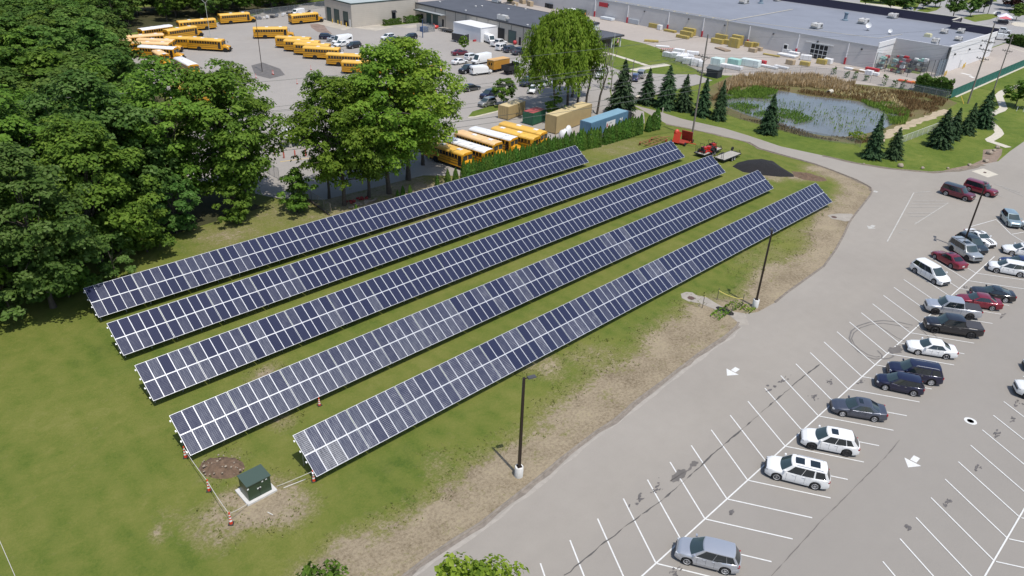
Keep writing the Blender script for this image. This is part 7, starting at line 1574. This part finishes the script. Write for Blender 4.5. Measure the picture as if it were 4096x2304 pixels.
# gate and fence at the yard entry by the tall trees
fence('yard_gate', 'grey metal gate at the pale yard entry under the trees', [g(1062+0, 690)[:2], (51.0, 103.9)], 2.0, CHAIN, 1.4, GALV); fence('yard_fence', 'dark post and wire fence from the gate down to the solar field', [(50.5, 99.1), (50.3, 93.0), (50.1, 87.4)], 1.6, CHAIN, 2.2, WOODP)
tag(MB().path([(50.4, 96.0, .25), (50.0, 91.5, .18), (49.6, 87.0, .12)], .14, 7).build('fallen_log', BARK), 'dark timber lying along the fence end', 'log')
# propane tank and red bollards, red heap, small bits
t = thing('propane_tank', 'white cylindrical tank on legs behind the tall trees', 'tank', (62.0, 117.2, Z2), R(-17)); prof = [(.05, -3.1), (.75, -2.95), (1.12, -2.5), (1.25, -1.9), (1.25, 1.9), (1.12, 2.5), (.75, 2.95), (.05, 3.1)]
MB().lathe(prof, (0, 0, 1.9), 24, axis='x').build('tank', [mat('tank_white', (.74, .74, .74), .4)], t, 50)
for x in (-1.6, 1.6): MB().box(x-.25, x+.25, -.9, .9, 0, 1.2).build('saddle', [mat('saddle_concrete', (.4, .39, .37), .9)], t)
for i, (x, y) in enumerate(((56.6, 112.6), (58.3, 111.9), (60.0, 111.3), (56.0, 114.8))): bollard(x, y, 'faded red bollard guarding the white tank', mat('faded_red', (.42, .10, .07), .6), 1.2, .12, 'red bollards at the white tank')
ribbon('tank_kerb', [(55.2, 111.4), (64, 108.8)], .15, -.15, Z4, mat('faded_yellow_kerb', (.52, .40, .2), .8))
rr = MB(); rnd = random.Random(2)
for i in range(16): rr.blob((rnd.gauss(0, .8), rnd.gauss(0, .3), rnd.uniform(.05, .3)), (.28, .22, .16), i, 5)
p = ga(1000, 560, 985, 575); tag(rr.build('red_rubble', mat('red_rubble', (.24, .03, .025), .8, var=.3, scale=4.), loc=(p.x, p.y, 0)), 'small heap of dark red rubble under the tall trees', 'rubble')
rr = MB()
for i in range(20): rr.blob((rnd.gauss(0, 1.2), rnd.gauss(0, .3), rnd.uniform(.0, .14)), (.26, .2, .12), i, 5)
p = ga(1000, 560, 1080, 590); tag(rr.build('rock_border', STONE, loc=(p.x, p.y, 0)), 'line of pale stones beside the red rubble', 'stones')
# --- shipping containers behind the hedge
def container(x, y, az, L, H, Wd, m, roofm, label, ribs=True, name='shipping_container'):
    t = thing(name, label, 'container', (x, y, Z2), R(az), 'containers behind the hedge'); MB().box(-L/2, L/2, -Wd/2, Wd/2, .15, H).build('shell', [m], t); MB().box(-L/2+.02, L/2-.02, -Wd/2+.02, Wd/2-.02, H, H+.05).build('roof', [roofm], t)
    f = MB()
    for xx in (-L/2, L/2):
        for yy in (-Wd/2, Wd/2): f.box(xx-.07, xx+.07, yy-.07, yy+.07, .0, H+.02)
    f.build('corner_posts', [m], t)
    if ribs:
        r = MB(); n = int(L/.55)
        for i in range(n): xx = -L/2+.3+i*(L-.5)/n; r.box(xx, xx+.2, -Wd/2-.035, -Wd/2, .3, H-.15); r.box(xx, xx+.2, Wd/2, Wd/2+.035, .3, H-.15)
        for i in range(4): yy = -Wd/2+.2+i*(Wd-.4)/4; r.box(-L/2-.035, -L/2, yy, yy+.2, .3, H-.15)
        r.build('ribs', [m], t)
    return t
TANC = mat('container_tan', (.42, .31, .145), .6, var=.08, scale=.8); TANR = mat('container_tan_roof', (.56, .45, .25), .6, var=.08, scale=.8); BLUC = mat('container_blue', (.10, .20, .29), .55, var=.1, scale=.8); BLUR = mat('container_blue_roof', (.19, .33, .42), .55, var=.08, scale=.6); GRNC = mat('container_green', (.03, .12, .065), .55, var=.1, scale=.8); REDR = mat('container_red_roof', (.34, .07, .07), .6)
container(105.4, 107.6, 12, 6.1, 2.7, 2.4, TANC, TANR, 'short tan container farthest left, behind the buses'); container(105.9, 101.6, 8, 4.2, 2.5, 2.4, GRNC, REDR, 'green container with a red roof between the tan ones')
container(109.6, 95.6, 9, 12.6, 3.5, 2.5, TANC, TANR, 'long tan container behind the arborvitae', False)
bc = container(113.4, 89.6, 5, 12.6, 2.9, 2.5, BLUC, BLUR, 'long blue container with large letters on its flank')
def lettering(txt, x, z, size, m, parent, y):
    cu = bpy.data.curves.new('lettering', 'FONT'); cu.body = txt; cu.size = size; cu.extrude = .01; cu.align_x = 'CENTER'
    o = bpy.data.objects.new('tmp', cu); COL.objects.link(o); dg_ = bpy.context.evaluated_depsgraph_get(); me = bpy.data.meshes.new_from_object(o.evaluated_get(dg_)); bpy.data.objects.remove(o)
    me.materials.clear(); me.materials.append(m); q = link('lettering', me, parent, (x, y, z)); q.rotation_euler = (R(90), 0, 0); return q
MB().box(-1.2, 1.9, -1.33, -1.29, .75, 2.1).build('white_panel', [WTRIM], bc)
lettering('A', -.85, .95, 1.25, GC[2], bc, -1.345); lettering('C', .2, .95, 1.25, GC[1], bc, -1.345); lettering('M', 4.0, 1.0, 1.5, WTRIM, bc, -1.30)
mural = MB(); mural.prism([(-1.6, -.9), (-.6, -1.), (-.2, -.3), (.6, -.6), (1.0, .2), (.7, 1.1), (-.1, 1.2), (-.5, .7), (-1.3, .6)], 0, .02)
o = MB(); o.blob((0, 0, 1.2), (1.0, .65, 1.1), 4, 8, 0, .18); o.blob((1.5, .2, 1.5), (.85, .6, 1.2), 5, 8, 0, .2); tag(o.build('white_tarp', WHW, None, 60, (g(2252, 566).x, g(2252, 566).y, 0)), 'white tarpaulin covered pile before the long tan container', 'tarpaulin')
for i, (x, y) in enumerate(((121.6, 91.9), (122.6, 91.4))): container(x, y, 80, 1.8, 1.9, 1.1, mat('dark_bin', (.03, .035, .035), .6), mat('bin_lid', (.05, .05, .055), .6), ('dark waste bin left of the tallest spruce', 'dark waste bin touching the tallest spruce')[i], False, 'waste_bin')
fence('drive_gate', 'pale mesh gate at the end of the hedge by the drive', [(122.9, 84.0), (126.3, 86.6)], 1.9, WSC, 1.6, GALV); p = (120.6, 86.6)
car('sedan', 120.8, 87.2, 30, 'grey car behind the last arborvitae clump', P_LIGHT, group=None, detail=False)
# marquee, bins and small bus yard things
t = thing('storage_tent', 'large white storage tent with straight walls beside the workshop', 'tent', (151.6, 169.0, Z2)); TW = mat('tent_white', (.74, .74, .75), .7); TWR = mat('tent_roof_white', (.66, .66, .66), .7)
MB().box(0, 7.2, 0, 12.4, 0, 4.0).build('wall', [TW], t); MB().prism([(-.1, -.1), (7.3, -.1), (7.3, 12.5), (-.1, 12.5)], 4.0, 4.12).build('roof', [TWR], t)
f = MB()
for x in (0, 7.2):
    for y in (0, 12.4): f.box(x-.08, x+.08, y-.08, y+.08, 0, 4.1)
f.build('tent_frame', [WTRIM], t)
p = g(1895, 160); cone(p.x, p.y, 'orange cone before the white storage tent', 1., None); p = g(1905, 165); tag(MB().box(-1.2, 1.2, -.2, .2, 0, .5).build('red_barrier_board', GC[2], loc=(p.x, p.y, Z2)), 'low red board beside the cone at the tent', 'barrier')
t = thing('caged_bin', 'grey wire enclosure around a blue bin by the workshop', 'bin enclosure', (148.8, 191.6, Z2)); MB().box(-1.6, .2, -1.0, 1.0, 0, 1.5).build('bin', [mat('bin_blue', (.06, .11, .24), .6)], t); f = MB()
for x in (-2.2, 0, 2.2):
    for y in (-1.6, 1.6): f.tube((x, y, 0), (x, y, 2.2), .06, n=6)
f.build('posts', [GALV], t); f = MB(); f.box(-2.2, 2.2, -1.62, -1.6, .1, 2.1); f.box(-2.2, 2.2, 1.6, 1.62, .1, 2.1); f.box(2.2, 2.22, -1.6, 1.6, .1, 2.1); f.build('wire_panels', [CHAIN], t)
p = (154.6, 193.6); o = MB(); o.blob((0, 0, .55), (.8, .5, .5), 3, 7, 0, .2); o.tube((.3, 0, .6), (-.9, .4, 1.5), .08); tag(o.build('red_machine', MRED, None, 50, (p[0], p[1], Z2)), 'small red machine before the workshop canopy', 'machine')
p = g(2064, 178); o = MB(); o.blob((0, 0, .6), (.6, .5, .6), 8, 7, 0, .2); tag(o.build('red_bin', GC[2], None, 50, (p.x-.5, p.y, Z2)), 'small red bin at the workshop side door', 'bin')
flatbed('flat_trailer', 154.2, 187.6, 95, 'dark flat trailer standing behind the white tent', 5.4, 2., mat('dark_deck', (.04, .04, .042), .8), False, False)
o = MB(); o.box(-.9, .9, -.6, .6, 0, 1.5); o.box(-.5, .5, -.4, .4, 1.5, 2.4); tag(o.build('timber_rack', mat('pale_timber', (.5, .42, .28), .8), loc=(157.2, 153.0, Z2)), 'pale timber rack against the workshop wall', 'rack')
# junk along the wood fence
rj = random.Random(6)
for i in range(9):
    x = 116+i*2.4; y = 236.5+rj.uniform(-.6, .8)+i*.35; o = MB(); 
    for _ in range(4): o.cbox((rj.uniform(-.8, .8), rj.uniform(-.5, .5), rj.uniform(.2, .9)), (rj.uniform(.3, 1.1), rj.uniform(.3, .8), rj.uniform(.2, .8)), rj.uniform(0, 3))
    tag(o.build('scrap_heap', [GC[1], GC[0], GC[4]][i % 3], loc=(x, y, Z2)), 'scrap heap lying along the wood fence', 'scrap', 'scrap along the wood fence')
van(130.8, 238.2, 200, 'white van nosing out by the wood fence behind the depot bus', 5.2, 2.0, False)
# shed by the store fence
t = thing('dark_shed', 'small dark shed with a pitched roof by the store fence', 'shed', (172.6, 102.2, 0), R(95)); MB().box(-1.6, 1.6, -1.3, 1.3, 0, 2.2).build('wall', [mat('shed_dark', (.035, .038, .045), .7)], t); MB().loft([[(-1.8, y, z) for y, z in ((-1.5, 2.15), (0, 2.8), (1.5, 2.15), (1.5, 2.05), (-1.5, 2.05))], [(1.8, y, z) for y, z in ((-1.5, 2.15), (0, 2.8), (1.5, 2.15), (1.5, 2.05), (-1.5, 2.05))]], closed=True).build('roof', [mat('shed_roof', (.10, .115, .12), .8)], t)
# signs on the lawns
t = thing('lawn_sign', 'small pale sign board in front of the first spruce of the line', 'sign', (140.4, 99.8, 0)); MB().box(-.06, .06, -.65, .65, .4, 1.5).build('sign_board', [mat('pale_sign', (.55, .6, .6), .6)], t); f = MB(); f.tube((0, -.55, 0), (0, -.55, .5), .04); f.tube((0, .55, 0), (0, .55, .5), .04); f.build('sign_post', [GALV], t)
p = g(2550, 392); tag(MB().blob((0, 0, .25), (.7, .4, .35), 3, 7, 0, .15).build('white_boulder', WALK, None, 50, (p.x, p.y, 0)), 'pale boulder left of the small sign', 'boulder')
p = g(2650, 450); tag(MB().lathe([(.12, 0), (.12, .9), (.14, .95), (.02, 1.05)], n=10).build('marker_post', WALK, loc=(p.x, p.y, 0)), 'pale marker post at the drive edge below the spruces', 'post')
for i, (a_, b_, h) in enumerate(((2500, 1040, 1.1), (2560, 1050, 1.3))): p = ga(2996, 0, a_, b_); tag(MB().tube((p.x, p.y, 0), (p.x, p.y, h), .05, n=6).build('path_stake', WTRIM), ('white stake on the grass right of the winding path', 'white stake at the right edge beyond the winding path')[i], 'stake')
p = ga(2996, 0, 1985, 960); tag(MB().tube((p.x-.8, p.y-.8, 0), (p.x+.8, p.y+.8, 1.5), .06, n=6).build('guy_guard', YELP), 'yellow guy wire guard leaning by the three armed pole', 'guy guard')
# --- far right: street, trucks, tent, pylon sign
def fcar(kind, px, py, az, lb, pnt, cat='car'): p = g(px, py); return car(kind, p.x, p.y, az, lb, pnt, cat=cat, group='vehicles on the street beside the store', detail=False)
fcar('pickup', 4006, 132, -75, 'white pickup turning on the street behind the store corner', P_WHITE, 'pickup truck'); fcar('crossover', 4095, 165, 0, 'white car behind the dark roadside hedge', P_WHITE); fcar('sedan', 3990, 62, 20, 'grey car at the crossing by the tent', P_GREY); fcar('sedan', 3620, 40, 10, 'blue car behind the parapet trees', P_BLUE); fcar('crossover', 3640, 46, 10, 'white car behind the parapet trees', P_WHITE)
t = thing('white_truck', 'white utility truck with racks at the end of the white wall', 'truck', (g(3985, 152).x-3, g(3985, 152).y-1.5, Z2), R(-70)); MB().box(-2.8, 1.2, -1.05, 1.05, .8, 2.1).build('truck_body', [CARGO], t); MB().box(1.3, 3.0, -1.0, 1.0, .6, 2.0).build('cab', [CARGO], t); f = MB()
for x in (-2.5, 0.8):
    for y in (-1, 1): f.tube((x, y, 2.1), (x, y, 3.), .05)
f.tube((-2.5, -1, 3), (3, -1, 3), .05); f.tube((-2.5, 1, 3), (3, 1, 3), .05); f.build('ladder_rack', [TRIMD], t)
for wx in (2.1, -1.7):
    for sg in (1, -1): add_wheel(t, wx, sg*.95, .42, .28, 1)
p = g(4012, 92); t = thing('canopy_tent', 'open sided tent with a white pointed canopy and purple shade', 'tent', (p.x, p.y, Z2), R(20)); c = MB(); c.add([(-2.6, -2.6, 2.3), (2.6, -2.6, 2.3), (2.6, 2.6, 2.3), (-2.6, 2.6, 2.3), (0, 0, 3.7)], [(0, 1, 4), (1, 2, 4), (2, 3, 4), (3, 0, 4), (3, 2, 1, 0)]); c.build('canopy', [mat('tent_lilac_white', (.62, .60, .70), .7)], t); f = MB()
for x in (-2.5, 2.5):
    for y in (-2.5, 2.5): f.tube((x, y, 0), (x, y, 2.4), .05)
f.build('tent_legs', [TRIMD], t); MB().box(-2.2, 2.2, -1.6, 1.8, 0, .9).build('sale_table', [GC[4]], t); c = MB(); c.add([(-6., -1.8, 2.2), (-2.8, -1.8, 2.2), (-2.8, 2.2, 2.2), (-6., 2.2, 2.2), (-4.4, .2, 3.1)], [(0, 1, 4), (1, 2, 4), (2, 3, 4), (3, 0, 4)]); c.build('red_canopy', [mat('tent_red', (.5, .12, .14), .7)], t)
p = g(3941, 54); t = thing('pylon_sign', 'tall two sided pylon sign on a grass island', 'sign', (p.x, p.y, 0), R(70))
MB().box(-1.4, 1.4, -.25, .25, 3.6, 9.).build('sign_box', [TRIMD], t); MB().box(-1.3, 1.3, -.30, -.25, 3.9, 8.7).build('sign_face', [mat('sign_face_pink', (.5, .36, .32), .6)], t)
for x in (-1.1, 1.1): MB().tube((x, 0, 0), (x, 0, 3.7), .14).build('sign_leg', [TRIMD], t)
def pp(pix, name, m, z=Z3): return sheet(name, [g(*q) for q in pix], z, m)
pp(((3850, 72), (3890, 60), (3950, 55), (4010, 60), (3960, 78), (3900, 88)), 'street_island', GRASS); pp(((3660, 45), (3700, 30), (3768, 26), (3745, 42), (3690, 54)), 'street_island', GRASS); pp(((3440, 40), (3440, -20), (3700, -20), (3660, 45), (3600, 58), (3500, 48)), 'street_island', GRASS, Z3+.002); pp(((3560, 22), (3610, 30), (3600, 36), (3440, 20), (3440, 10)), 'far_walk', WALK, Z4)
pp(((4030, 40), (4130, 35), (4130, 60), (4080, 62), (4040, 52)), 'street_island', GRASS); pp(((3860, 12), (3990, 6), (3980, -6), (3860, 0)), 'street_island', GRASS); pp(((4110, 92), (4060, 88), (4040, 95), (4060, 104), (4110, 110)), 'far_walk', WALK, Z3)
for i, (a_, b_) in enumerate((((4000, 50), (4016, 52)), ((4020, 54), (4034, 57)), ((4055, 40), (4070, 44)), ((3975, 55), (3990, 46)))): bay_line(g(*a_), g(*b_), WHITE_LINE, 1.2, Z4)
ribbon('street_kerb', [g(*p) for p in ((4040, 190), (4110, 212))], .35, -.35, Z4, WALK)
for i, (px, py) in enumerate(((3757, 30), (3782, 28))): p = g(px, py); tag(MB().tube((p.x, p.y, 0), (p.x+.5, p.y, 8.), .14, .1, 6).build('street_pole', WOODP), ('left bare pole behind the store roof trees', 'right bare pole behind the store roof trees')[i], 'pole')
# top left: pale long building and field edge
p = g(510, 4); t = thing('far_building', 'long white roofed building at the top edge beyond the wood', 'building', (p.x+3, p.y+6, 0), R(20)); MB().box(-14, 14, -6, 6, 0, 3.2).build('wall', [BEIGE], t); MB().loft([[(-14.5, y, z) for y, z in ((-6.5, 3.1), (0, 4.6), (6.5, 3.1))], [(14.5, y, z) for y, z in ((-6.5, 3.1), (0, 4.6), (6.5, 3.1))]]).build('roof', [WTRIM], t)
for i, (px, py) in enumerate(((1120, 40), (1240, 280), (1085, 300), (1010, 315), (1265, 362), (1165, 340))):
    p = g(px, py) if py > 100 else g(1090, 297); cone(p.x+i*.3, p.y, 'orange cone standing in the bus yard by the oily patch', .95, 'orange cones in the bus yard')
sheet('oily_patch', [g(*p) for p in ((1005, 262), (1050, 250), (1120, 275), (1140, 300), (1080, 315), (1020, 300))], Z2+.006, WETST); sheet('rust_patch', [g(*p) for p in ((1240, 98), (1290, 93), (1310, 120), (1330, 136), (1270, 128), (1245, 110))], Z2+.006, mat('rust_stain', (.22, .16, .13), .9, var=.3, scale=.5))
